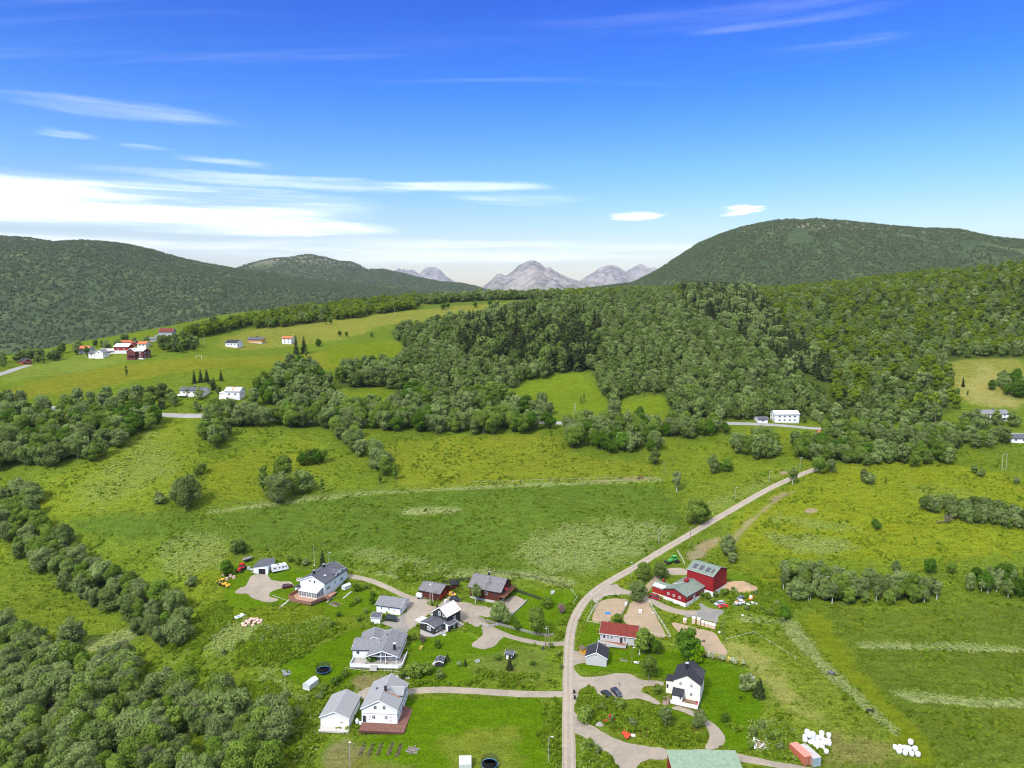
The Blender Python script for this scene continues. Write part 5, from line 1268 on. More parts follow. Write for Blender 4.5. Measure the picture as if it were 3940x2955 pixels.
RIDGE = {'pale_slates': PALEG, 'grey_roof_tiles': mat('grey_ridge', (.24, .24, .25)), 'mid_grey_shingles': mat('felt_ridge', (.17, .165, .17)), 'pale_roof_panels': PALEG, 'white_roof_sheets': WHITE, 'green_metal_roof': mat('green_ridge', (.14, .21, .15)), 'red_roof_tiles': mat('red_ridge', (.22, .035, .024)), 'orange_roof_tiles': mat('orange_ridge', (.5, .14, .05))}
_WIN = {}
def _win_mesh(w, h, nx, ny, bar, fm):
    key = (round(w, 2), round(h, 2), nx, ny, bar, fm.name)
    if key in _WIN: return _WIN[key]
    b = MB(); t = .05
    for x0, x1, z0, z1 in ((-w/2-bar, w/2+bar, -h/2-bar, -h/2), (-w/2-bar, w/2+bar, h/2, h/2+bar), (-w/2-bar, -w/2, -h/2, h/2), (w/2, w/2+bar, -h/2, h/2)):
        b.box(((x0+x1)/2, -t/2, (z0+z1)/2), (x1-x0, t, z1-z0))
    for i in range(1, nx): b.box((-w/2+w*i/nx, -t*.45, 0), (bar*.6, t*.8, h))
    for j in range(1, ny): b.box((0, -t*.42, -h/2+h*(j+.3 if ny == 2 else j)/ny), (w, t*.75, bar*.6))
    p = MB(); p.box((0, -.006, 0), (w, .012, h))
    _WIN[key] = (b.mesh('window', fm), p.mesh('pane', GLASS), p.mesh('pane', CURT))
    return _WIN[key]

class House:
    """Root empty with wall, roof, window ... parts; local x runs along the main ridge."""
    def __init__(s, name, label, cat, ridge_px, h, ang, L, group=None, z=None):
        d = ray(*ridge_px); a = math.radians(ang); zz = 0.0
        for _ in range(6):
            t = (zz+h-CAM_Z)/d[2]; x, y = d[0]*t, d[1]*t
            cx, cy = x+math.cos(a)*L/2, y+math.sin(a)*L/2
            zz = tz(cx, cy) if z is None else z
        s.root = thing(name, label, cat, (cx, cy, zz), a, group); s.L = L; s.blk = {}
        s.base = zz
    def block(s, key, L, W, eave, rise, wall, roof, trim=None, off=(0, 0), rot=0.0, ov=(.35, .4), z0=-1.2, fnd=0, fm=None, wallL=None, gut=None):
        """A gabled volume; wallL shortens the walls (an open porch under the roof) from the -x end."""
        M = Matrix.Translation((off[0], off[1], 0)) @ Matrix.Rotation(rot, 4, 'Z'); s.blk[key] = (M, L, W)
        lw = L-2*ov[0]; x0, x1 = -lw/2, lw/2
        if wallL: x0 = x1-wallL
        b = MB(); b.prism([(-W/2, max(z0, fnd) if fnd else z0), (W/2, max(z0, fnd) if fnd else z0), (W/2, eave), (0, eave+rise), (-W/2, eave)], 'x', x0, x1)
        b.xf(M).obj('wall', wall, s.root)
        s.blk[key] = (M, x0, x1, W, eave)
        if fnd:
            b = MB(); b.box(((x0+x1)/2, 0, (fnd-1.2)/2), (x1-x0+.04, W+.04, fnd+1.2)); b.xf(M).obj('foundation', fm or CONC, s.root)
        s.roof(key, L, W, eave, rise, roof, trim, M, ov[1], gut)
        return s
    def roof(s, key, L, W, eave, rise, roof, trim, M, ovs, gut=None):
        k = rise/(W/2); y1 = W/2+ovs; z1 = eave-k*ovs; t = .16; sl = math.hypot(y1, k*y1)
        b = MB()
        for sg in (-1, 1):
            up = [(-L/2, 0, eave+rise+t), (L/2, 0, eave+rise+t), (L/2, sg*y1, z1+t), (-L/2, sg*y1, z1+t)]
            lo = [(p[0], p[1], p[2]-t) for p in up]
            b.poly(up, [(0, 0), (L, 0), (L, sl), (0, sl)]); b.poly(lo[::-1])
            b.poly([lo[3], lo[2], up[2], up[3]]); b.poly([lo[0], up[0], up[3], lo[3]]); b.poly([lo[1], lo[2], up[2], up[1]])
        o = b.xf(M).obj('roof', roof, s.root, uv=True)
        if trim:
            b = MB()
            for e in (-1, 1):
                for sg in (-1, 1):
                    x = e*(L/2+.012); p = [(x, 0, eave+rise+t+.02), (x, sg*y1, z1+t+.02), (x, sg*y1, z1-.14), (x, 0, eave+rise-.14)]
                    q = [(v[0]+e*.05, v[1], v[2]) for v in p]
                    b.poly(p); b.poly(q[::-1])
                    for i in range(4): b.poly([p[i], p[(i+1) % 4], q[(i+1) % 4], q[i]])
            b.xf(M).obj('barge_board', trim, s.root)
            b = MB()
            for sg in (-1, 1): b.box((0, sg*(y1+.03), z1+.02), (L, .05, .22))
            b.xf(M).obj('gutter', gut or DKTRIM, s.root)
        # ridge capping
        b = MB(); b.tube([(-L/2, 0, eave+rise+t+.02), (L/2, 0, eave+rise+t+.02)], .09, 5); b.xf(M).obj('ridge_cap', RIDGE.get(roof.name, DKTRIM), o)
        s.last = o
        return o
    def win(s, key, face, u, z, w=1.0, h=1.2, nx=2, ny=1, fm=None, cur=False, bar=.1, name='window'):
        M, x0, x1, W, eave = s.blk[key]
        fm = fm or WHITE
        a, b, c = _win_mesh(w, h, nx, ny, bar, fm)
        cx = (x0+x1)/2
        loc, r = {'f-': ((x0-.005, -u), -math.pi/2), 'f+': ((x1+.005, u), math.pi/2), 's-': ((cx+u, -W/2-.005), 0.0), 's+': ((cx-u, W/2+.005), math.pi)}[face]
        m = M @ Matrix.Translation((loc[0], loc[1], z)) @ Matrix.Rotation(r, 4, 'Z')
        o = link(name, a, s.root); o.matrix_local = m
        link('pane', c if cur else b, o)
        return o
    def door(s, key, face, u, z, w=1.0, h=2.05, m=None, fm=None):
        M, x0, x1, W, eave = s.blk[key]; cx = (x0+x1)/2
        b = MB(); b.box((0, -.03, 0), (w, .06, h))
        loc, r = {'f-': ((x0-.006, -u), -math.pi/2), 'f+': ((x1+.006, u), math.pi/2), 's-': ((cx+u, -W/2-.006), 0.0), 's+': ((cx-u, W/2+.006), math.pi)}[face]
        o = b.obj('door', m or WHITE, s.root); o.matrix_local = M @ Matrix.Translation((loc[0], loc[1], z+h/2)) @ Matrix.Rotation(r, 4, 'Z')
        f = MB()
        for x, zz, ww, hh in ((-w/2-.05, 0, .1, h+.1), (w/2+.05, 0, .1, h+.1), (0, h/2+.05, w, .1)): f.box((x, -.045, zz), (ww, .09, hh))
        f.obj('door_frame', fm or WHITE, o)
        k = MB(); k.box((w*.36, -.09, -.05), (.05, .07, .16)); k.obj('handle', BLACKM, o)
        return o
    def part(s, name, mb, m, uv=False, parent=None, smooth=False):
        return mb.obj(name, m, parent or s.root, uv=uv, smooth=smooth)
    def chimney(s, x, y, z0, z1, w=.7, m=None, cap=None):
        b = MB(); b.box((x, y, (z0+z1)/2), (w, w, z1-z0)); o = b.obj('chimney', m or BLACKM, s.last)
        b = MB(); b.box((x, y, z1+.06), (w+.2, w+.2, .12)); b.obj('chimney_cap', cap or METAL, o)
    def slab(s, name, poly, z0, z1, m, uv=True):
        """Flat deck or terrace: outline in local x,y."""
        b = MB(); n = len(poly)
        b.poly([(p[0], p[1], z1) for p in poly], [(p[1], p[0]) for p in poly]); b.poly([(p[0], p[1], z0) for p in poly][::-1])
        for i in range(n):
            p, q = poly[i], poly[(i+1) % n]; b.poly([(p[0], p[1], z0), (q[0], q[1], z0), (q[0], q[1], z1), (p[0], p[1], z1)])
        return s.part(name, b, m, uv)
    def rail(s, pts, z, h, m, solid=True, name='railing', th=.08):
        for p, q in zip(pts[:-1], pts[1:]):
            b = MB(); d = Vector((q[0]-p[0], q[1]-p[1], 0)); a = math.atan2(d.y, d.x); c = ((p[0]+q[0])/2, (p[1]+q[1])/2)
            if solid: b.box((c[0], c[1], z+h/2), (d.length+th, th, h), a); b.box((c[0], c[1], z+h+.03), (d.length+.14, .16, .06), a)
            else:
                b.box((c[0], c[1], z+h), (d.length, .09, .09), a); b.box((c[0], c[1], z+h*.45), (d.length, .05, .12), a)
                n = max(1, int(d.length/1.6))
                for i in range(n+1): b.box((p[0]+d.x*i/n, p[1]+d.y*i/n, z+h/2), (.1, .1, h), a)
            s.part(name, b, m)
    def mono(s, key, x0, x1, y0, y1, za, zb, wall, roof, trim=WHITE, ov=.3, side='y'):
        """Lean-to: the roof rises from za to zb across y (side 'y') or x (side 'x')."""
        b = MB()
        if side == 'y': b.prism([(y0, -1.0), (y1, -1.0), (y1, zb), (y0, za)], 'x', x0, x1)
        else: b.prism([(x0, -1.0), (x1, -1.0), (x1, zb), (x0, za)], 'y', y0, y1)
        s.part('wall', b, wall)
        X0, X1, Y0, Y1 = x0-ov, x1+ov, y0-ov, y1+ov
        if side == 'y':
            k = (zb-za)/(y1-y0); Z = lambda x, y: za+k*(y-y0)
        else:
            k = (zb-za)/(x1-x0); Z = lambda x, y: za+k*(x-x0)
        lo = [(X0, Y0), (X1, Y0), (X1, Y1), (X0, Y1)]
        up = [(x, y, Z(x, y)+.17) for x, y in lo]; dn = [(x, y, Z(x, y)+.02) for x, y in lo]
        b = MB(); b.poly(up, [(p[0], p[1]) for p in lo]); b.poly(dn[::-1])
        for i in range(4): b.poly([dn[i], dn[(i+1) % 4], up[(i+1) % 4], up[i]])
        o = s.part('roof', b, roof, True)
        if trim:
            b = MB()
            for i in range(4):
                p, q = Vector(dn[i]), Vector(dn[(i+1) % 4]); n = Vector((q.y-p.y, p.x-q.x, 0)).normalized()*.05
                a4 = [p+n*.2, q+n*.2, q+n*.2+Vector((0, 0, .2)), p+n*.2+Vector((0, 0, .2))]; b4 = [v+n for v in a4]
                b.poly(a4[::-1]); b.poly(b4)
                for j in range(4): b.poly([a4[j], a4[(j+1) % 4], b4[(j+1) % 4], b4[j]])
            s.part('fascia', b, trim, parent=o)
        s.blk[key] = (Matrix.Translation(((x0+x1)/2, (y0+y1)/2, 0)), -(x1-x0)/2, (x1-x0)/2, y1-y0, min(za, zb))
        s.last = o
        return o
    def slates(s, L, W, eave, rise, ovs, m, M=None, dx=.62, dy=.5, skip=None):
        """Slate courses laid as real pieces on both slopes."""
        M = M or Matrix.Identity(4); g = random.Random(4); k = rise/(W/2); y1 = W/2+ovs; sl = math.hypot(y1, k*y1); n = int(sl/dy); c = int(L/dx)
        b = MB(); ca, sa = y1/sl, k*y1/sl; t = .165
        for sg in (-1, 1):
            for r in range(n):
                for q in range(c+1):
                    xa = -L/2+(q-.5*(r % 2))*dx; xb = xa+dx-.03; xa = max(xa, -L/2); xb = min(xb, L/2)
                    if xb-xa < .1: continue
                    d0 = r*sl/n+.02; d1 = (r+1)*sl/n-.01; h0 = .008+g.random()*.012; h1 = .035+g.random()*.02
                    if skip and skip((xa+xb)/2, sg*(d0+d1)/2*ca): continue
                    P = lambda x, d, h: (x, sg*(d*ca+h*sa), eave+rise+t-d*sa+h*ca)
                    uv0 = (xa, d0); b.poly([P(xa, d0, h0), P(xb, d0, h0), P(xb, d1, h1), P(xa, d1, h1)], [(g.random()*9, g.random()*9)]*4)
                    b.poly([P(xa, d1, h1), P(xb, d1, h1), P(xb, d1, 0), P(xa, d1, 0)])
        o = s.part('slate_course', b.xf(M), m, True, s.last); o['kind'] = 'stuff'
        return o
def Zr(x0, y0, k): return lambda x, y: (x0+x/k, y0+y/k)
r1, r2, r3, r4 = Zr(1130, 2130, 7.373), Zr(1350, 2270, 7.373), Zr(1580, 2180, 5.267), Zr(1340, 2390, 7.373)
r5, r6, r7, r8 = Zr(1210, 2570, 5.267), Zr(2240, 2380, 4.23), Zr(2480, 2130, 3.63), Zr(2520, 2520, 4.33)
SLATE1 = mat('slate_pieces', (.275, .278, .28), .8, .30, 3.0, spec=.15)

def white_house():
    h = House('white_house', 'big white house with pale slate roof, dormer and red-brown deck', 'house', r5(1300, 665), 7.5, 85.5, 14.4)
    h.block('m', 14.4, 10.6, 4.75, 2.7, WHITE, T_SLATE, WHITE, ov=(.4, .35))
    h.slates(14.4, 10.6, 4.75, 2.7, .35, SLATE1)
    h.chimney(-1.6, -.6, 6.6, 8.6, .62, BLACKM, BLACKM)
    b = MB(); b.box((1.0, 2.4, 6.42), (.9, 1.2, .08)); o = h.part('skylight', b, GLASS, parent=h.last); 
    rt = mat('rust_streak', (.42, .14, .03), .8, .3, 3)
    b = MB(); b.poly([(-2.0, -.7, 7.31), (-1.7, -1.0, 7.15), (-1.2, -4.6, 5.35), (-1.6, -4.7, 5.30)]); b.xf(Matrix.Translation((0, 0, .06))).obj('rust_stain', rt, h.last)
    h.block('d', 5.2, 4.6, 5.5, 1.25, WHITE, T_SLATE, WHITE, off=(1.6, -3.0), rot=-math.pi/2, ov=(.25, .25), z0=4.0)
    h.slates(5.2, 4.6, 5.5, 1.25, .25, SLATE1, Matrix.Translation((1.6, -3.0, 0)) @ Matrix.Rotation(-math.pi/2, 4, 'Z'))
    h.win('d', 'f+', 0, 5.6, 1.3, 1.0, 2, 2)
    for u, z in ((-1.2, 5.15), (1.45, 5.15), (-1.7, 2.1), (2.0, 2.1)): h.win('m', 'f-', u, z, .82, 1.0, 2, 2, cur=u == 2.0)
    h.door('m', 'f-', -4.5, .42, .95, 2.05, DKTRIM)
    for u in (-5.2, -2.6, 0, 2.4, 4.6): h.win('m', 's-', u, 1.9, 1.0, 1.2, 2, 2)
    for u in (-3, 2): h.win('m', 's+', u, 2, 1.0, 1.2, 2, 2)
    b = MB(); b.box((-7.01, 0, 3.42), (.03, 10.4, .16)); h.part('belt_board', b, WHITE)
    h.slab('deck', [(-10.8, 5.0), (-10.8, -8.2), (7.6, -8.2), (7.6, -5.3), (-7.0, -5.3), (-7.0, 5.0)], -.3, .38, T_DECK)
    for u in (-2.9, 3.35): 
        for z in (1.35, 2.3):
            b = MB(); b.box((-7.06, -u, z), (.1, .16, .16)); h.part('wall_lamp', b, BLACKM)
    g = House('white_garage', 'white windowless-front garage with pale slate roof beside the big white house', 'garage', r5(395, 900), 5.0, 85.4, 11.7)
    g.block('m', 11.7, 8.5, 3.3, 1.75, WHITE, T_SLATE, WHITE, ov=(.35, .35), fnd=.25)
    g.slates(11.7, 8.5, 3.3, 1.75, .35, SLATE1)
    g.win('m', 'f-', 2.1, 1.7, .8, .22, 1, 1)
    g.slab('apron', [(-7.4, -4.6), (-5.5, -4.6), (-5.5, 4.4), (-7.4, 4.4)], -.4, .12, CONC, False)
    return h, g
white_house()

def village():
    # long white house with the conservatory
    h = House('white_house', 'long pale-blue-white house with glass conservatory and two black chimneys', 'house', r1(500, 630), 8.0, 70.5, 17.0)
    h.block('m', 17.0, 11.6, 5.35, 2.6, BLUEW, T_DGREY, BLUEW, ov=(.35, .4), fnd=.8, fm=WHITEF)
    h.chimney(-5.6, .8, 7.2, 9.2, .7); h.chimney(2.0, 1.2, 7.2, 8.9, .8)
    o = MB(); o.box((-3.6, -2.9, 6.85), (.9, 1.3, .1)); o.xf(Matrix.Identity(4)); h.part('skylight', o, WHITE, parent=h.last)
    h.block('d', 5.0, 7.0, 6.3, .9, BLUEW, T_DGREY, BLUEW, off=(3.4, -3.55), rot=-math.pi/2, ov=(.2, .3), z0=4.5)
    for u in (-1.9, 1.6): h.win('d', 'f+', u, 6.0, 1.0, 1.1, 1, 1)
    for u in (-1.0, 1.2): h.win('m', 'f-', u, 5.55, .85, .95, 1, 1, cur=u < 0)
    for u, w in ((-5.4, 2.2), (-.4, .8), (4.2, 2.2)): h.win('m', 's-', u, 2.6 if w > 1 else 2.9, w, 1.25 if w > 1 else 1.0, 3 if w > 1 else 1, 1, cur=True)
    # conservatory
    fr = MB(); x0, x1, y0, y1 = -12.4, -8.15, -5.0, 3.4
    for x, y in [(x0, y0+(y1-y0)*i/7) for i in range(8)]+[(x0+(x1-x0)*i/3, y0) for i in range(4)]+[(x0+(x1-x0)*i/3, y1) for i in range(4)]: fr.box((x, y, 1.7), (.14, .14, 2.3))
    for z in (.7, 2.85): fr.box((x0, (y0+y1)/2, z), (.16, y1-y0, .2)); fr.box(((x0+x1)/2, y0, z), (x1-x0, .16, .2)); fr.box(((x0+x1)/2, y1, z), (x1-x0, .16, .2))
    c = h.part('conservatory', fr, WHITE)
    p = MB(); p.box((x0+.02, (y0+y1)/2, 1.75), (.03, y1-y0-.2, 2.1)); p.box(((x0+x1)/2, y0+.02, 1.75), (x1-x0-.2, .03, 2.1)); p.box(((x0+x1)/2, y1-.02, 1.75), (x1-x0-.2, .03, 2.1)); h.part('pane', p, CURT, parent=c)
    p = MB(); p.hexa([(x0-.3, y0-.3, 2.95), (x1, y0-.3, 3.9), (x1, y1+.3, 3.9), (x0-.3, y1+.3, 2.95)], [(x0-.3, y0-.3, 3.05), (x1, y0-.3, 4.0), (x1, y1+.3, 4.0), (x0-.3, y1+.3, 3.05)]); h.part('conservatory_roof', p, T_WHITE, parent=c)
    h.slab('deck', [(-15.2, 6.2), (-15.4, -4.4), (-8.3, -7.0), (-8.15, -5.2), (-8.15, 6.2)], -.8, .62, T_DECKW)
    h.rail([(-15.2, 6.2), (-8.2, 6.2)], .62, 1.3, WOODR); h.rail([(-15.2, 6.2), (-15.2, 3.4)], .62, 1.0, WOODR)
    st = MB()
    for i in range(5): st.box((-9.0+i*.05, -7.2-i*.3, .5-i*.16), (2.2, .3, .14))
    h.part('steps', st, WOODR)
    h.slab('terrace', [(-8.0, -5.9), (-3.0, -5.9), (-3.0, -8.2), (-8.0, -8.2)], -.5, .12, T_DECKW)
    b = MB(); b.hexa([(-8.4, 5.9, 2.2), (-3.4, 5.9, 2.2), (-3.4, 8.8, 1.9), (-8.4, 8.8, 1.9)], [(-8.4, 5.9, 3.4), (-3.4, 5.9, 3.4), (-3.4, 8.8, 2.1), (-8.4, 8.8, 2.1)]); h.part('porch_roof', b, T_DGREY, True)
    b = MB(); b.box((-5.8, 7.2, .6), (4.6, 2.6, 3.0)); h.part('porch', b, BLUEW)
    h.win('m', 'f-', -5.2, 1.6, .9, 1.9, 1, 1, DKTRIM)
    # white shed with the big dark doorway
    s = House('white_shed', 'white metal shed with grey single-slope roof and open dark doorway', 'shed', (975, 2160), 3.2, -4.0, 6.2)
    s.mono('m', -3.1, 3.1, -.2, 7.6, 3.0, 3.2, BLUEW, T_DGREY, None, .25, 'y'); s.root.location.z -= .1
    for ch in [c for c in s.root.children if c.name.startswith(('wall', 'roof'))]: bpy.data.objects.remove(ch, do_unlink=True)
    b = MB(); b.hexa([(-3.1, -.2, -1), (3.1, -.2, -1), (3.1, 7.6, -1), (-3.1, 7.6, -1)], [(-3.1, -.2, 3.0), (3.1, -.2, 3.9), (3.1, 7.6, 4.3), (-3.1, 7.6, 3.4)]); s.part('wall', b, BLUEW)
    b = MB(); b.hexa([(-3.5, -.5, 2.98), (3.4, -.5, 3.98), (3.4, 7.9, 4.36), (-3.5, 7.9, 3.36)], [(-3.5, -.5, 3.12), (3.4, -.5, 4.12), (3.4, 7.9, 4.5), (-3.5, 7.9, 3.5)]); b.uv[1] = [(0, 0), (6.9, 0), (6.9, 8.4), (0, 8.4)]; s.part('roof', b, T_DGREY, True)
    s.door('m', 's-', .6, 0.0, 3.0, 2.4, BLACKM);  # black panel paints in the shade inside the open doorway
    b = MB(); b.box((3.12, 2.2, 1.0), (.06, .9, 2.0)); s.part('side_door', b, WOODR)
    s.part('lean_to', MB().box((-3.6, 1.2, .9), (1.0, 2.4, 1.8)), WOODG)
    # white garage with grey roof
    g = House('grey_roofed_garage', 'white double garage with grey tiled roof beside the black van', 'garage', r2(830, 170), 4.6, -16.0, 10.9)
    g.block('m', 10.9, 8.2, 2.9, 1.65, WHITE, T_GREY, WHITE, ov=(.4, .4))
    for u in (-2.9, .3): g.win('m', 's-', u, 1.75, .42, .7, 1, 1, bar=.06)
    g.win('m', 's-', 2.6, 1.6, .45, .7, 2, 2, bar=.22); g.win('m', 'f+', -2.9, 1.3, .5, .55, 1, 1); g.door('m', 'f+', 2.2, 0, 2.4, 2.1, PALEG)
    # small white outbuilding
    t = House('small_white_shed', 'small white shed with dark lean-to roof beside the black van', 'shed', r2(560, 775), 2.5, -3.0, 3.6)
    t.mono('m', -1.75, 1.75, 0, 3.2, 2.35, 2.75, WHITE, T_DGREY, WHITE, .25); t.win('m', 'f+', -.4, 1.6, .3, .3, 1, 1)
    # L-shaped grey bungalow
    b5 = House('grey_roofed_bungalow', 'white bungalow with big grey roof, open gabled veranda and white railings', 'house', r4(960, 850), 5.1, 87.0, 16.3)
    b5.block('m', 16.3, 10.0, 3.15, 1.85, WHITE, T_GREY, WHITE, ov=(.35, .45), wallL=12.4, z0=-1.0)
    b5.chimney(-4.6, -3.4, 3.6, 6.0, .75, BLACKM, WHITE); b5.part('roof_vent', MB().box((3.6, .9, 4.95), (.4, .4, .5)), BLACKM, parent=b5.last)
    for y in (-4.6, -1.0, .6, 4.6): b5.part('porch_post', MB().box((-7.75, y, 1.9), (.18, .18, 2.7+(1.5 if abs(y) < 2 else 0))), WHITE)
    b5.part('porch_beam', MB().box((-7.75, 0, 3.05), (.16, 9.6, .2)), WHITE)
    for u, w, n in ((-2.4, .9, 2), (.4, .9, 1), (2.3, 1.4, 2), (3.9, 1.2, 2)): b5.win('m', 'f-', u, 2.0 if n > 1 else 1.7, w, 1.9 if w != .9 else (1.0 if n == 2 else 2.1), n, 1)
    for u in (-3, 2): b5.win('m', 's-', u, 2.2, 1.2, 1.1, 2, 1)
    b5.block('w', 9.0, 8.2, 3.1, 1.5, WHITE, T_GREY, WHITE, off=(.4, 7.2), rot=math.pi/2, ov=(.35, .4), z0=-.8)
    b5.block('r', 7.5, 8.6, 3.0, 1.7, WHITE, T_DGREY if False else T_GREY, WHITE, off=(5.6, 6.0), rot=math.radians(10), ov=(.35, .4), z0=-.8)
    for u in (-2.3, 1.9): b5.win('w', 's+', u if True else 0, 2.0, 1.0, 1.1, 2, 1)
    b5.slab('deck', [(-10.2, -5.7), (-10.2, 6.2), (-10.2, 10.5), (-4.6, 10.5), (-4.6, 5.0), (-4.0, 5.0), (-4.0, -5.7), (-1.2, -5.7), (-1.2, -7.0), (-9.6, -7.0)], -.2, .55, T_DECKG)
    b5.rail([(-4.8, 10.5), (-10.2, 10.5), (-10.2, 5.6)], .3, 1.15, WHITE); b5.rail([(-10.3, 5.6), (-10.3, -5.9), (-9.7, -7.0), (-1.2, -7.0)], .3, 1.2, WHITE)
    b5.part('ramp', MB().hexa([(-11.6, 1.2, -.1), (-10.32, 1.2, .3), (-10.32, 3.6, .3), (-11.6, 3.6, -.1)], [(-11.6, 1.2, .05), (-10.32, 1.2, 1.3), (-10.32, 3.6, 1.3), (-11.6, 3.6, .05)]), WOODG)
    # black house with white trim
    k = House('black_house', 'black wooden house with white trim, pale roof and grey-roofed extension', 'house', r3(580, 830), 7.6, 53.0, 7.9)
    k.block('m', 7.9, 7.3, 4.95, 2.6, BLACKW, T_PALE, WHITE, ov=(.25, .3), fnd=.5, fm=WHITEF)
    k.chimney(.6, .9, 7.0, 8.6, .75, PALEG, WHITE)
    for u in (-.2, 2.1): k.win('m', 'f-', u, 5.2, .9, 1.3, 2, 1, bar=.16)
    k.win('m', 's-', .4, 3.0, .9, 1.2, 2, 1, bar=.16)
    k.block('e', 6.4, 7.2, 2.85, .75, BLACKW, T_DGREY, WHITE, off=(-6.9, .6), ov=(.2, .35), z0=-.6)
    k.win('e', 'f-', .9, 1.9, 1.5, 1.1, 3, 2, bar=.14); k.win('e', 's-', -1.3, 1.9, 1.5, 1.5, 3, 1, bar=.14); k.win('e', 's-', .8, 1.9, 1.5, 1.5, 3, 1, bar=.14)
    k.mono('s', -5.0, -.6, -6.0, -3.4, 2.6, 2.8, BLACKW, T_DGREY, WHITE, .2); k.win('s', 's-', .3, 1.7, .8, 1.2, 2, 1, bar=.14); k.door('s', 'f-', 0, .45, .9, 2.0, WHITE)
    k.mono('l', -2.6, 1.6, 3.6, 5.4, 2.9, 2.7, BLACKW, T_PALE, WHITE, .2)
    pg = MB()
    for x, y in ((-9.4, 4.2), (-9.4, 7.2), (-5.6, 4.2), (-5.6, 7.2)): pg.box((x, y, 1.3), (.2, .2, 2.6))
    for y in (4.2, 7.2): pg.box((-7.5, y, 2.6), (4.2, .16, .25))
    for x in (-9.4, -5.6): pg.box((x, 5.7, 2.6), (.16, 3.2, .25))
    pgo = k.part('pergola', pg, WHITE)
    k.part('pergola_roof', MB().hexa([(-9.6, 4.0, 2.75), (-5.4, 4.0, 2.75), (-5.4, 7.4, 2.75), (-9.6, 7.4, 2.75)], [(-9.6, 4.0, 2.83), (-5.4, 4.0, 2.83), (-5.4, 7.4, 2.83), (-9.6, 7.4, 2.83)]), T_WHITE, parent=pgo)
    k.slab('deck', [(-10.4, 3.6), (-12.6, 1.6), (-12.8, -1.5), (-11.4, -4.0), (-6.0, -5.4), (-5.1, -5.4), (-5.1, -3.0), (-10.1, -3.0), (-10.1, 3.6)], -.4, .42, T_DECKG)
    k.part('ramp', MB().hexa([(-9.4, -8.2, -.1), (-8.3, -8.4, -.1), (-6.9, -5.4, .25), (-8.2, -5.2, .25)], [(-9.4, -8.2, .06), (-8.3, -8.4, .06), (-6.9, -5.4, .4), (-8.2, -5.2, .4)]), PALEG)
    k.slab('terrace', [(0.2, -3.7), (3.4, -3.7), (3.4, -6.2), (.2, -6.2)], -.5, .12, T_DECKG)
    # dark red garage
    d = House('red_garage', 'dark red wooden garage with grey roof and bright red doors', 'garage', r3(265, 290), 4.6, -25.0, 10.6)
    d.block('m', 10.6, 8.6, 2.75, 1.75, BROWN, T_FELT, BROWN, ov=(.5, .5))
    for u, w in ((-2.9, 2.2), (0.1, 2.2), (2.9, 1.2)): d.door('m', 'f+', u, 0, w, 2.15, REDDOOR, BROWN)
    # gazebo
    gz = g1(*r3(890, 420)); q = thing('gazebo', 'dark six-sided garden gazebo with black tent roof behind the red garage', 'gazebo', gz, .2)
    w = MB(); w.lathe([(1.75, -.3), (1.75, 2.0)], 6); w.obj('wall', BROWN, q)
    w = MB(); w.lathe([(2.35, 1.95), (2.35, 2.08), (.12, 3.15), (0.0, 3.2)], 6); w.obj('roof', T_BLACK, q)
    for i in range(3): MB().box((1.55*math.cos(i*1.047-1.9), 1.55*math.sin(i*1.047-1.9), 1.45), (.9, .06, .6), i*1.047-1.9+math.pi/2).obj('window', GLASS, q)
    # brown log house
    l = House('log_house', 'big dark brown log house with wide grey roof and end balcony', 'house', r3(1285, 130), 8.0, -23.2, 15.0)
    l.block('m', 15.0, 11.2, 4.7, 3.15, BROWN, T_FELT, BROWN, ov=(.9, .6), fnd=.5)
    l.chimney(-.9, .6, 7.3, 9.3, .6)
    b = MB()
    for i in range(11): b.box((.45, -.5-i*.55, 7.72-i*.31), (.7, .07, .07))
    for x in (.1, .8): b.tube([(x, -.3, 7.85), (x, -6.1, 4.58)], .045, 4)
    l.part('roof_ladder', b, BLACKM, parent=l.last); l.part('roof_vent', MB().box((1.3, -3.0, 6.4), (.3, .3, .7)), BLACKM, parent=l.last)
    l.win('m', 's-', .8, 3.0, 1.0, 1.1, 1, 1, PALEG); l.win('m', 's-', -3.6, 3.0, 1.2, 1.1, 2, 1, BROWN); l.win('m', 's-', 4.6, 3.0, 1.2, 1.1, 2, 1, BROWN)
    l.slab('balcony', [(6.6, -5.8), (8.9, -5.8), (8.9, 5.8), (6.6, 5.8)], 2.55, 2.75, WOODR, False)
    l.rail([(6.7, -5.75), (8.85, -5.75), (8.85, 5.75), (6.7, 5.75)], 2.75, 1.0, BROWN, False)
    for y in (-5.7, 0, 5.7): l.part('balcony_post', MB().box((8.8, y, 1.0), (.18, .18, 3.4)), BROWN)
    for u, w in ((-3.0, 1.2), (0, 1.6), (3, 1.2)): l.win('m', 'f+', u, 3.9, w, 1.7, 2, 1, BROWN)
    for u in (-2.5, 1.5): l.win('m', 'f+', u, 1.5, 1.1, 1.1, 2, 1, BROWN)
    l.part('awning', MB().hexa([(6.9, -2.6, 4.6), (8.2, -2.6, 4.2), (8.2, -.4, 4.2), (6.9, -.4, 4.6)], [(6.9, -2.6, 4.7), (8.2, -2.6, 4.3), (8.2, -.4, 4.3), (6.9, -.4, 4.7)]), REDDOOR)
    # red-roofed house
    e = House('red_roofed_house', 'pale grey house with red tiled roof and white porch ramp', 'house', r6(310, 45), 5.5, -15.8, 13.6)
    e.block('m', 13.6, 8.6, 3.35, 1.95, PALEG, T_RED, PALEG, ov=(.35, .45), fnd=.3, gut=WHITE)
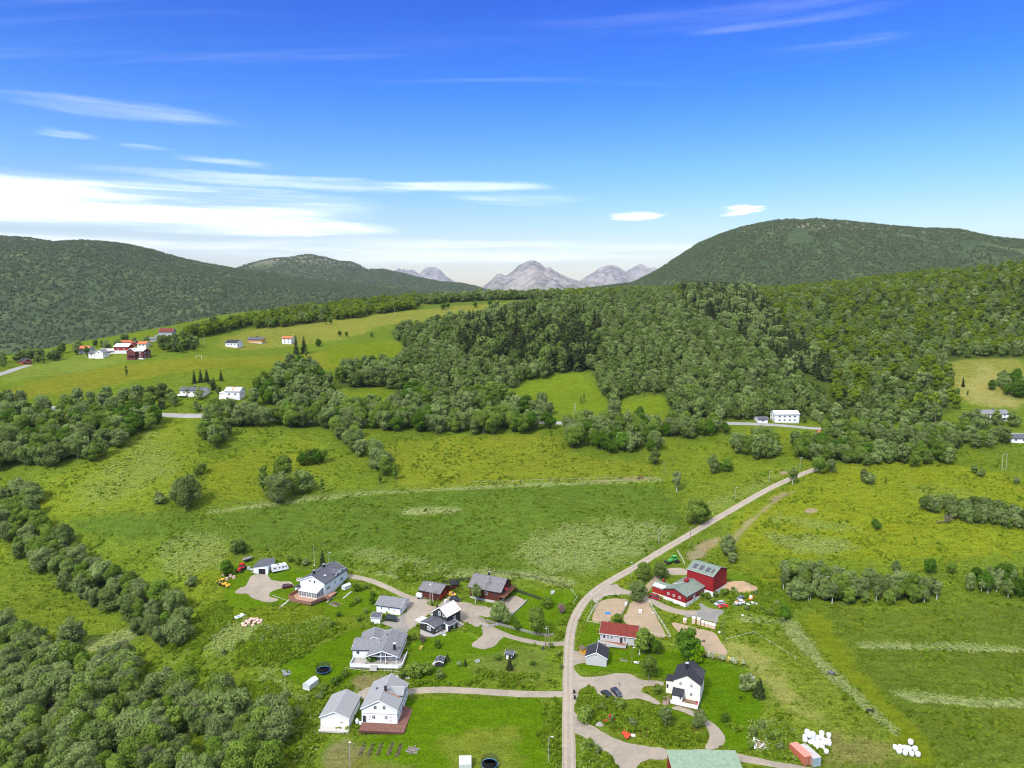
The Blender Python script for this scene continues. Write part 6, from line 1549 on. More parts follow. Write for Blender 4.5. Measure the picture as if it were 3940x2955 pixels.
    e.win('m', 's-', -5.0, 2.2, .75, 1.5, 1, 1); e.win('m', 's-', -3.7, 2.1, .95, 1.3, 1, 2, cur=True); e.win('m', 's-', -2.4, 2.1, .95, 1.3, 1, 2, cur=True); e.door('m', 's-', 1.0, .5, .95, 2.0, DKTRIM, PALEG); e.win('m', 's-', 2.3, 2.0, .9, 1.7, 1, 1, WHITE, True)
    e.slab('deck', [(-7.0, -4.3), (-7.0, -6.0), (.2, -7.4), (3.0, -7.4), (3.0, -4.3)], -.5, .5, WOODR, False)
    e.rail([(-7.0, -4.5), (-7.0, -6.0), (.2, -7.4)], .5, .75, PALEG); e.rail([(-3.6, -8.1), (3.0, -7.5), (3.0, -4.5)], .45, .75, PALEG)
    # grey garage with black roof
    f = House('black_roofed_garage', 'pale grey garage with black roof and tiny gable window by the road', 'garage', r6(230, 560), 4.6, 77.5, 7.5)
    f.block('m', 7.5, 6.8, 2.95, 1.7, PALEG, T_BLACK, WHITE, ov=(.3, .35)); f.win('m', 'f-', 0, 3.45, .75, .35, 1, 1, bar=.14); f.part('ridge_strip', MB().tube([(-3.7, 0, 4.87), (3.7, 0, 4.87)], .1, 5), PALEG, parent=f.last)
    p = g1(2245, 2512); y = thing('yellow_hut', 'tiny yellow wooden hut with brown roof by the road', 'hut', p, .35)
    MB().prism([(-1.0, -.4), (1.0, -.4), (1.0, 1.7), (0, 2.3), (-1.0, 1.7)], 'y', -1.0, 1.0).obj('wall', YELW, y)
    MB().prism([(-1.35, 1.58), (0, 2.42), (1.35, 1.58), (1.35, 1.46), (0, 2.29), (-1.35, 1.46)], 'y', -1.3, 1.3).obj('roof', mat('brown_felt', (.12, .085, .065)), y)
    # red barn, low wing and its extension
    n = House('red_barn', 'tall red barn with green metal roof and four dark roof panels', 'barn', r7(690, 80), 10.6, -44.0, 12.4)
    n.block('m', 12.4, 11.4, 8.3, 2.1, REDW, T_GREEN, DKTRIM, ov=(.25, .35), fnd=1.7, fm=WHITEF, gut=PALEG)
    for i, (x, w) in enumerate(((-3.6, 1.7), (-.7, 1.7), (2.2, 1.7), (4.4, .9))):
        kk = 2.1/5.7; nz = lambda yy: 10.4+.16-kk*abs(yy)+.03
        b = MB(); b.hexa([(x-w/2, -4.6, nz(4.6)), (x+w/2, -4.6, nz(4.6)), (x+w/2, -1.9, nz(1.9)), (x-w/2, -1.9, nz(1.9))], [(x-w/2, -4.6, nz(4.6)+.06), (x+w/2, -4.6, nz(4.6)+.06), (x+w/2, -1.9, nz(1.9)+.06), (x-w/2, -1.9, nz(1.9)+.06)]); n.part('solar_panel', b, mat('solar_cells', (.06, .062, .085), .35, .2, 3), parent=n.last)
    n.win('m', 'f+', -.6, .9, .7, .9, 1, 1, PALEG)
    n.part('ramp_bridge', MB().box((-4.6, -7.4, 3.2), (3.0, 4.2, .5)).box((-4.6, -9.0, 1.2), (3.2, .8, 4.0)).box((-4.6, -5.9, 1.4), (3.0, .4, 3.6)), CONC)
    v = House('red_barn_wing', 'low red cowshed with green roof and red roof vents against the tall barn', 'barn', r7(415, 495), 5.5, 45.0, 17.7)
    v.block('m', 17.7, 10.2, 3.9, 1.65, REDW, T_GREEN, DKTRIM, ov=(.25, .35), fnd=1.1, fm=WHITEF, gut=PALEG)
    for u in (-2.8, -.2, 2.4): v.win('m', 'f-', u, 2.6, .8, .75, 1, 2, WHITE)
    for u in (-7.2, -5.4, -3.6, -1.0, 1.0, 3.0, 5.0): v.win('m', 's-', u, 2.75, .6, .55, 1, 1, PALEG)
    v.door('m', 's-', -2.2, .0, 1.4, 2.6, CONC, CONC)
    v.part('roof_vent', MB().box((.6, .2, 5.9), (1.4, 1.4, 1.4)).box((.6, .2, 6.7), (1.7, 1.7, .16)), REDW, parent=v.last)
    v.part('pale_roof_sheet', MB().poly([(-3.2, 3.9, 4.55), (-1.2, 1.0, 5.49), (-.4, 1.4, 5.36), (-2.2, 4.4, 4.4)]).xf(Matrix.Translation((0, 0, .05))), T_WHITE, parent=v.last)
    v.block('x', 8.2, 6.0, 3.3, 1.15, REDL, T_GREEN, DKTRIM, off=(-4.6, 7.2), rot=math.radians(90), ov=(.2, .3), fnd=.5, fm=WHITEF, gut=PALEG)
    v.part('roof_vent', MB().box((-3.2, 8.6, 4.8), (.8, .8, .9)).box((-3.2, 8.6, 5.3), (1.0, 1.0, .12)), REDW, parent=v.last)
    v.part('pale_roof_sheet', MB().poly([(-7.9, 5.4, 3.36), (-7.9, 10.9, 3.36), (-6.0, 10.9, 4.1), (-6.0, 5.4, 4.1)]).xf(Matrix.Translation((0, 0, .1))), T_WHITE, parent=v.last)
    # white house with black roof
    w = House('white_house', 'tall white house with black tiled roof and railed terrace', 'house', r8(535, 335), 8.5, 67.5, 9.4)
    w.block('m', 9.4, 8.1, 6.1, 2.35, WARMW, T_BLACK, DKTRIM, ov=(.3, .35), fnd=.4)
    w.chimney(-.3, .7, 7.8, 10.0, .75, BLACKM, PALEG)
    for u in (-1.9, 1.4):
        for z in (5.15, 2.35): w.win('m', 'f-', u, z, .65, 1.0, 2, 2, bar=.13)
    for u in (-2.5, 1.0): w.win('m', 's-', u, 2.4, .8, 1.1, 2, 2)
    w.block('d', 4.6, 4.2, 6.6, 1.3, WARMW, T_BLACK, DKTRIM, off=(1.0, -2.3), rot=-math.pi/2, ov=(.25, .25), z0=5.0); w.win('d', 'f+', 0, 6.4, .9, 1.0, 2, 1)
    w.mono('p', -7.0, -4.35, .9, 3.9, 2.5, 3.4, WARMW, T_BLACK, None, .25, 'x'); w.door('p', 'f-', -.2, .5, .9, 2.0, WHITE); w.win('p', 'f-', .95, 1.9, .45, .8, 1, 1)
    w.mono('a', -2.6, .8, 4.1, 6.6, 4.4, 4.2, WARMW, T_BLACK, None, .25); w.win('a', 'f-', -.8, 2.4, .4, 1.0, 1, 1, DKTRIM)
    w.slab('terrace', [(-8.0, 4.2), (-8.0, -3.9), (-4.3, -3.9), (-4.3, 4.2)], -.6, .5, mat('brown_boards', (.20, .125, .09), .8, .2, 2), False)
    w.rail([(-8.0, 4.2), (-8.0, -3.9), (-4.4, -3.9)], .15, 1.1, WHITE)
    w.slab('brick_path', [(-9.0, 4.8), (-4.2, 4.8), (0.5, 7.4), (.5, 8.6), (-4.8, 7.0), (-9.4, 6.4)], -.3, .04, G_PAVE, False)
    # green-roofed machine hall
    z = House('machine_hall', 'large red machine hall with plain pale green metal roof', 'barn', (2565, 2884), 5.4, -.8, 18.0)
    z.mono('m', -8.8, 8.8, -15.0, -.3, 4.0, 5.2, REDW, T_GREEN2, None, .3)
village()

def small_buildings():
    def hut(name, label, cat, px, ang, L, W, e, r, wall, roof, trim=WHITE, doors=0, wins=()):
        p = g1(*px); o = House.__new__(House); o.root = thing(name, label, cat, p, math.radians(ang)); o.blk = {}; o.L = L
        o.block('m', L, W, e, r, wall, roof, trim, ov=(.2, .2), z0=-.5)
        if doors: o.door('m', 's-', doors, 0, .7, e*.85, WHITE)
        for f_, u_ in wins: o.win('m', f_, u_, e*.62, .5, .5, 1, 1, bar=.08)
        return o
    hut('playhouse', 'small black playhouse with blue-grey roof and white corners', 'playhouse', (1963, 2530), -18, 3.1, 2.3, 1.7, .8, BLACKW, T_DGREY, WHITE, -.6, (('s-', .7),))
    o = hut('garden_shed', 'small garden shed with dark half roof and white deck', 'shed', (1693, 2556), 86, 3.6, 2.7, 1.6, .55, BLACKW, T_DGREY, WHITE)
    o.slab('deck', [(1.9, -1.4), (4.4, -1.4), (4.4, 1.7), (-.6, 2.6), (-.6, 1.5), (1.9, 1.5)], -.2, .35, PALEG, False)
    def greenhouse(label, px, ang, L, W, e, r, gable_lean=0):
        p = g1(*px); t = thing('greenhouse', label, 'greenhouse', p, math.radians(ang)); fr = MB()
        n = 4
        for i in range(n+1):
            x = -L/2+L*i/n
            for s in (-1, 1):
                fr.box((x, s*W/2, e/2), (.07, .07, e)); fr.tube([(x, s*W/2, e), (x, 0, e+r)], .04, 4)
        for s in (-1, 1): fr.box((0, s*W/2, e), (L, .08, .08)); fr.box((0, s*W/2, .08), (L, .1, .25))
        for x in (-L/2, L/2): fr.box((x, 0, .08), (.1, W, .25)); fr.box((x, 0, e/2+.3), (.06, .06, e))
        fr.box((0, 0, e+r), (L, .09, .09)); fr.obj('frame', WHITE, t)
        gm = mat('greenhouse_glass', (.50, .56, .54), .2, .25, 1.2, spec=.6); gr = mat('white_polycarbonate', (.52, .54, .53), .35, .08, 1)
        for i in range(n):
            xa, xb = -L/2+L*i/n+.05, -L/2+L*(i+1)/n-.05
            for s in (-1, 1):
                MB().poly([(xa, s*W/2, .2), (xb, s*W/2, .2), (xb, s*W/2, e-.04), (xa, s*W/2, e-.04)]).obj('pane', gm, t)
                MB().poly([(xa, s*W/2*1.0, e+.04), (xb, s*W/2, e+.04), (xb, s*.04, e+r), (xa, s*.04, e+r)]).obj('roof_pane', gr, t)
        for x in (-L/2, L/2): MB().poly([(x, -W/2+.05, .2), (x, W/2-.05, .2), (x, W/2-.05, e), (x, 0, e+r-.05), (x, -W/2+.05, e)]).obj('end_pane', gm, t)
        return t
    greenhouse('white-framed glass greenhouse beside the trampoline', (1196, 2640), 66, 4.4, 2.6, 1.6, .8)
    greenhouse('small polytunnel greenhouse with pale roof by the long white house', (1333, 2263), 52, 3.4, 2.0, 1.3, .7)
    greenhouse('glass greenhouse with open roof vents among flowers at the lower edge', (1790, 2945), 4, 3.2, 3.6, 1.6, 1.0)
small_buildings()

def far_house(label, bx, L, W, e, r, ang, wall, roof, fnd=0.0, wins=3, two=False, name='house', cat='house', trim=WHITE, chim=False):
    p = g1(*S(bx)[0]); a = math.radians(ang); h = House.__new__(House); h.blk = {}; h.L = L
    n = Vector((math.sin(a), -math.cos(a), 0))*(-W/2)
    h.root = thing(name, label, cat, p+n+Vector((0, 0, 0)), a); h.root.location.z = tz(h.root.location.x, h.root.location.y)-.2
    h.block('m', L, W, e, r, wall, roof, trim, ov=(.4, .5), z0=-3.0, fnd=fnd, fm=WHITEF if fnd else None)
    for lv in ([e*.28, e*.72] if two else [e*.58]):
        for i in range(wins): h.win('m', 's-', (i-(wins-1)/2)*L*.8/wins, lv, 1.3, 1.1, 2, 1, bar=.14)
        for i in range(2):
            h.win('m', 'f+', (i-.5)*W*.45, lv, 1.0, 1.1, 1, 1, bar=.14); h.win('m', 'f-', (i-.5)*W*.45, lv, 1.0, 1.1, 1, 1, bar=.14)
    if chim: h.chimney(.5, .3, e+r-.4, e+r+1.1, .8)
    return h
ORR = tile_mat('orange_roof_tiles', (.60, .16, .06), (.66, .20, .08), (.4, .1, .04), .5, .4, .05)
def far_houses():
    f = far_house
    a = f('cream bungalow with dark roof and glazed corner among trees', (414, 857), 17.5, 8.5, 3.6, 1.6, -6, CREAM, T_DGREY, .9, 4, chim=True)
    a.slab('terrace', [(-9, -6.5), (-3, -6.5), (-3, -4.2), (-9, -4.2)], 0, 1.0, WHITE, False)
    b = f('white house with a rust streak down its white roof', (502, 862), 11.0, 8.5, 5.0, 2.2, -4, WHITE, T_RUST, .8, 2)
    b.slab('terrace', [(-8, -7), (-3, -7), (-3, -4.2), (-8, -4.2)], -1, 1.2, WHITE, False)
    b.mono('x', -9.5, -5.4, -3, 3, 3.4, 3.8, WHITE, T_RUST, WHITE)
    b.part('rust_streak', MB().poly([(-.4, -.4, 7.25), (.5, -.4, 7.25), (.3, -4.0, 5.4), (-.7, -4.0, 5.4)]).xf(Matrix.Translation((0, 0, .05))), mat('rust_streak', (.42, .14, .03)), parent=b.last)
    c = f('big white two-storey house beside the valley road', (1700, 914), 18.5, 9.0, 6.0, 1.9, 2, WHITE, T_WHITE, .5, 4, True)
    f('small white garage with grey roof beside the valley road', (1648, 914), 8.2, 6.0, 2.6, 1.4, 6, WHITE, T_DGREY, 0, 1, name='garage', cat='garage')
    d = f('white house with long balcony and grey roof on the hillside', (2152, 911), 19.0, 9.0, 5.2, 2.0, 3, WHITE, T_GREY, .6, 4, True, chim=True)
    d.slab('balcony', [(-8, -6.2), (8, -6.2), (8, -4.5), (-8, -4.5)], 2.5, 2.7, WHITE, False); d.rail([(-8, -4.6), (-8, -6.2), (8, -6.2), (8, -4.6)], 2.7, .9, WHITE)
    f('open field shed with rusty red roof in the trees', (1780, 945), 8.0, 6.5, 2.6, 1.2, -12, GREYW, T_RUSTY, 0, 0, name='field_shed', cat='shed', trim=None)
    f('white building with dark grey roof at the picture edge', (2203, 957), 12, 9, 2.8, 1.6, -6, WHITE, T_DGREY, 0, 2)
    # hamlet on the brow
    e = f('large dark red-brown house with pale roof on the brow', (295, 776), 13, 10, 6.2, 2.2, -8, mat('dark_red_boards', (.13, .035, .032), .7, .2, 1), T_PALE, .4, 3, True)
    e.block('g', 9.5, 7.5, 6.2, 2.4, MATS['dark_red_boards'], T_PALE, WHITE, off=(-3.0, -3.2), rot=math.pi/2, ov=(.4, .5), z0=-3); e.slab('balcony', [(-6, -9.3), (0, -9.3), (0, -7.6), (-6, -7.6)], 2.9, 3.1, MATS['dark_red_boards'], False)
    g = f('white house with blue-black roof and front gable on the brow', (206, 774), 13, 8.5, 3.8, 2.0, -6, WHITE, T_DGREY, .3, 3)
    g.block('g', 9.0, 7.5, 4.4, 2.3, WHITE, T_GREY, WHITE, off=(4.4, -1.5), rot=math.pi/2, ov=(.4, .5), z0=-3); g.win('g', 'f-', 0, 4.4, 1, 1.0, 1, 1)
    f('red and white barn with pale roof behind the brown house', (262, 764), 13.5, 9, 5.4, 2.4, -4, REDL, T_WHITE, 2.2, 2, name='barn', cat='barn')
    f('long red outbuilding with red roof at the back of the hamlet', (274, 748), 15, 7, 3.2, 1.6, -6, REDL, T_RUSTY, 0, 0, name='outbuilding', cat='barn')
    f('grey house with orange roof at the edge of the hamlet', (178, 764), 11.5, 8.5, 4.0, 1.8, -14, PALEG, ORR, .4, 2)
    f('low beige house beside the hamlet lane', (232, 766), 11, 7, 3.0, 1.5, 20, CREAM, T_PALE, 0, 2)
    f('small yellow house above the hamlet', (306, 751), 9, 7, 3.4, 1.6, -8, CREAM, ORR, 0, 2)
    k = f('large grey house with red pyramid roof at the top of the hamlet', (357, 728), 13.5, 11, 5.0, 2.6, 4, GREYW, T_RED, .6, 3, True)
    k.slab('terrace', [(-9, -8), (9, -8), (9, -5.6), (-9, -5.6)], -1, 1.4, GREYW, False)
    f('flat grey garage below the red pyramid roof', (330, 738), 9, 7, 2.6, .8, 4, GREYW, T_GREY, 0, 0, name='garage', cat='garage', trim=None)
    f('white house with black roof alone on the hill shoulder', (500, 750), 13, 9, 4.4, 2.0, -12, WHITE, T_BLACK, .5, 3)
    f('orange wooden house with grey roof on the hill shoulder', (550, 741), 15, 9, 3.4, 1.9, -6, ORANGE, T_DGREY, .4, 4, chim=True)
    f('red-topped white cottage with red roof beside two spruces', (619, 743), 10, 8.5, 5.4, 1.5, -4, WHITE, ORR, 0, 2, True)
    f('small red cottage beside the hillside lane', (46, 786), 8, 6, 2.6, 2.0, -30, REDL, T_BLACK, 0, 1, name='cottage')
    f('tiny red barn on the crest of the ridge', (1247, 634), 13, 8, 3.5, 2.2, 0, REDL, T_RUSTY, 0, 0, name='barn', cat='barn', trim=None)
far_houses()
# ------------------------------------------------------------------ vehicles
TYRE = mat('tyre_rubber', (.020, .020, .021), .8, .2, 6); RIM = mat('wheel_rim', (.35, .35, .36), .35, .1, metal=.6)
CARGL = mat('car_glass', (.045, .055, .062), .06, .2, 1, spec=.8); LAMPW = mat('headlight_glass', (.75, .76, .74), .15, .05); LAMPR = mat('tail_light_glass', (.45, .02, .02), .2, .05)
PLAST = mat('black_plastic', (.025, .025, .028), .55, .2)
def paint(name, c, rough=.25): return mat(name, c, rough, .06, 1.2, spec=.6)
SILV = paint('silver_paint', (.40, .42, .44)); DKBL = paint('dark_blue_paint', (.020, .022, .045)); DKRD = paint('dark_red_paint', (.09, .010, .016)); CRIM = paint('crimson_paint', (.28, .010, .022))
RED = paint('bright_red_paint', (.55, .020, .020)); WHT = paint('white_car_paint', (.78, .78, .77)); BLK = paint('black_car_paint', (.014, .018, .018)); GREYB = paint('blue_grey_paint', (.13, .15, .18)); YELL = paint('yellow_machine_paint', (.70, .38, .015), .45)
GRN = paint('green_machine_paint', (.06, .40, .05), .4); ORNG = paint('orange_machine_paint', (.70, .20, .02), .45); BLUEP = paint('blue_plastic', (.05, .20, .50), .4)

def wheel(parent, x, y, r, w, rim=RIM):
    b = MB(); b.lathe([(r*.62, -w/2), (r*.95, -w/2), (r, -w*.3), (r, w*.3), (r*.95, w/2), (r*.62, w/2)], 14, (x, y, r), 'y'); o = b.obj('wheel', TYRE, parent, smooth=False)
    b = MB(); b.lathe([(0.0, -w*.42), (r*.63, -w*.45), (r*.63, w*.45), (0.0, w*.42)], 10, (x, y, r), 'y'); b.obj('rim', rim, o)
def car(label, px, ang, pt, L=4.4, W=1.8, H=1.48, kind='hatch', loc=None, name='parked_car', cat='car', group=None, dz=0.0):
    p = loc or g1(*px); t = thing(name, label, cat, (p[0], p[1], p[2]+dz), math.radians(ang), group)
    f, r = L/2, -L/2; hb = .92 if H < 1.75 else 1.05
    hood = {'hatch': .28, 'van': .16, 'sedan': .29, 'wagon': .27}[kind]; tail = {'hatch': .05, 'van': .01, 'sedan': .20, 'wagon': .03}[kind]
    xs = [(r, .34, .62, .88), (r+.08, .28, hb*.95, .97), (r+L*tail+.12, .26, hb, 1.0), (r+L*.5, .24, hb, 1.0), (f-L*hood, .24, hb*.98, 1.0), (f-.25, .26, hb*.80, .96), (f, .34, hb*.62, .84)]
    b = MB()
    for (x, z0, z1, k) in xs:
        w = W/2*k
        for y, z in ((-w, z0), (-w*1.0, z0+(z1-z0)*.55), (-w*.93, z1), (w*.93, z1), (w, z0+(z1-z0)*.55), (w, z0)): b.v.append((x, y, z))
    for i in range(len(xs)-1):
        for k in range(6):
            j = (k+1) % 6; b.f.append((i*6+k, i*6+6+k, i*6+6+j, i*6+j)); b.uv.append([(0, 0)]*4)
    b.f.append(tuple(range(6))); b.uv.append([(0, 0)]*6); n = (len(xs)-1)*6; b.f.append(tuple(range(n+5, n-1, -1))); b.uv.append([(0, 0)]*6)
    body = b.obj('body', pt, t)
    c0, c1 = r+L*tail+.10, f-L*hood+.12; d0, d1 = (.22 if kind in ('wagon', 'van') else .55), (.75 if kind != 'van' else .8)
    wb, wt = W*.455, W*.37
    MB().hexa([(c0, -wb, hb-.02), (c1, -wb, hb-.02), (c1, wb, hb-.02), (c0, wb, hb-.02)], [(c0+d0, -wt, H-.07), (c1-d1, -wt, H-.07), (c1-d1, wt, H-.07), (c0+d0, wt, H-.07)]).obj('window', CARGL, t)
    MB().hexa([(c0+d0-.06, -wt-.03, H-.075), (c1-d1+.06, -wt-.03, H-.075), (c1-d1+.06, wt+.03, H-.075), (c0+d0-.06, wt+.03, H-.075)], [(c0+d0, -wt+.06, H), (c1-d1, -wt+.06, H), (c1-d1, wt-.06, H), (c0+d0, wt-.06, H)]).obj('car_roof', pt, t)
    pl = MB()
    for xx in (c0+(c1-c0)*.36, c0+(c1-c0)*.62):
        for s in (-1, 1): pl.hexa([(xx-.05, s*wb-.02, hb-.02), (xx+.05, s*wb-.02, hb-.02), (xx+.05, s*wb+.02, hb-.02), (xx-.05, s*wb+.02, hb-.02)], [(xx-.05, s*wt-.02, H-.06), (xx+.05, s*wt-.02, H-.06), (xx+.05, s*wt+.02, H-.06), (xx-.05, s*wt+.02, H-.06)])
    pl.obj('pillar', pt, t)
    rr = .33 if H < 1.75 else .36
    for x in (f-L*.19, r+L*.19):
        for s in (-1, 1): wheel(t, x, s*(W/2-.12), rr, .22)
    for s in (-1, 1):
        MB().box((f-.10, s*W*.33, hb*.64), (.2, W*.2, .13)).obj('headlight', LAMPW, t); MB().box((r+.05, s*W*.36, hb*.8), (.12, W*.14, .2)).obj('tail_light', LAMPR, t)
        MB().box((c1-.35, s*(W/2+.06), hb+.05), (.14, .14, .12)).obj('wing_mirror', pt, t)
    MB().box((r-.005, 0, .66), (.03, .5, .12)).obj('number_plate', WHT, t)
    return t
def vehicles():
    car('dark red estate car parked behind the long white house', (1107, 2260), 24, DKRD, 4.6, 1.8, 1.5, 'wagon')
    car('black people carrier parked against the grey-roofed garage', r2(1165, 870), -15, BLK, 5.1, 1.95, 1.95, 'van', name='parked_van', cat='van')
    car('black off-road car in front of the red garage doors', r3(905, 690), -14, BLK, 4.6, 1.9, 1.7, 'wagon')
    car('crimson family van parked at the cowshed wall', (2519, 2303), -30, CRIM, 4.6, 1.85, 1.7, 'van', name='parked_van', cat='van')
    car('silver estate car in the weeds below the barn', (2768, 2326), 205, SILV, 4.5, 1.75, 1.42, 'wagon')
    car('red sports car touching the silver estate car', (2782, 2337), 195, RED, 4.1, 1.75, 1.25, 'sedan')
    car('blue-grey old car half hidden in weeds', (2851, 2305), 220, GREYB, 4.4, 1.75, 1.4, 'sedan')
    rl = car('white and orange-red rally car standing on a low trailer', (2846, 2326), 200, WHT, 4.1, 1.7, 1.35, 'hatch', dz=.55)
    for x, z, w in ((1.35, .93, .9), (-1.7, .95, .5)): MB().box((x, 0, z), (w, 1.5, .04)).obj('bonnet_panel', ORNG, rl)
    tr = thing('car_trailer', 'low grey car trailer under the rally car', 'trailer', rl.location-Vector((0, 0, .55)), rl.rotation_euler.z)
    MB().box((0, 0, .46), (4.4, 1.9, .12)).box((2.7, 0, .46), (1.2, .12, .1)).obj('bed', METAL, tr)
    for s in (-1, 1): wheel(tr, -.3, s*.9, .28, .18)
    car('white saloon car with black bonnet at the weed edge', (2893, 2330), 185, WHT, 4.4, 1.7, 1.38, 'sedan')
    car('black estate car seen from behind on the gravel parking', (2334, 2676), 117, BLK, 4.7, 1.85, 1.5, 'wagon')
    car('dark blue car facing the camera on the gravel parking', (2372, 2669), -67, DKBL, 4.6, 1.85, 1.5, 'hatch')
    car('yellow small car tucked behind the black off-road car', (1738, 2290), -14, YELL, 3.6, 1.6, 1.35, 'hatch')
    # motorhome
    p = g1(1078, 2196); m = thing('motorhome', 'white motorhome parked beside the white shed', 'motorhome', p, math.radians(30))
    MB().prism([(-3.5, .45), (2.3, .45), (3.3, .5), (3.55, .9), (3.35, 1.45), (2.7, 2.75), (2.2, 2.95), (-3.4, 2.95), (-3.55, 2.7), (-3.55, .6)], 'y', -1.15, 1.15).obj('body', WHT, m)
    MB().hexa([(2.72, -1.0, 1.5), (3.36, -1.0, 1.5), (3.36, 1.0, 1.5), (2.72, 1.0, 1.5)], [(2.6, -1.0, 2.45), (2.9, -1.0, 2.45), (2.9, 1.0, 2.45), (2.6, 1.0, 2.45)]).obj('windscreen', CARGL, m)
    for x, w in ((-2.4, .9), (-.4, .5), (1.0, .9), (2.35, .6)):
        for s in (-1, 1): MB().box((x, s*1.155, 1.9), (w, .03, .55)).obj('window', CARGL, m)
    MB().box((.3, -1.16, 1.4), (.65, .03, 1.8)).obj('door', WHT, m); MB().box((-.8, 0, 3.0), (.8, .8, .14)).box((1.2, 0, 3.0), (.5, .5, .12)).obj('roof_hatch', PLAST, m)
    for x in (-1.9, 2.3):
        for s in (-1, 1): wheel(m, x, s*1.0, .36, .24)
    for s in (-1, 1): MB().box((-3.57, s*.95, .9), (.06, .2, .5)).obj('tail_light', LAMPR, m)
    # white box trailer
    p = g1(*r3(178, 640)); t = thing('box_trailer', 'small trailer with tall white canopy beside the red garage', 'trailer', p, math.radians(-18))
    MB().box((0, 0, .75), (2.7, 1.5, .5)).obj('bed', METAL, t); MB().hexa([(-1.35, -.75, 1.0), (1.35, -.75, 1.0), (1.35, .75, 1.0), (-1.35, .75, 1.0)], [(-1.1, -.6, 2.1), (1.0, -.6, 2.1), (1.0, .6, 2.1), (-1.1, .6, 2.1)]).obj('canopy', WHT, t)
    MB().box((2.0, 0, .55), (1.5, .1, .1)).obj('drawbar', METAL, t)
    for s in (-1, 1): wheel(t, 0, s*.82, .3, .18)
    # tractors
    def tractor(label, px, ang, pt, k=1.0):
        p = g1(*px); t = thing('tractor', label, 'tractor', p, math.radians(ang)); t.scale = (k, k, k)
        MB().hexa([(.3, -.42, .8), (2.2, -.38, .8), (2.2, .38, .8), (.3, .42, .8)], [(.3, -.4, 1.65), (2.1, -.32, 1.45), (2.1, .32, 1.45), (.3, .4, 1.65)]).obj('bonnet', pt, t)
        MB().box((.2, 0, .75), (3.2, .5, .4)).obj('chassis', PLAST, t)
        MB().hexa([(-1.3, -.7, 1.1), (.35, -.7, 1.1), (.35, .7, 1.1), (-1.3, .7, 1.1)], [(-1.1, -.62, 2.5), (.2, -.62, 2.5), (.2, .62, 2.5), (-1.1, .62, 2.5)]).obj('cab_glass', CARGL, t)
        MB().box((-.45, 0, 2.56), (1.6, 1.5, .16)).obj('cab_roof', pt, t)
        for x, y in ((-1.2, -.66), (-1.2, .66), (.28, -.66), (.28, .66)): MB().box((x, y, 1.8), (.08, .08, 1.5)).obj('cab_post', pt, t)
        for s in (-1, 1):
            wheel(t, -.75, s*.85, .8, .45, pt); wheel(t, 1.7, s*.75, .5, .32, pt); MB().prism([(-1.6, 1.3), (-1.2, 1.72), (-.3, 1.72), (.1, 1.3), (0, 1.25), (-.35, 1.6), (-1.15, 1.6), (-1.5, 1.25)], 'y', s*.85-.25, s*.85+.25).obj('mudguard', pt, t)
        MB().tube([(1.2, -.3, 1.5), (1.2, -.3, 2.3)], .05, 6).obj('exhaust', PLAST, t)
        return t
    tractor('red tractor standing beside the round dense tree', (929, 2196), 262, RED, 1.15)
    gt = tractor('green tractor with black implements near the barn bridge', (2590, 2165), 200, GRN, 1.2)
    MB().box((-2.0, 0, .5), (.8, 2.4, .4)).obj('implement', PLAST, gt); MB().box((2.9, 0, .6), (.7, 2.0, .7)).obj('front_loader', PLAST, gt)
    # yellow digger
    p = g1(858, 2252); t = thing('digger', 'yellow backhoe digger at the edge of the gravel yard', 'digger', p, math.radians(-25))
    MB().box((0, 0, .95), (2.6, 1.3, .7)).box((1.6, 0, 1.1), (1.2, .9, .7)).obj('body', YELL, t); MB().box((-.2, 0, 1.95), (1.3, 1.25, 1.3)).obj('cab_glass', CARGL, t); MB().box((-.2, 0, 2.65), (1.5, 1.45, .14)).obj('cab_roof', YELL, t)
    for x, y in ((-.85, -.62), (.45, -.62), (-.85, .62), (.45, .62)): MB().box((x, y, 1.95), (.1, .1, 1.35)).obj('cab_post', YELL, t)
    MB().tube([(-1.4, 0, 1.0), (-2.3, 0, 2.7), (-3.4, 0, 1.6), (-3.3, 0, .6)], [.16, .15, .12, .1], 6).obj('rear_arm', YELL, t); MB().box((-3.3, 0, .4), (.5, .7, .5)).obj('rear_bucket', PLAST, t)
    MB().tube([(.9, -.55, 1.4), (2.6, -.55, .7)], .1, 5).tube([(.9, .55, 1.4), (2.6, .55, .7)], .1, 5).obj('loader_arm', YELL, t); MB().prism([(2.5, .2), (3.3, .15), (3.2, .4), (2.9, .9), (2.5, .95)], 'y', -1.0, 1.0).obj('front_bucket', YELL, t)
    for s in (-1, 1): wheel(t, -.8, s*.8, .62, .4, YELL); wheel(t, 1.5, s*.75, .42, .3, YELL)
    p = g1(2889, 2312); t = thing('mini_digger', 'small orange and white mini digger among the parked cars', 'digger', p, .6)
    MB().box((0, 0, .25), (1.8, 1.3, .5)).obj('tracks', PLAST, t); MB().box((0, 0, .85), (1.5, 1.2, .7)).obj('body', ORNG, t); MB().box((.1, .1, 1.6), (.9, .9, .9)).obj('cab', WHT, t); MB().tube([(.8, 0, .9), (1.6, 0, 2.2), (2.5, 0, 1.2), (2.4, 0, .5)], .1, 5).obj('arm', ORNG, t)
    # farm trailer and shed-side clutter
    p = g1(952, 2160); t = thing('tipping_trailer', 'grey wooden tipping trailer behind the white shed', 'trailer', p, .9)
    MB().box((0, 0, 1.3), (3.6, 2.0, .15)).box((0, 1.0, 1.55), (3.6, .08, .5)).box((0, -1.0, 1.55), (3.6, .08, .5)).box((1.8, 0, 1.55), (.08, 2.0, .5)).obj('bed', WOODG, t); MB().box((0, 0, .9), (3.4, .6, .4)).obj('chassis', PLAST, t)
    for s in (-1, 1): wheel(t, -.5, s*.9, .45, .28)
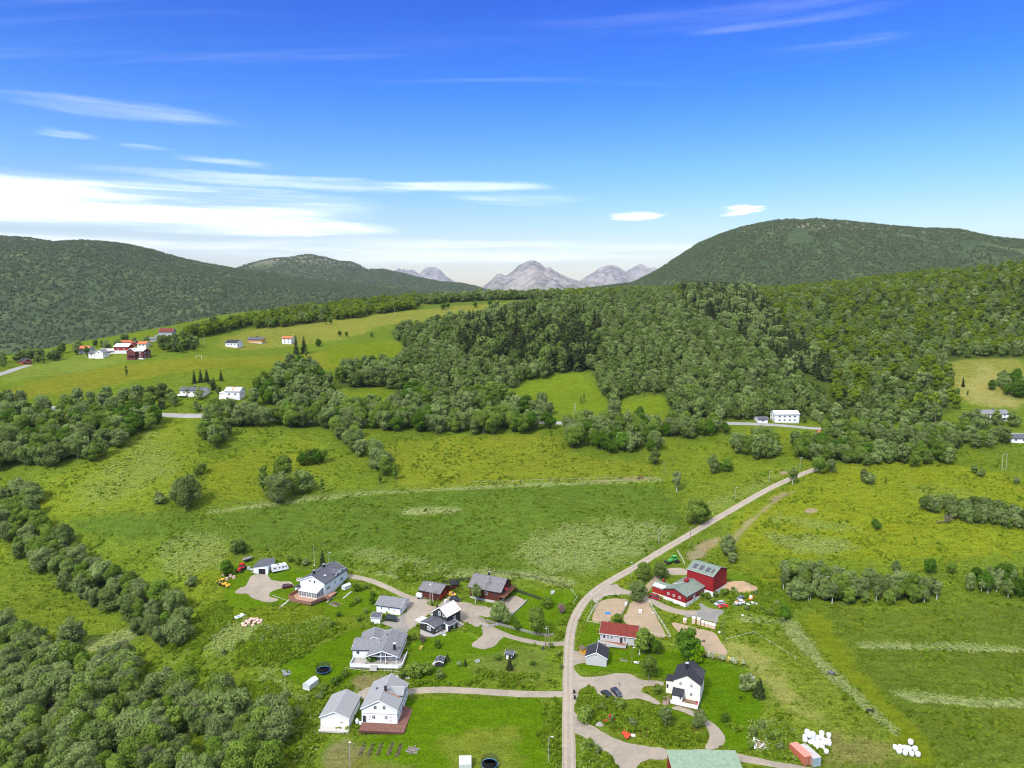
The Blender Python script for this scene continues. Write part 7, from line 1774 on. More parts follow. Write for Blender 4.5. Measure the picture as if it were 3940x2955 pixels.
    p = g1(975, 2193); t = thing('boat_tender', 'small white and blue dinghy lying by the shed', 'dinghy', p, .5); MB().hexa([(-1.0, -.35, .05), (.8, -.3, .05), (.8, .3, .05), (-1.0, .35, .05)], [(-1.3, -.6, .5), (1.4, -.15, .55), (1.4, .15, .55), (-1.3, .6, .5)]).obj('hull', BLUEW, t)
    p = g1(957, 2190); t = thing('crate', 'grey tarpaulin-covered crate beside the red tractor', 'crate', p, .3); MB().box((0, 0, .5), (1.5, 1.2, 1.1), 0, .85).obj('cover', METAL, t)
    p = g1(1022, 2192); t = thing('cement_mixer', 'orange cement mixer at the shed doorway', 'mixer', p, .3); MB().lathe([(.2, .5), (.42, .7), (.38, 1.0), (.2, 1.2)], 10).obj('drum', ORNG, t); MB().box((0, 0, .25), (.7, .5, .5)).obj('stand', ORNG, t)
vehicles()

# ------------------------------------------------------------------ bales, bags, containers
def bales():
    film = mat('white_bale_film', (.72, .73, .74), .35, .05, 2, .15, 5, rnd=.04)
    b = MB(); b.lathe([(.0, 0), (.52, 0), (.66, .12), (.68, .6), (.66, 1.08), (.52, 1.22), (.0, 1.24)], 14); me = b.mesh('wrap', film, True)
    def bale(px, dz=0.0, label='', loc=None):
        p = loc if loc is not None else g1(*px); t = thing('round_bale', label, 'bale', (p[0], p[1], p[2]+dz), random.Random(px[0]).uniform(0, 6), 'white wrapped round bales'); link('wrap', me, t)
        k = random.Random(px[1]).uniform(.93, 1.08); t.scale = (k, k, k)
    def cl(zx, zy): return (2900+zx/2.765, 2450+zy/2.765)
    A = [((545, 1090), 0), ((565, 1075), 1.15), ((590, 1110), 1.15), ((545, 1125), 0), ((625, 1105), 0), ((675, 1100), 0), ((720, 1090), 0), ((640, 1150), 0), ((690, 1150), 0), ((745, 1125), 0), ((625, 1100), 1.15), ((720, 1090), 1.15), ((795, 1105), 1.15), ((800, 1155), 0), ((755, 1160), 0), ((710, 1160), 0), ((655, 1175), 0), ((672, 1195), 0), ((728, 1200), 0), ((795, 1130), 0), ((605, 1150), 0)]
    words = ['at the back of', 'on top of the back of', 'crowning', 'at the container side of', 'in the second row of', 'in the middle row of', 'high in', 'inside', 'deep in', 'at the far side of', 'stacked in the middle of', 'stacked at the back of', 'stacked on the far end of', 'at the far end of', 'near the far end of', 'near the front of', 'at the front of', 'leaning on the front of', 'at the front corner of', 'under the stacked end of', 'beside the container end of']
    for (q, dz), w in zip(A, words): bale(cl(*q), dz, 'white wrapped bale %s the heap behind the containers' % w)
    B = [((1505, 1195), 0), ((1560, 1195), 0), ((1545, 1235), 0), ((1610, 1200), 0), ((1665, 1180), 1.15), ((1650, 1215), 0), ((1715, 1215), 0), ((1610, 1255), 0), ((1680, 1265), 0), ((1745, 1270), 0)]
    words = ['at the track end of', 'second along in', 'at the near corner of', 'in the middle of', 'on top of', 'in the heart of', 'at the far side of', 'at the front of', 'second from the end of', 'at the field end of']
    for (q, dz), w in zip(B, words): bale(cl(*q), dz, 'white wrapped bale %s the small heap beside the track' % w)
    bale((3178, 2895), -.35, 'half-buried small white bale below the heap behind the containers')
    # white plastic balls / tubs round the paddocks
    for px, lab in (((2768, 2437), 'white round tub on the grass beside the sandy paddock'), ((2857, 2372), 'white bucket on the pasture near the parked cars'), ((2514, 2362), 'white ball on the paddock fence rail'), ((2456, 2315), 'white ball by the tree at the paddock corner')):
        t = thing('feed_tub', lab, 'tub', g1(*px), 0); MB().lathe([(.0, 0), (.32, .05), (.42, .4), (.36, .72), (.0, .8)], 10).obj('shell', film, t, smooth=True)
    # pallets of wrapped blocks by the yard
    bl = mat('pink_brown_blocks', (.58, .43, .33), .8, .25, 3, .3)
    for px, n, lab in (((2635, 2396), 1, 'low white-topped pallet standing alone beside the yard'), ((2669, 2398), 2, 'tall pallet of wrapped blocks at the end of the row'), ((2688, 2402), 2, 'second tall pallet in the row of wrapped blocks'), ((2704, 2406), 1, 'third pallet in the row of wrapped blocks'), ((2719, 2410), 1, 'fourth pallet in the row of wrapped blocks'), ((2733, 2414), 1, 'fifth pallet in the row of wrapped blocks'), ((2746, 2418), 1, 'last pallet in the row of wrapped blocks')):
        t = thing('block_pallet', lab, 'pallet', g1(*px), math.radians(-22), 'pallets of wrapped blocks'); h = 1.35+.75*(n-1)
        MB().box((0, 0, h/2), (1.25, 1.2, h), 0, .97).obj('blocks', bl, t); MB().box((0, 0, h+.16), (1.3, 1.25, .34), 0, .9).obj('white_cover', film, t)
    # pink sacks heap and white pallet with boards
    sk = mat('pink_sacking', (.62, .40, .34), .85, .22, 2.2, .3, rnd=.12); g = random.Random(8)
    b = MB(); b.lathe([(.0, 0), (.55, .02), (.72, .3), (.66, .62), (.34, .82), (.0, .86)], 9); me2 = b.mesh('sack_cloth', sk, True)
    c = g1(970, 2398); pos = ['top', 'upper', 'middle', 'lower', 'front', 'rear']
    lay = [(0, 10, 3.3, 2.3), (.6, 6, 2.0, 1.4), (1.15, 3, .9, .7)]; k = 0
    for dz, n, rx, ry in lay:
        for i in range(n):
            a = 6.283*i/n+g.uniform(-.2, .2); t = thing('sack', 'bulky pink sack in the heap on the mown grass', 'sack', (c.x+math.cos(a)*rx, c.y+math.sin(a)*ry, tz(c.x+math.cos(a)*rx, c.y+math.sin(a)*ry)+dz), g.uniform(0, 6), 'pink sacks heaped on the grass'); t.scale = (g.uniform(.9, 1.25), g.uniform(.9, 1.2), g.uniform(.8, 1.1)); link('sack_cloth', me2, t)
    for px, lab in (((886, 2220), 'pink sack standing beside the digger'), ((873, 2232), 'pink sack leaning against the digger'), ((900, 2226), 'tall pink sack by the orange machine part'), ((862, 2214), 'cream bag behind the digger')):
        t = thing('sack', lab, 'sack', g1(*px), .4); MB().box((0, 0, .6), (1.1, 1.0, 1.2), .2, .85).obj('sack_cloth', sk, t)
    t = thing('board_pallet', 'stack of white boards with a blue bag on the grass', 'pallet', g1(923, 2374), math.radians(62)); MB().box((0, 0, .3), (3.6, 2.2, .6)).obj('boards', WHITE, t); MB().box((-1.0, -.4, .66), (.7, .8, .14)).obj('blue_bag', BLUEP, t)
    # containers
    def cont(label, px, ang, m, rm, dm):
        p = g1(*px); t = thing('shipping_container', label, 'container', p, math.radians(ang)); L, W, H = 6.06, 2.44, 2.6
        b = MB(); n = 40; pts = [(-L/2+L*i/n, (-W/2+(.05 if i % 2 else 0))) for i in range(n+1)]; pts2 = [(x, -y) for x, y in reversed(pts)]
        b.prism(pts+pts2, 'z', .12, H-.02); b.obj('side_wall', m, t)
        MB().box((0, 0, H), (L+.02, W+.02, .06)).obj('roof', rm, t)
        for s in (-1, 1):
            d = MB(); d.box((-L/2-.03, s*W/4, H/2), (.05, W/2-.06, H-.2)); o = d.obj('door', dm, t)
            for y in (.25, .75): MB().tube([(-L/2-.08, s*W/2*y, .25), (-L/2-.08, s*W/2*y, H-.2)], .025, 5).obj('lock_rod', METAL, o)
        for y in (-1, 1): MB().box((-L/2, y*(W/2-.05), H/2), (.12, .12, H)).obj('corner_post', m, t)
    rs = mat('rusty_container', (.42, .11, .055), .75, .2, 1.4, tint=(.34, .12, .07)); rt = mat('faded_red_roof', (.55, .22, .17), .8, .14, 1.2); bd = mat('faded_blue_paint', (.25, .38, .43), .7, .2, 1.6, tint=(.45, .50, .52)); gr = mat('rusty_grey_roof', (.42, .40, .38), .8, .2, .7, tint=(.22, .16, .13))
    cont('faded orange-red shipping container beside the white bales', (3079, 2917), 107, rs, rt, rs); cont('shipping container with blue doors and rusty grey roof beside the bales', (3113, 2923), 107, mat('dull_container', (.30, .26, .24), .8, .2, 1.5), gr, bd)
    # rubble pile
    t = thing('scrap_pile', 'heap of broken white boards in the weeds near the green roof', 'scrap heap', g1(2925, 2868), 0); g = random.Random(2)
    for i in range(26): MB().box((0, 0, 0), (g.uniform(1, 2.6), g.uniform(.1, .35), .08)).xf(Matrix.Translation((g.uniform(-2.2, 2.2), g.uniform(-1.3, 1.3), g.uniform(.2, .8))) @ Matrix.Rotation(g.uniform(0, 6), 4, 'Z') @ Matrix.Rotation(g.uniform(-.35, .35), 4, 'Y')).obj('broken_board', g.choice([WOODG, PALEG, WHITEF, mat('pinkish_board', (.45, .28, .24))]), t)
bales()

# ------------------------------------------------------------------ sand heap, stones, garden things
def heap(name, label, cat, px, rx, ry, h, m, ang=0, seed=1, n=40):
    p = g1(*px); g = np.linspace(-1, 1, n); U, V = np.meshgrid(g, g); R = np.sqrt(U**2+V**2); ca, sa = math.cos(ang), math.sin(ang)
    X = p.x+(U*rx)*ca-(V*ry)*sa; Y = p.y+(U*rx)*sa+(V*ry)*ca
    nz = fbm(X, Y, rx*.5, seed, 4); Z = terrain(X, Y)+np.clip((1-R**1.6)+(nz-.5)*.9, -.15, 2)*h-.1
    b = MB(); b.v = [tuple(q) for q in np.stack([X.ravel(), Y.ravel(), Z.ravel()], -1)]
    for i in range(n-1):
        for j in range(n-1):
            k = i*n+j
            if R[i, j] < 1.05: b.f.append((k, k+1, k+n+1, k+n)); b.uv.append([(0, 0)]*4)
    b.obj(name, m, smooth=True, label=label, category=cat)
def garden():
    sand = mat('sand_heap', (.36, .25, .145), .95, .2, .35, .5, .8, tint=(.28, .20, .12))
    heap('sand_heap', 'large pale sand heap behind the red barn', 'sand heap', (2850, 2266), 9.0, 6.0, 2.6, sand, -.45, 3)
    heap('sand_pit', 'small sand patch beside the trampoline', 'sand pit', (1278, 2560), 1.8, 1.3, .12, sand, .2, 5, 16)
    heap('boulder', 'smooth grey boulder in the weeds near the junction', 'boulder', (2308, 2787), 1.5, 1.1, .7, mat('boulder_rock', (.27, .26, .25), .9, .25, 1.5, .4), .3, 7, 16)
    st = mat('field_stone', (.42, .40, .37), .9, .25, 2, .4, rnd=.15); g = random.Random(6)
    def stone(px, s, lab, grp):
        p = g1(*px); b = MB(); b.lathe([(0, -.2), (.45, -.1), (.55, .15), (.4, .38), (0, .45)], 7); t = b.obj('stone', st, loc=p, rz=g.uniform(0, 6), label=lab, category='stone', group=grp); t.scale = (s*g.uniform(.8, 1.5), s*g.uniform(.7, 1.1), s*g.uniform(.7, 1.1))
    for i in range(12): stone((1075+i*3.6+g.uniform(-1, 1), 2340-i*2.9+g.uniform(-1, 1)), .8, 'pale stone in the short row edging the drive', 'stones edging the drive')
    for i in range(9): stone((1050+i*6, 2291+i*2.2), .45, 'small pale stone in the line along the gravel yard', 'small stones along the yard')
    for i in range(8): stone((1258+i*3.5, 2318-i*3.2), .7, 'pale rockery stone beside the vegetable beds', 'rockery stones by the vegetable beds')
    for i in range(8): stone((1322+i*4, 2302-i*3.3), .75, 'white rockery stone on the garden lawn', 'rockery stones on the lawn')
    # trampolines
    def tramp(label, px, r, k=1.0):
        p = g1(*px); t = thing('trampoline', label, 'trampoline', p, .3); MB().lathe([(r*.93, .78), (r*.95, .80), (0, .80)], 20).obj('mat', BLACKM, t); MB().lathe([(r*.93, .80), (r, .80), (r, .85), (r*.93, .85), (r*.93, .80)], 20).obj('pad', BLUEP, t)
        nt = mat('black_netting', (.03, .03, .03), .8, .2)
        for i in range(8):
            a = 6.283*i/8; MB().tube([(math.cos(a)*r, math.sin(a)*r, 0), (math.cos(a)*r, math.sin(a)*r, 2.5)], .03, 5).obj('post', PLAST, t)
        b = MB(); n = 40
        for z in [.95+.16*i for i in range(10)]:
            for i in range(n):
                a0, a1 = 6.283*i/n, 6.283*(i+1)/n; P = [(math.cos(a)*r*.99, math.sin(a)*r*.99, zz) for a, zz in ((a0, z), (a1, z), (a1, z+.045), (a0, z+.045))]; b.poly(P)
        for i in range(n*2):
            a = 6.283*i/(n*2); b.poly([(math.cos(a-.009)*r*.99, math.sin(a-.009)*r*.99, .9), (math.cos(a+.009)*r*.99, math.sin(a+.009)*r*.99, .9), (math.cos(a+.009)*r*.99, math.sin(a+.009)*r*.99, 2.5), (math.cos(a-.009)*r*.99, math.sin(a-.009)*r*.99, 2.5)])
        b.obj('safety_net', nt, t)
        for i in range(4):
            a = 6.283*i/4+.4; MB().tube([(math.cos(a)*r*.9, math.sin(a)*r*.9, 0), (math.cos(a)*r*.9, math.sin(a)*r*.9, .8)], .04, 5).obj('leg', METAL, t)
        MB().box((r+.15, -.6, .4), (.06, .4, .9), .2).obj('ladder', METAL, t)
    tramp('trampoline with black safety net and blue rim beside the greenhouse', (1244, 2586), 2.3); tramp('trampoline with black safety net at the lower picture edge', (1883, 2950), 2.2)
    # planting beds
    def bed(label, px, ang, L, W, soil, edge=None, plants=0, lf='green', name='vegetable_bed'):
        p = g1(*px); t = thing(name, label, 'garden bed', p, math.radians(ang)); MB().box((0, 0, .02), (L, W, .2)).obj('soil', soil, t)
        if edge:
            b = MB()
            for s in (-1, 1): b.box((0, s*W/2, .08), (L+.1, .1, .3)); b.box((s*L/2, 0, .08), (.1, W, .3))
            b.obj('edging', edge, t)
        g = random.Random(int(px[0]))
        for i in range(plants):
            o = link('crop_plant', PROTO['bush'][i % 4][0], t, (g.uniform(-L/2+.2, L/2-.2), g.uniform(-W/2+.2, W/2-.2), .05), g.uniform(0, 6)); s = g.uniform(.10, .2); o.scale = (s, s, s)
    soil = mat('garden_soil', (.10, .075, .05), .95, .25, 3, .4); film = mat('grey_weed_film', (.20, .22, .25), .5, .3, 3)
    bed('strawberry bed on grey film in the mown lawn', (1101, 2585), 118, 4.6, 2.4, film, None, 16)
    bed('vegetable plot with pale plank edging below the long white house', (1290, 2325), -30, 4.2, 2.6, soil, WOODG, 10)
    for i, px in enumerate(((1395, 2880), (1428, 2884), (1461, 2882), (1503, 2880), (1535, 2885))): bed(['first', 'second', 'third', 'fourth', 'fifth'][i]+' weedy furrow bed from the white garage', px, 86, 5.6, 1.1, soil, None, 14)
    bed('white planter bed on the lawn by the flagpole', (2453, 2550), -14, 2.4, .8, WHITEF, WHITE, 2, name='planter'); bed('green planter bed on the lawn near the red-roofed house', (2402, 2541), -14, 2.4, .9, soil, WOODG, 8, name='planter')
    # star-shaped planter
    p = g1(1588, 2888); t = thing('star_planter', 'six-pointed star planter frame of pale wood on the lawn', 'planter', p, .25)
    for i in range(6):
        a = i*math.pi/3; c, s = math.cos, math.sin; P = [(0.15*c(a), .15*s(a)), (1.1*c(a-.45), 1.1*s(a-.45)), (1.95*c(a), 1.95*s(a)), (1.1*c(a+.45), 1.1*s(a+.45))]
        for q, w in zip(P, P[1:]+P[:1]):
            d = Vector((w[0]-q[0], w[1]-q[1])); MB().box(((q[0]+w[0])/2, (q[1]+w[1])/2, .15), (d.length, .09, .32), math.atan2(d.y, d.x)).obj('plank', WOODG, t)
        MB().poly([(x*.95, y*.95, .12) for x, y in P]).obj('soil', soil, t)
    # deck furniture, bins, blue trough ...
    def simple(name, label, cat, px, mb, m, ang=0, dz=0, part='body'):
        t = thing(name, label, cat, g1(*px)+Vector((0, 0, dz)), math.radians(ang)); mb.obj(part, m, t); return t
    simple('water_trough', 'bright blue water trough in the oval paddock', 'trough', (2338, 2362), MB().box((0, 0, .35), (2.0, 1.0, .7), 0, .9), BLUEP, -5)
    t = simple('salt_box', 'white plastic tank standing in the sand paddock', 'tank', (2463, 2356), MB().box((0, 0, .5), (1.2, 1.0, 1.0)), WHITE, -8); MB().box((0, -.51, .7), (.8, .03, .35)).obj('lid', PALEG, t)
    simple('water_tank', 'white water tank by the middle paddock fence', 'tank', (2409, 2330), MB().lathe([(.0, 0), (.5, 0), (.55, .2), (.55, 1.2), (.3, 1.4), (0, 1.4)], 12), WHITE)
    simple('feed_stump', 'dark round stone in the small sandy paddock', 'stone', (2707, 2468), MB().lathe([(0, 0), (.6, .05), (.65, .35), (.3, .5), (0, .5)], 9), soil)
    def bin_(label, px, m, ang=0):
        t = thing('wheelie_bin', label, 'bin', g1(*px), math.radians(ang)); MB().hexa([(-.25, -.25, .06), (.25, -.25, .06), (.25, .25, .06), (-.25, .25, .06)], [(-.3, -.32, 1.0), (.3, -.32, 1.0), (.3, .32, 1.0), (-.3, .32, 1.0)]).obj('body', m, t); MB().box((0, 0, 1.04), (.64, .7, .08)).obj('lid', PLAST, t)
        for s in (-1, 1): wheel(t, s*.2, .3, .1, .06)
    gb = mat('dark_green_bin', (.02, .07, .06), .5, .1)
    bin_('dark green wheeled bin at the lane corner', (2089, 2500), gb); bin_('black wheeled bin under the twin pole by the lane', (1663, 2330), PLAST); bin_('black wheeled bin on the grass tip by the black house', (1682, 2337), PLAST)
    bin_('black wheeled bin with pale lid at the road edge', (2209, 2668), PLAST, 5); bin_('dark wheeled bin lying nearer the camera at the road edge', (2211, 2690), PLAST, 10)
    simple('mailbox', 'small black post box beside the lane pole', 'mailbox', (2099, 2487), MB().box((0, 0, 1.0), (.35, .35, .8)).box((0, 0, .4), (.1, .1, .9)), PLAST)
    t = simple('tyre', 'grey ring planter of tyre on the garden lawn', 'planter', (1837, 2545), MB().lathe([(.55, 0), (.85, 0), (.85, .3), (.55, .3), (.55, 0)], 14), METAL)
    t = simple('well_ring', 'round stone fire pit on the paddock lawn', 'fire pit', (2127, 2280), MB().lathe([(.6, 0), (.9, 0), (.85, .6), (.6, .6), (.6, 0)], 12), st)
    t = simple('fire_basket', 'second round stone pit beside the fire pit', 'fire pit', (2124, 2285), MB().lathe([(.4, 0), (.7, 0), (.65, .5), (.4, .5), (.4, 0)], 12), st)
    # red implement, red tarp
    t = thing('red_plough', 'red cross-shaped farm implement standing in the weeds', 'implement', g1(2344, 2780), .1); MB().box((0, 0, .7), (3.6, .4, .35)).box((.1, 0, 1.4), (.5, .45, 2.0)).obj('frame', RED, t); MB().box((0, .5, .4), (.2, 1.2, .2)).obj('hitch', RED, t)
    tp = mat('red_tarpaulin', (.45, .05, .022), .5, .12, 2, .3); t = thing('tarpaulin', 'crumpled orange-red tarpaulin in the weeds', 'tarpaulin', g1(2411, 2828), .4)
    b = MB(); g = random.Random(3); n = 9
    for i in range(n):
        for j in range(n): u, v = i/(n-1)-.5, j/(n-1)-.5; b.v.append((u*2.4+g.uniform(-.12, .12), v*3.0+u*1.2, .3+.55*(.5-abs(u))+g.uniform(-.16, .22)))
    for i in range(n-1):
        for j in range(n-1): b.f.append((i*n+j, i*n+j+1, i*n+n+j+1, i*n+n+j)); b.uv.append([(0, 0)]*4)
    b.obj('sheet', tp, t); simple('white_crate', 'small white crate beside the red tarpaulin', 'crate', (2436, 2832), MB().box((0, 0, .2), (1.2, .8, .4)), WHITE, -10)
    simple('fallen_pole', 'long white pole lying at the edge of the parking', 'pole', (2351, 2696), MB().tube([(-3.0, 1.0, .25), (3.0, -1.0, .25)], .07, 6), WHITE)
    t = thing('kayak', 'pink-red kayak stored under the terrace corner', 'kayak', g1(2681, 2712), math.radians(70)); b = MB(); xs = [(-2.0, .05, .3), (-1.2, .35, .15), (0, .42, .12), (1.2, .35, .15), (2.0, .05, .3)]
    b.tube([(x, 0, .5) for x, r, z in xs], [r for x, r, z in xs], 8); b.obj('hull', mat('pink_red_plastic', (.62, .06, .10), .35, .08), t, smooth=True); MB().lathe([(.3, .86), (.36, .9), (.3, .92)], 10).obj('cockpit', PLAST, t)
    # deck things on the white house
    for px, lab, mb, m in (((1470, 2779), 'grey storage box on the red-brown deck', MB().box((0, 0, .3), (1.3, .6, .6)), METAL), ((1480, 2781), 'black kettle barbecue on the red-brown deck', MB().lathe([(.06, 0), (.06, .5), (.35, .7), (.4, .95), (.25, 1.15), (0, 1.2)], 10), BLACKM), ((1374, 2787), 'white hanging chairs group at the garage corner of the deck', MB().lathe([(.1, 0), (.5, .1), (.55, .8), (.3, 1.3), (0, 1.35)], 9).box((1.2, -.5, .4), (.8, .7, .8)), WHITE), ((1550, 2735), 'dark flower tub on the side of the deck', MB().lathe([(.2, 0), (.3, .5), (.28, .9), (0, .95)], 8), PLAST)):
        t = thing({'grey': 'storage_box', 'blac': 'barbecue', 'whit': 'garden_chair', 'dark': 'flower_tub'}[lab[:4]], lab, 'deck furniture', g1(*px)+Vector((0, 0, .42)), -.1); mb.obj('body', m, t)
    # bench on the black-roofed house terrace
    p = g1(*r8(565, 720)); t = thing('bench', 'white garden bench on the railed terrace', 'bench', p+Vector((0, 0, .45)), math.radians(-24))
    for i in range(3): MB().box((0, .1+i*.17, .45), (1.6, .13, .05)).obj('seat_slat', WHITE, t)
    for i in range(3): MB().box((0, .62, .62+i*.17), (1.6, .05, .13)).obj('back_slat', WHITE, t)
    for x in (-.7, .7): MB().box((x, .35, .25), (.08, .5, .5)).obj('leg', WHITE, t)
garden()

# ------------------------------------------------------------------ fences, poles and lamps
def fence(label, px, m, h=1.2, step=2.6, rails=2, rw=.12, name='rail_fence', pm=None, closed=False, group=None, pw=.1):
    P = resample(ground(px)[:, :2], step); z = terrain(P[:, 0], P[:, 1])
    t = thing(name, label, 'fence', (P[0][0], P[0][1], z[0]), 0, group); o = Vector((P[0][0], P[0][1], z[0])); Q = [Vector((p[0], p[1], q))-o for p, q in zip(P, z)]
    pm = pm or m; pme = MB().box((0, 0, h/2-.2), (pw, pw, h+.4)).mesh('post', pm)
    for q in Q: link('post', pme, t, q)
    for k in range(rails):
        zz = h*(1-.45*k)-.08
        for a, b in zip(Q[:-1], Q[1:]):
            d = b-a; u = Vector((-d.y, d.x, 0)).normalized()*.03; w = Vector((0, 0, rw))
            A = [a+u+Vector((0, 0, zz)), b+u+Vector((0, 0, zz)), b-u+Vector((0, 0, zz)), a-u+Vector((0, 0, zz))]
            MB().hexa([tuple(v) for v in A], [tuple(v+w) for v in A]).obj('rail', m, t)
    return t
def fences():
    f = fence; Y5 = Zr(2240, 2220, 3.1725); pale = mat('grey_white_rail', (.60, .58, .54), .8, .15, 2)
    f('pale rail fence curving round the oval paddock', [Y5(445, 235), Y5(350, 235), Y5(275, 250), Y5(185, 330), Y5(110, 460), Y5(60, 565)], pale, 1.3, 3.0, 2)
    f('pale low fence behind the red-roofed house', [Y5(60, 570), Y5(225, 600)], pale, 1.1, 2.4, 1, pm=BARK)
    f('dark rail fence between the two sand paddocks', [Y5(575, 300), Y5(530, 390), Y5(480, 490)], WOODG, 1.2, 1.6, 2, pm=BARK)
    f('long pale rail fence on the far side of the sand paddock', [Y5(815, 320), Y5(900, 470), Y5(1000, 620), Y5(1078, 760)], pale, 1.4, 3.0, 2)
    f('pale fence closing the sand paddock near the trees', [Y5(1078, 765), Y5(960, 745), Y5(820, 710)], pale, 1.2, 2.2, 1, pm=BARK)
    f('dark rail fence along the flower strip behind the log house', [r3(1530, 135), r3(1900, 165), r3(2190, 190), (2060, 2228), (2200, 2268)], mat('dark_stained_rail', (.05, .045, .04)), 1.2, 2.8, 2)
    f('black board fence at the log house gable', [r3(2060, 470), r3(2205, 530), (2080, 2308)], BLACKW, 1.1, 2.4, 3, .3)
    f('black board fence from gazebo to log house', [r3(640, 340), r3(780, 320), r3(1010, 300), r3(1220, 262)], BLACKW, 1.1, 2.4, 3, .3)
    f('wire fence with pale posts beside the road hedge', [(2196, 2272), (2220, 2305), (2205, 2330)], pale, 1.1, 2.0, 1, .05)
    f('low wire fence on the bank below the bungalow', [(1330, 2578), (1400, 2588), (1480, 2588), (1560, 2595)], pale, .9, 2.4, 1, .04, pw=.07)
    f('white-posted electric fence along the hay meadow', [(1810, 1862), (2050, 1853), (2300, 1846), (2440, 1842), (2540, 1846)], pale, 1.2, 5.0, 1, .05)
    f('post and wire fence along the dark meadow edge', [(700, 1978), (1000, 1935), (1300, 1900), (1560, 1876), (1810, 1862)], BARK, 1.1, 6.0, 1, .04)
    f('pale leaning rail fence beside the barn approach', [(2606, 2125), (2622, 2150), (2635, 2178)], pale, 1.2, 2.4, 2)
    f('post fence between pasture and sandy paddock', [(2790, 2385), (2775, 2420), (2792, 2480)], BARK, 1.2, 3.4, 1, .04)
    f('electric fence across the horse pasture', [(2790, 2470), (2900, 2440), (2960, 2476), (3060, 2540)], pale, 1.1, 7.0, 1, .03, pw=.07)
    # woven picket fence along the lane
    P = resample(ground([r3(1370, 1055), r3(1500, 1110), r3(1800, 1195), (1990, 2424), (2050, 2440), (2105, 2450), (2131, 2446)])[:, :2], .33); z = terrain(P[:, 0], P[:, 1])
    t = thing('picket_fence', 'grey woven picket fence bordering the round lawn along the lane', 'fence', (P[0][0], P[0][1], z[0])); g = random.Random(4); o = Vector((P[0][0], P[0][1], z[0]))
    me = MB().box((0, 0, .5), (.2, .05, 1.15)).mesh('picket', WOODG)
    for i, (p, q) in enumerate(zip(P, z)):
        d = P[min(i+1, len(P)-1)]-P[max(i-1, 0)]; k = link('picket', me, t, Vector((p[0], p[1], q))-o); k.rotation_euler = (g.uniform(-.08, .08), g.uniform(-.12, .22), math.atan2(d[1], d[0]))
    for a, b in zip(range(0, len(P)-8, 8), range(8, len(P), 8)):
        A = Vector((P[a][0], P[a][1], z[a]+.75))-o; B = Vector((P[b][0], P[b][1], z[b]+.75))-o; MB().tube([A, B], .05, 4).obj('rail', WOODG, t)
    # stone kerb of the forecourt
    P = resample(ground([(1842, 2402), (1880, 2412), (1920, 2405), (1960, 2375), (2005, 2335), (2027, 2312)])[:, :2], 1.2); z = terrain(P[:, 0], P[:, 1]); t = thing('retaining_wall', 'low grey block wall edging the gravel forecourt', 'wall', (P[0][0], P[0][1], z[0])); o = Vector((P[0][0], P[0][1], z[0])); kb = mat('grey_block', (.36, .345, .33), .9, .2, 2, .3)
    for i in range(len(P)-1):
        d = P[i+1]-P[i]; c = (P[i]+P[i+1])/2; MB().box((0, 0, .2), (1.17, .4, .9)).obj('block', kb, t, Vector((c[0], c[1], (z[i]+z[i+1])/2))-o, math.atan2(d[1], d[0]))
    # terrace edging wall on the bank above the white house
    t = thing('retaining_wall', 'pale plank edging on the bank above the white house', 'wall', g1(1530, 2598), math.radians(-8)); MB().box((0, 0, .2), (5.2, .2, .5)).obj('plank', WOODG, t); MB().box((1.5, -1.2, .1), (6.0, 1.0, .25)).obj('ledge', CONC, t)
    # poles
    wood = mat('pole_wood', (.22, .18, .14), .9, .2, 2); lampm = mat('lamp_glass', (.80, .82, .82), .3, .05)
    def street_lamp(label, px, h, m=METAL, arm=1.0, ang=0):
        p = g1(*px); t = thing('street_lamp', label, 'lamp', p, math.radians(ang)); MB().tube([(0, 0, -.3), (0, 0, h)], [.09, .06], 7).obj('pole', m, t); MB().tube([(0, 0, h-.1), (arm*.6, 0, h+.1), (arm, 0, h+.12)], .035, 5).obj('arm', m, t); MB().box((arm+.25, 0, h+.12), (.6, .26, .16)).obj('lamp_head', lampm, t)
    street_lamp('tall grey street lamp beside the lower road', (2111, 2943), 8.0, METAL, .7); street_lamp('street lamp beside the road bend at the oval paddock', (2277, 2353), 7.0, METAL, -.5); street_lamp('street lamp beside the dark tree at the road bend', (2431, 2226), 7.0, METAL, -.5)
    street_lamp('street lamp in the clover field beside the lane', (2533, 2092), 7.5, METAL, .5); street_lamp('street lamp near the dark bushy tree by the lane', (2722, 1983), 7.0, METAL, .5); street_lamp('street lamp on the upper part of the lane', (2828, 1925), 7.0, METAL, .5); street_lamp('street lamp close to the thin pale tree', (2960, 1858), 6.5, METAL, .5)
    street_lamp('street lamp on the garden lawn near the flagpole', (2431, 2552), 5.5, wood, .3); street_lamp('lamp post in front of the white garage at the lower edge', (1347, 2950), 7.0, METAL, -.1); street_lamp('lamp post behind the ridge of the long white house', (1264, 2168), 5.0, METAL, .6); street_lamp('street lamp at the top of the lane beside the woods', (3078, 1806), 7, METAL, .5)
    def pole(label, px, h, m=wood, name='utility_pole', twin=0, cross=False, lamp=False):
        p = g1(*px); t = thing(name, label, 'pole', p, .2)
        for s in ((-1, 1) if twin else (0,)): MB().tube([(s*twin, 0, -.4), (s*twin*(.25 if not cross else 1), 0, h)], [.14, .10], 7).obj('pole', m, t)
        if cross: MB().box((0, 0, h-.5), (twin*2+1.6, .14, .16)).obj('crossarm', wood, t)
        if lamp: MB().box((-.5, 0, h-.6), (.7, .2, .16)).obj('lamp_head', lampm, t)
        for k in (-.5, .5): MB().lathe([(.05, h), (.08, h+.1), (.05, h+.22)], 6, (k, 0, 0)).obj('insulator', WHITE, t)
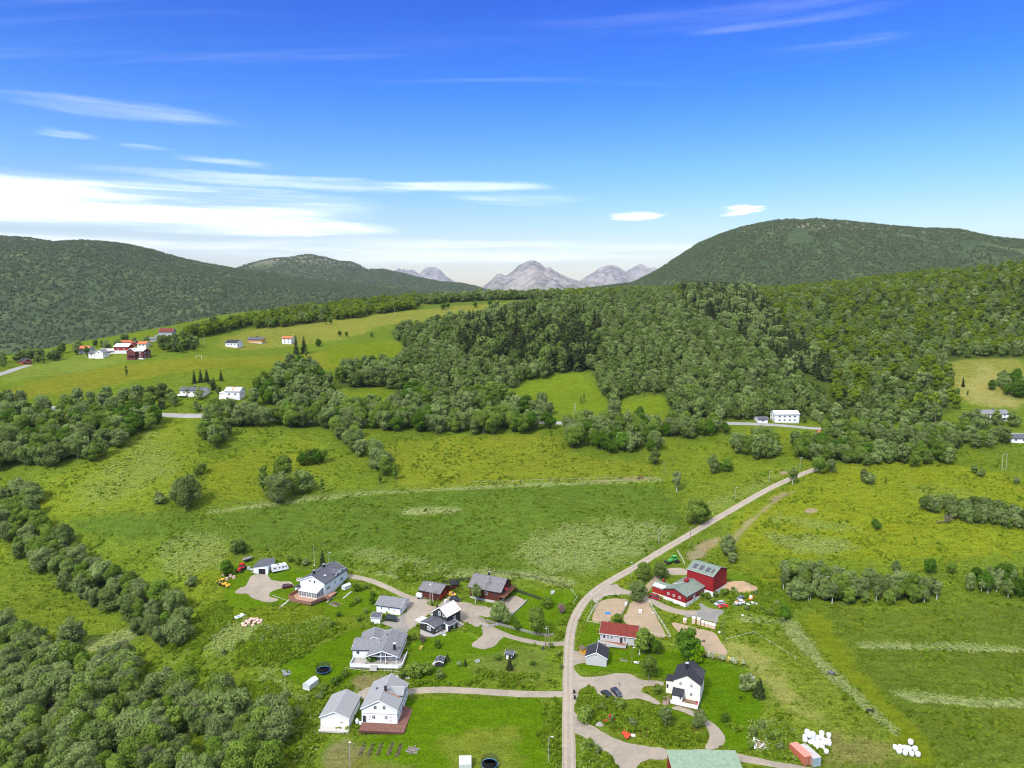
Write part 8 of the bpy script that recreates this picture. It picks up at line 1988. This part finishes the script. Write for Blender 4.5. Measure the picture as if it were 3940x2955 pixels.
    pole('twin-legged wooden pole at the lane junction', (2106, 2494), 8.0, twin=.9, lamp=True); pole('pale twin-legged pole beside the red garage', (1660, 2322), 8.5, pal := mat('bleached_pole', (.42, .39, .34), .9, .15), twin=.7, lamp=True)
    pole('dark utility pole at the gravel lane by the barn approach', (2655, 2097), 8.5); pole('H-frame power pole standing in the upper pasture', (3862, 1810), 10, pal, twin=1.4, cross=True)
    pole('power pole in the green clearing above the valley road', (2211, 1602), 9, pal, twin=.9); pole('dark power pole beside the great round willow', (2412, 1618), 10); pole('power pole on the hill pasture near the crest', (1519, 1216), 11, pal); pole('H-frame power pole in the forest cut', (3367, 1546), 10, pal, twin=1.4, cross=True); pole('power pole near the big white roadside house', (3079, 1560), 10); pole('dark pole on the verge of the valley road', (2857, 1643), 9); pole('power pole at the forest edge on the brow', (2574, 1140), 11, pal); pole('power pole on the crest beside the tiny red barn', (2295, 1118), 12, pal); pole('tall pole on the brow beside the hamlet', (787, 1335), 11, pal); pole('yellow-marked pole above the valley road', (3597, 1640), 9); pole('dark pole with two wires at the corner of the field fence', (2555, 1835), 8)
    def flag(label, px, h):
        t = thing('flagpole', label, 'flagpole', g1(*px), 0); MB().tube([(0, 0, -.2), (0, 0, h)], [.07, .035], 8).obj('pole', WHITE, t); MB().lathe([(0, h), (.09, h+.08), (0, h+.16)], 8).obj('knob', YELW, t); MB().box((0, 0, .2), (.5, .5, .5)).obj('foot', CONC, t)
    flag('white flagpole behind the long white house', (1210, 2176), 9.5); flag('white flagpole at the gable of the red-roofed house', (2460, 2519), 8.5)
    # goal frame on the hill field
    t = thing('football_goal', 'white football goal on the hill field', 'goal', g1(765, 1380), -.1); MB().box((-2.4, 0, 1.2), (.15, .15, 2.4)).box((2.4, 0, 1.2), (.15, .15, 2.4)).box((0, 0, 2.4), (5, .15, .15)).obj('frame', WHITE, t); MB().box((-2.4, 1.2, .6), (.1, 1.8, .1)).box((2.4, 1.2, .6), (.1, 1.8, .1)).obj('stay', WHITE, t)
    # power lines
    def wire(label, a, b, ha, hb, sag):
        A = g1(*a)+Vector((0, 0, ha)); B = g1(*b)+Vector((0, 0, hb)); n = 16
        MB().tube([A.lerp(B, i/n)-Vector((0, 0, sag*4*(i/n)*(1-i/n))) for i in range(n+1)], .035, 4).obj('power_line', PLAST, label=label, category='wire')
    wire('overhead wire between the valley road poles', (2412, 1618), (2857, 1643), 9.8, 8.8, 2.0); wire('overhead wire crossing to the big white roadside house', (2857, 1643), (3079, 1560), 8.8, 9.8, 1.5); wire('overhead wire from the forest cut down to the road', (3079, 1560), (3367, 1546), 9.8, 9.6, 2.5)
fences()

# ------------------------------------------------------------------ people and horses
def skin_figure(name, verts, edges, radii, m, parent, sub=1):
    me = bpy.data.meshes.new(name); me.from_pydata(verts, edges, []); o = link(name, me, parent)
    md = o.modifiers.new('skin', 'SKIN'); md.use_smooth_shade = True
    for i, r in enumerate(radii): me.skin_vertices[0].data[i].radius = (r, r)
    me.skin_vertices[0].data[0].use_root = True
    s = o.modifiers.new('sub', 'SUBSURF'); s.levels = sub; s.render_levels = sub
    me.materials.append(m)
    return o
def person(label, px, ang, top, legs, h=1.72, hair=(.10, .06, .03), stride=.12, dz=0.0):
    k = h/1.72; t = thing('person', label, 'person', g1(*px)+Vector((0, 0, dz)), math.radians(ang)); t.scale = (k, k, k)
    skin = mat('skin', (.55, .36, .27), .6, .05); V = [(0, 0, .95), (0, 0, 1.15), (0, 0, 1.38), (0, 0, 1.47), (0, 0, 1.58), (0, 0, 1.66), (0, .19, 1.36), (.05, .25, 1.08), (.14, .24, .86), (0, -.19, 1.36), (-.02, -.25, 1.08), (.08, -.25, .85), (0, .10, .90), (stride*.5, .11, .50), (stride*.4, .11, .08), (stride*.4+.14, .11, .04), (0, -.10, .90), (-stride*.3, -.11, .50), (-stride, -.11, .08), (-stride+.14, -.11, .04)]
    E = [(0, 1), (1, 2), (2, 3), (3, 4), (4, 5), (2, 6), (6, 7), (7, 8), (2, 9), (9, 10), (10, 11), (0, 12), (12, 13), (13, 14), (14, 15), (0, 16), (16, 17), (17, 18), (18, 19)]
    R = [.145, .135, .14, .06, .095, .085, .075, .05, .035, .075, .05, .035, .095, .065, .045, .04, .095, .065, .045, .04]
    o = skin_figure('body', V, E, R, skin, t)
    o.data.materials.clear(); o.data.materials.append(skin)
    # clothes follow the body a little outside it
    skin_figure('top', [(0, 0, .93), (0, 0, 1.15), (0, 0, 1.40), (0, .19, 1.36), (.04, .25, 1.10), (0, -.19, 1.36), (-.02, -.25, 1.10)], [(0, 1), (1, 2), (2, 3), (3, 4), (2, 5), (5, 6)], [.165, .155, .15, .09, .062, .09, .062], top, t)
    skin_figure('trousers', [(0, 0, .94), (0, .10, .88), (stride*.5, .11, .50), (stride*.4, .11, .12), (0, -.10, .88), (-stride*.3, -.11, .50), (-stride, -.11, .12)], [(0, 1), (1, 2), (2, 3), (0, 4), (4, 5), (5, 6)], [.16, .11, .08, .062, .11, .08, .062], legs, t)
    MB().lathe([(0, 1.55), (.11, 1.57), (.125, 1.65), (.10, 1.73), (0, 1.77)], 10, (-.02, 0, 0)).obj('hair', mat('hair_%d' % int(px[0]), hair, .7), t, smooth=True)
def horse(label, px, ang, coat, k=1.0, rug=None, graze=True):
    t = thing('horse', label, 'horse', g1(*px), math.radians(ang)); t.scale = (k, k, k)
    V = [(0, 0, 1.12), (.45, 0, 1.12), (.72, 0, 1.22), (-.45, 0, 1.16), (-.75, 0, 1.20), (.95, 0, 1.12 if graze else 1.55), (1.18, 0, .72 if graze else 1.85), (1.30, 0, .42 if graze else 1.95), (1.38, 0, .18 if graze else 1.70),
         (.55, .17, .85), (.58, .17, .48), (.56, .17, .06), (.52, -.17, .85), (.46, -.17, .48), (.42, -.17, .06), (-.62, .18, .88), (-.78, .18, .50), (-.72, .18, .06), (-.60, -.18, .88), (-.70, -.18, .50), (-.62, -.18, .06), (-.95, 0, 1.10), (-1.05, 0, .62)]
    E = [(0, 1), (1, 2), (0, 3), (3, 4), (2, 5), (5, 6), (6, 7), (7, 8), (1, 9), (9, 10), (10, 11), (1, 12), (12, 13), (13, 14), (3, 15), (15, 16), (16, 17), (3, 18), (18, 19), (19, 20), (4, 21), (21, 22)]
    R = [.33, .32, .26, .33, .24, .19, .15, .13, .08, .13, .075, .055, .13, .075, .055, .16, .08, .055, .16, .08, .055, .07, .05]
    skin_figure('body', V, E, R, coat, t, 1)
    mn = mat('dark_mane', (.02, .016, .014), .8, .2)
    MB().tube([(.70, 0, 1.50), (.92, 0, 1.34 if graze else 1.75), (1.12, 0, .95 if graze else 2.0)], [.05, .07, .04], 6).obj('mane', mn, t)
    for s in (-1, 1): MB().lathe([(.05, 0), (.03, .12), (0, .18)], 5, (1.14, s*.08, .72 if graze else 1.98)).obj('ear', coat, t)
    if rug:
        b = MB(); n = 10
        for x, r in ((-.85, .30), (-.45, .40), (0, .40), (.45, .39), (.70, .33)):
            for i in range(n+1):
                a = math.pi*(i/n)*1.25-.125*math.pi; b.v.append((x, math.cos(a)*r, 1.14+math.sin(a)*r))
        for i in range(4):
            for j in range(n): q = i*(n+1)+j; b.f.append((q, q+1, q+n+2, q+n+1)); b.uv.append([(0, 0)]*4)
        b.obj('rug', rug, t, smooth=True)
pk = mat('pink_cloth', (.75, .06, .22), .8, .1); dk = mat('dark_cloth', (.03, .03, .04), .8, .1); rd = mat('dark_red_cloth', (.35, .03, .04), .8, .1); bl = mat('blue_grey_cloth', (.30, .36, .42), .8, .1)
person('person in a pink top and dark trousers beside the long white house', (1310, 2262), 200, pk, dk)
person('person in a dark red top standing behind the parked cars', (2382, 2642), 110, rd, bl)
person('person with a pale cap and dark clothes at the deck corner', (1584, 2684), 250, dk, bl, hair=(.55, .68, .75))
person('person in black seated on the porch of the red-roofed house', (2389, 2476), 270, dk, dk, 1.5, dz=.5)
horse('grazing horse in a purple-grey rug beside the flower strip', (3198, 2601), -35, mat('black_coat', (.022, .016, .014), .6, .15), 1.05, mat('purple_grey_rug', (.12, .10, .17), .8, .1))
horse('dark brown horse grazing below the flower strip', (3347, 2746), -12, MATS['black_coat'], 1.05)
horse('brown horse grazing at the hay meadow fence', (2466, 1843), 170, mat('brown_coat', (.13, .045, .022), .6, .15), 1.25)
horse('dark foal lying low beside the brown horse', (2459, 1846), 190, MATS['black_coat'], .8)
# fallen dead tree on the pasture
def dead_tree():
    p = g1(3645, 2010); t = thing('dead_tree', 'grey fallen tree with bare branches on the pasture', 'tree', p, .1); V = crown(77, 4.0, 2.9, .2, 14, 700, .3, .8, .8)
    link('crown', quads_mesh('crown', V, LEAF['dead']), t); MB().tube([(-5.5, -.6, .4), (-2.5, -.2, .6), (1, 0, 1.5)], [.35, .28, .12], 7).tube([(-5.5, -.6, .5), (-6.2, .4, 1.4)], [.2, .05], 5).tube([(-5.5, -.6, .4), (-6.3, -1.4, .9)], [.2, .05], 5).tube([(-3, -.2, .6), (-1, -1.8, .9)], [.15, .04], 5).obj('trunk', BARK, t)
dead_tree()
# ------------------------------------------------------------------ haze
def haze():
    b = MB(); b.box((0, 9500, 640), (46000, 25000, 1500)); 
    m = bpy.data.materials.new('haze_air'); m.use_nodes = True
    t = NT(m.node_tree); t.n.clear()
    pv = t.add('ShaderNodeVolumePrincipled', None, Color=(.78, .87, 1.0, 1), Density=2.7e-5, Anisotropy=.2)
    t.add('ShaderNodeOutputMaterial', None, Volume=pv.outputs[0])
    b.obj('haze', m, kind='stuff', label='pale summer haze in the air over the valley', category='haze')
haze()
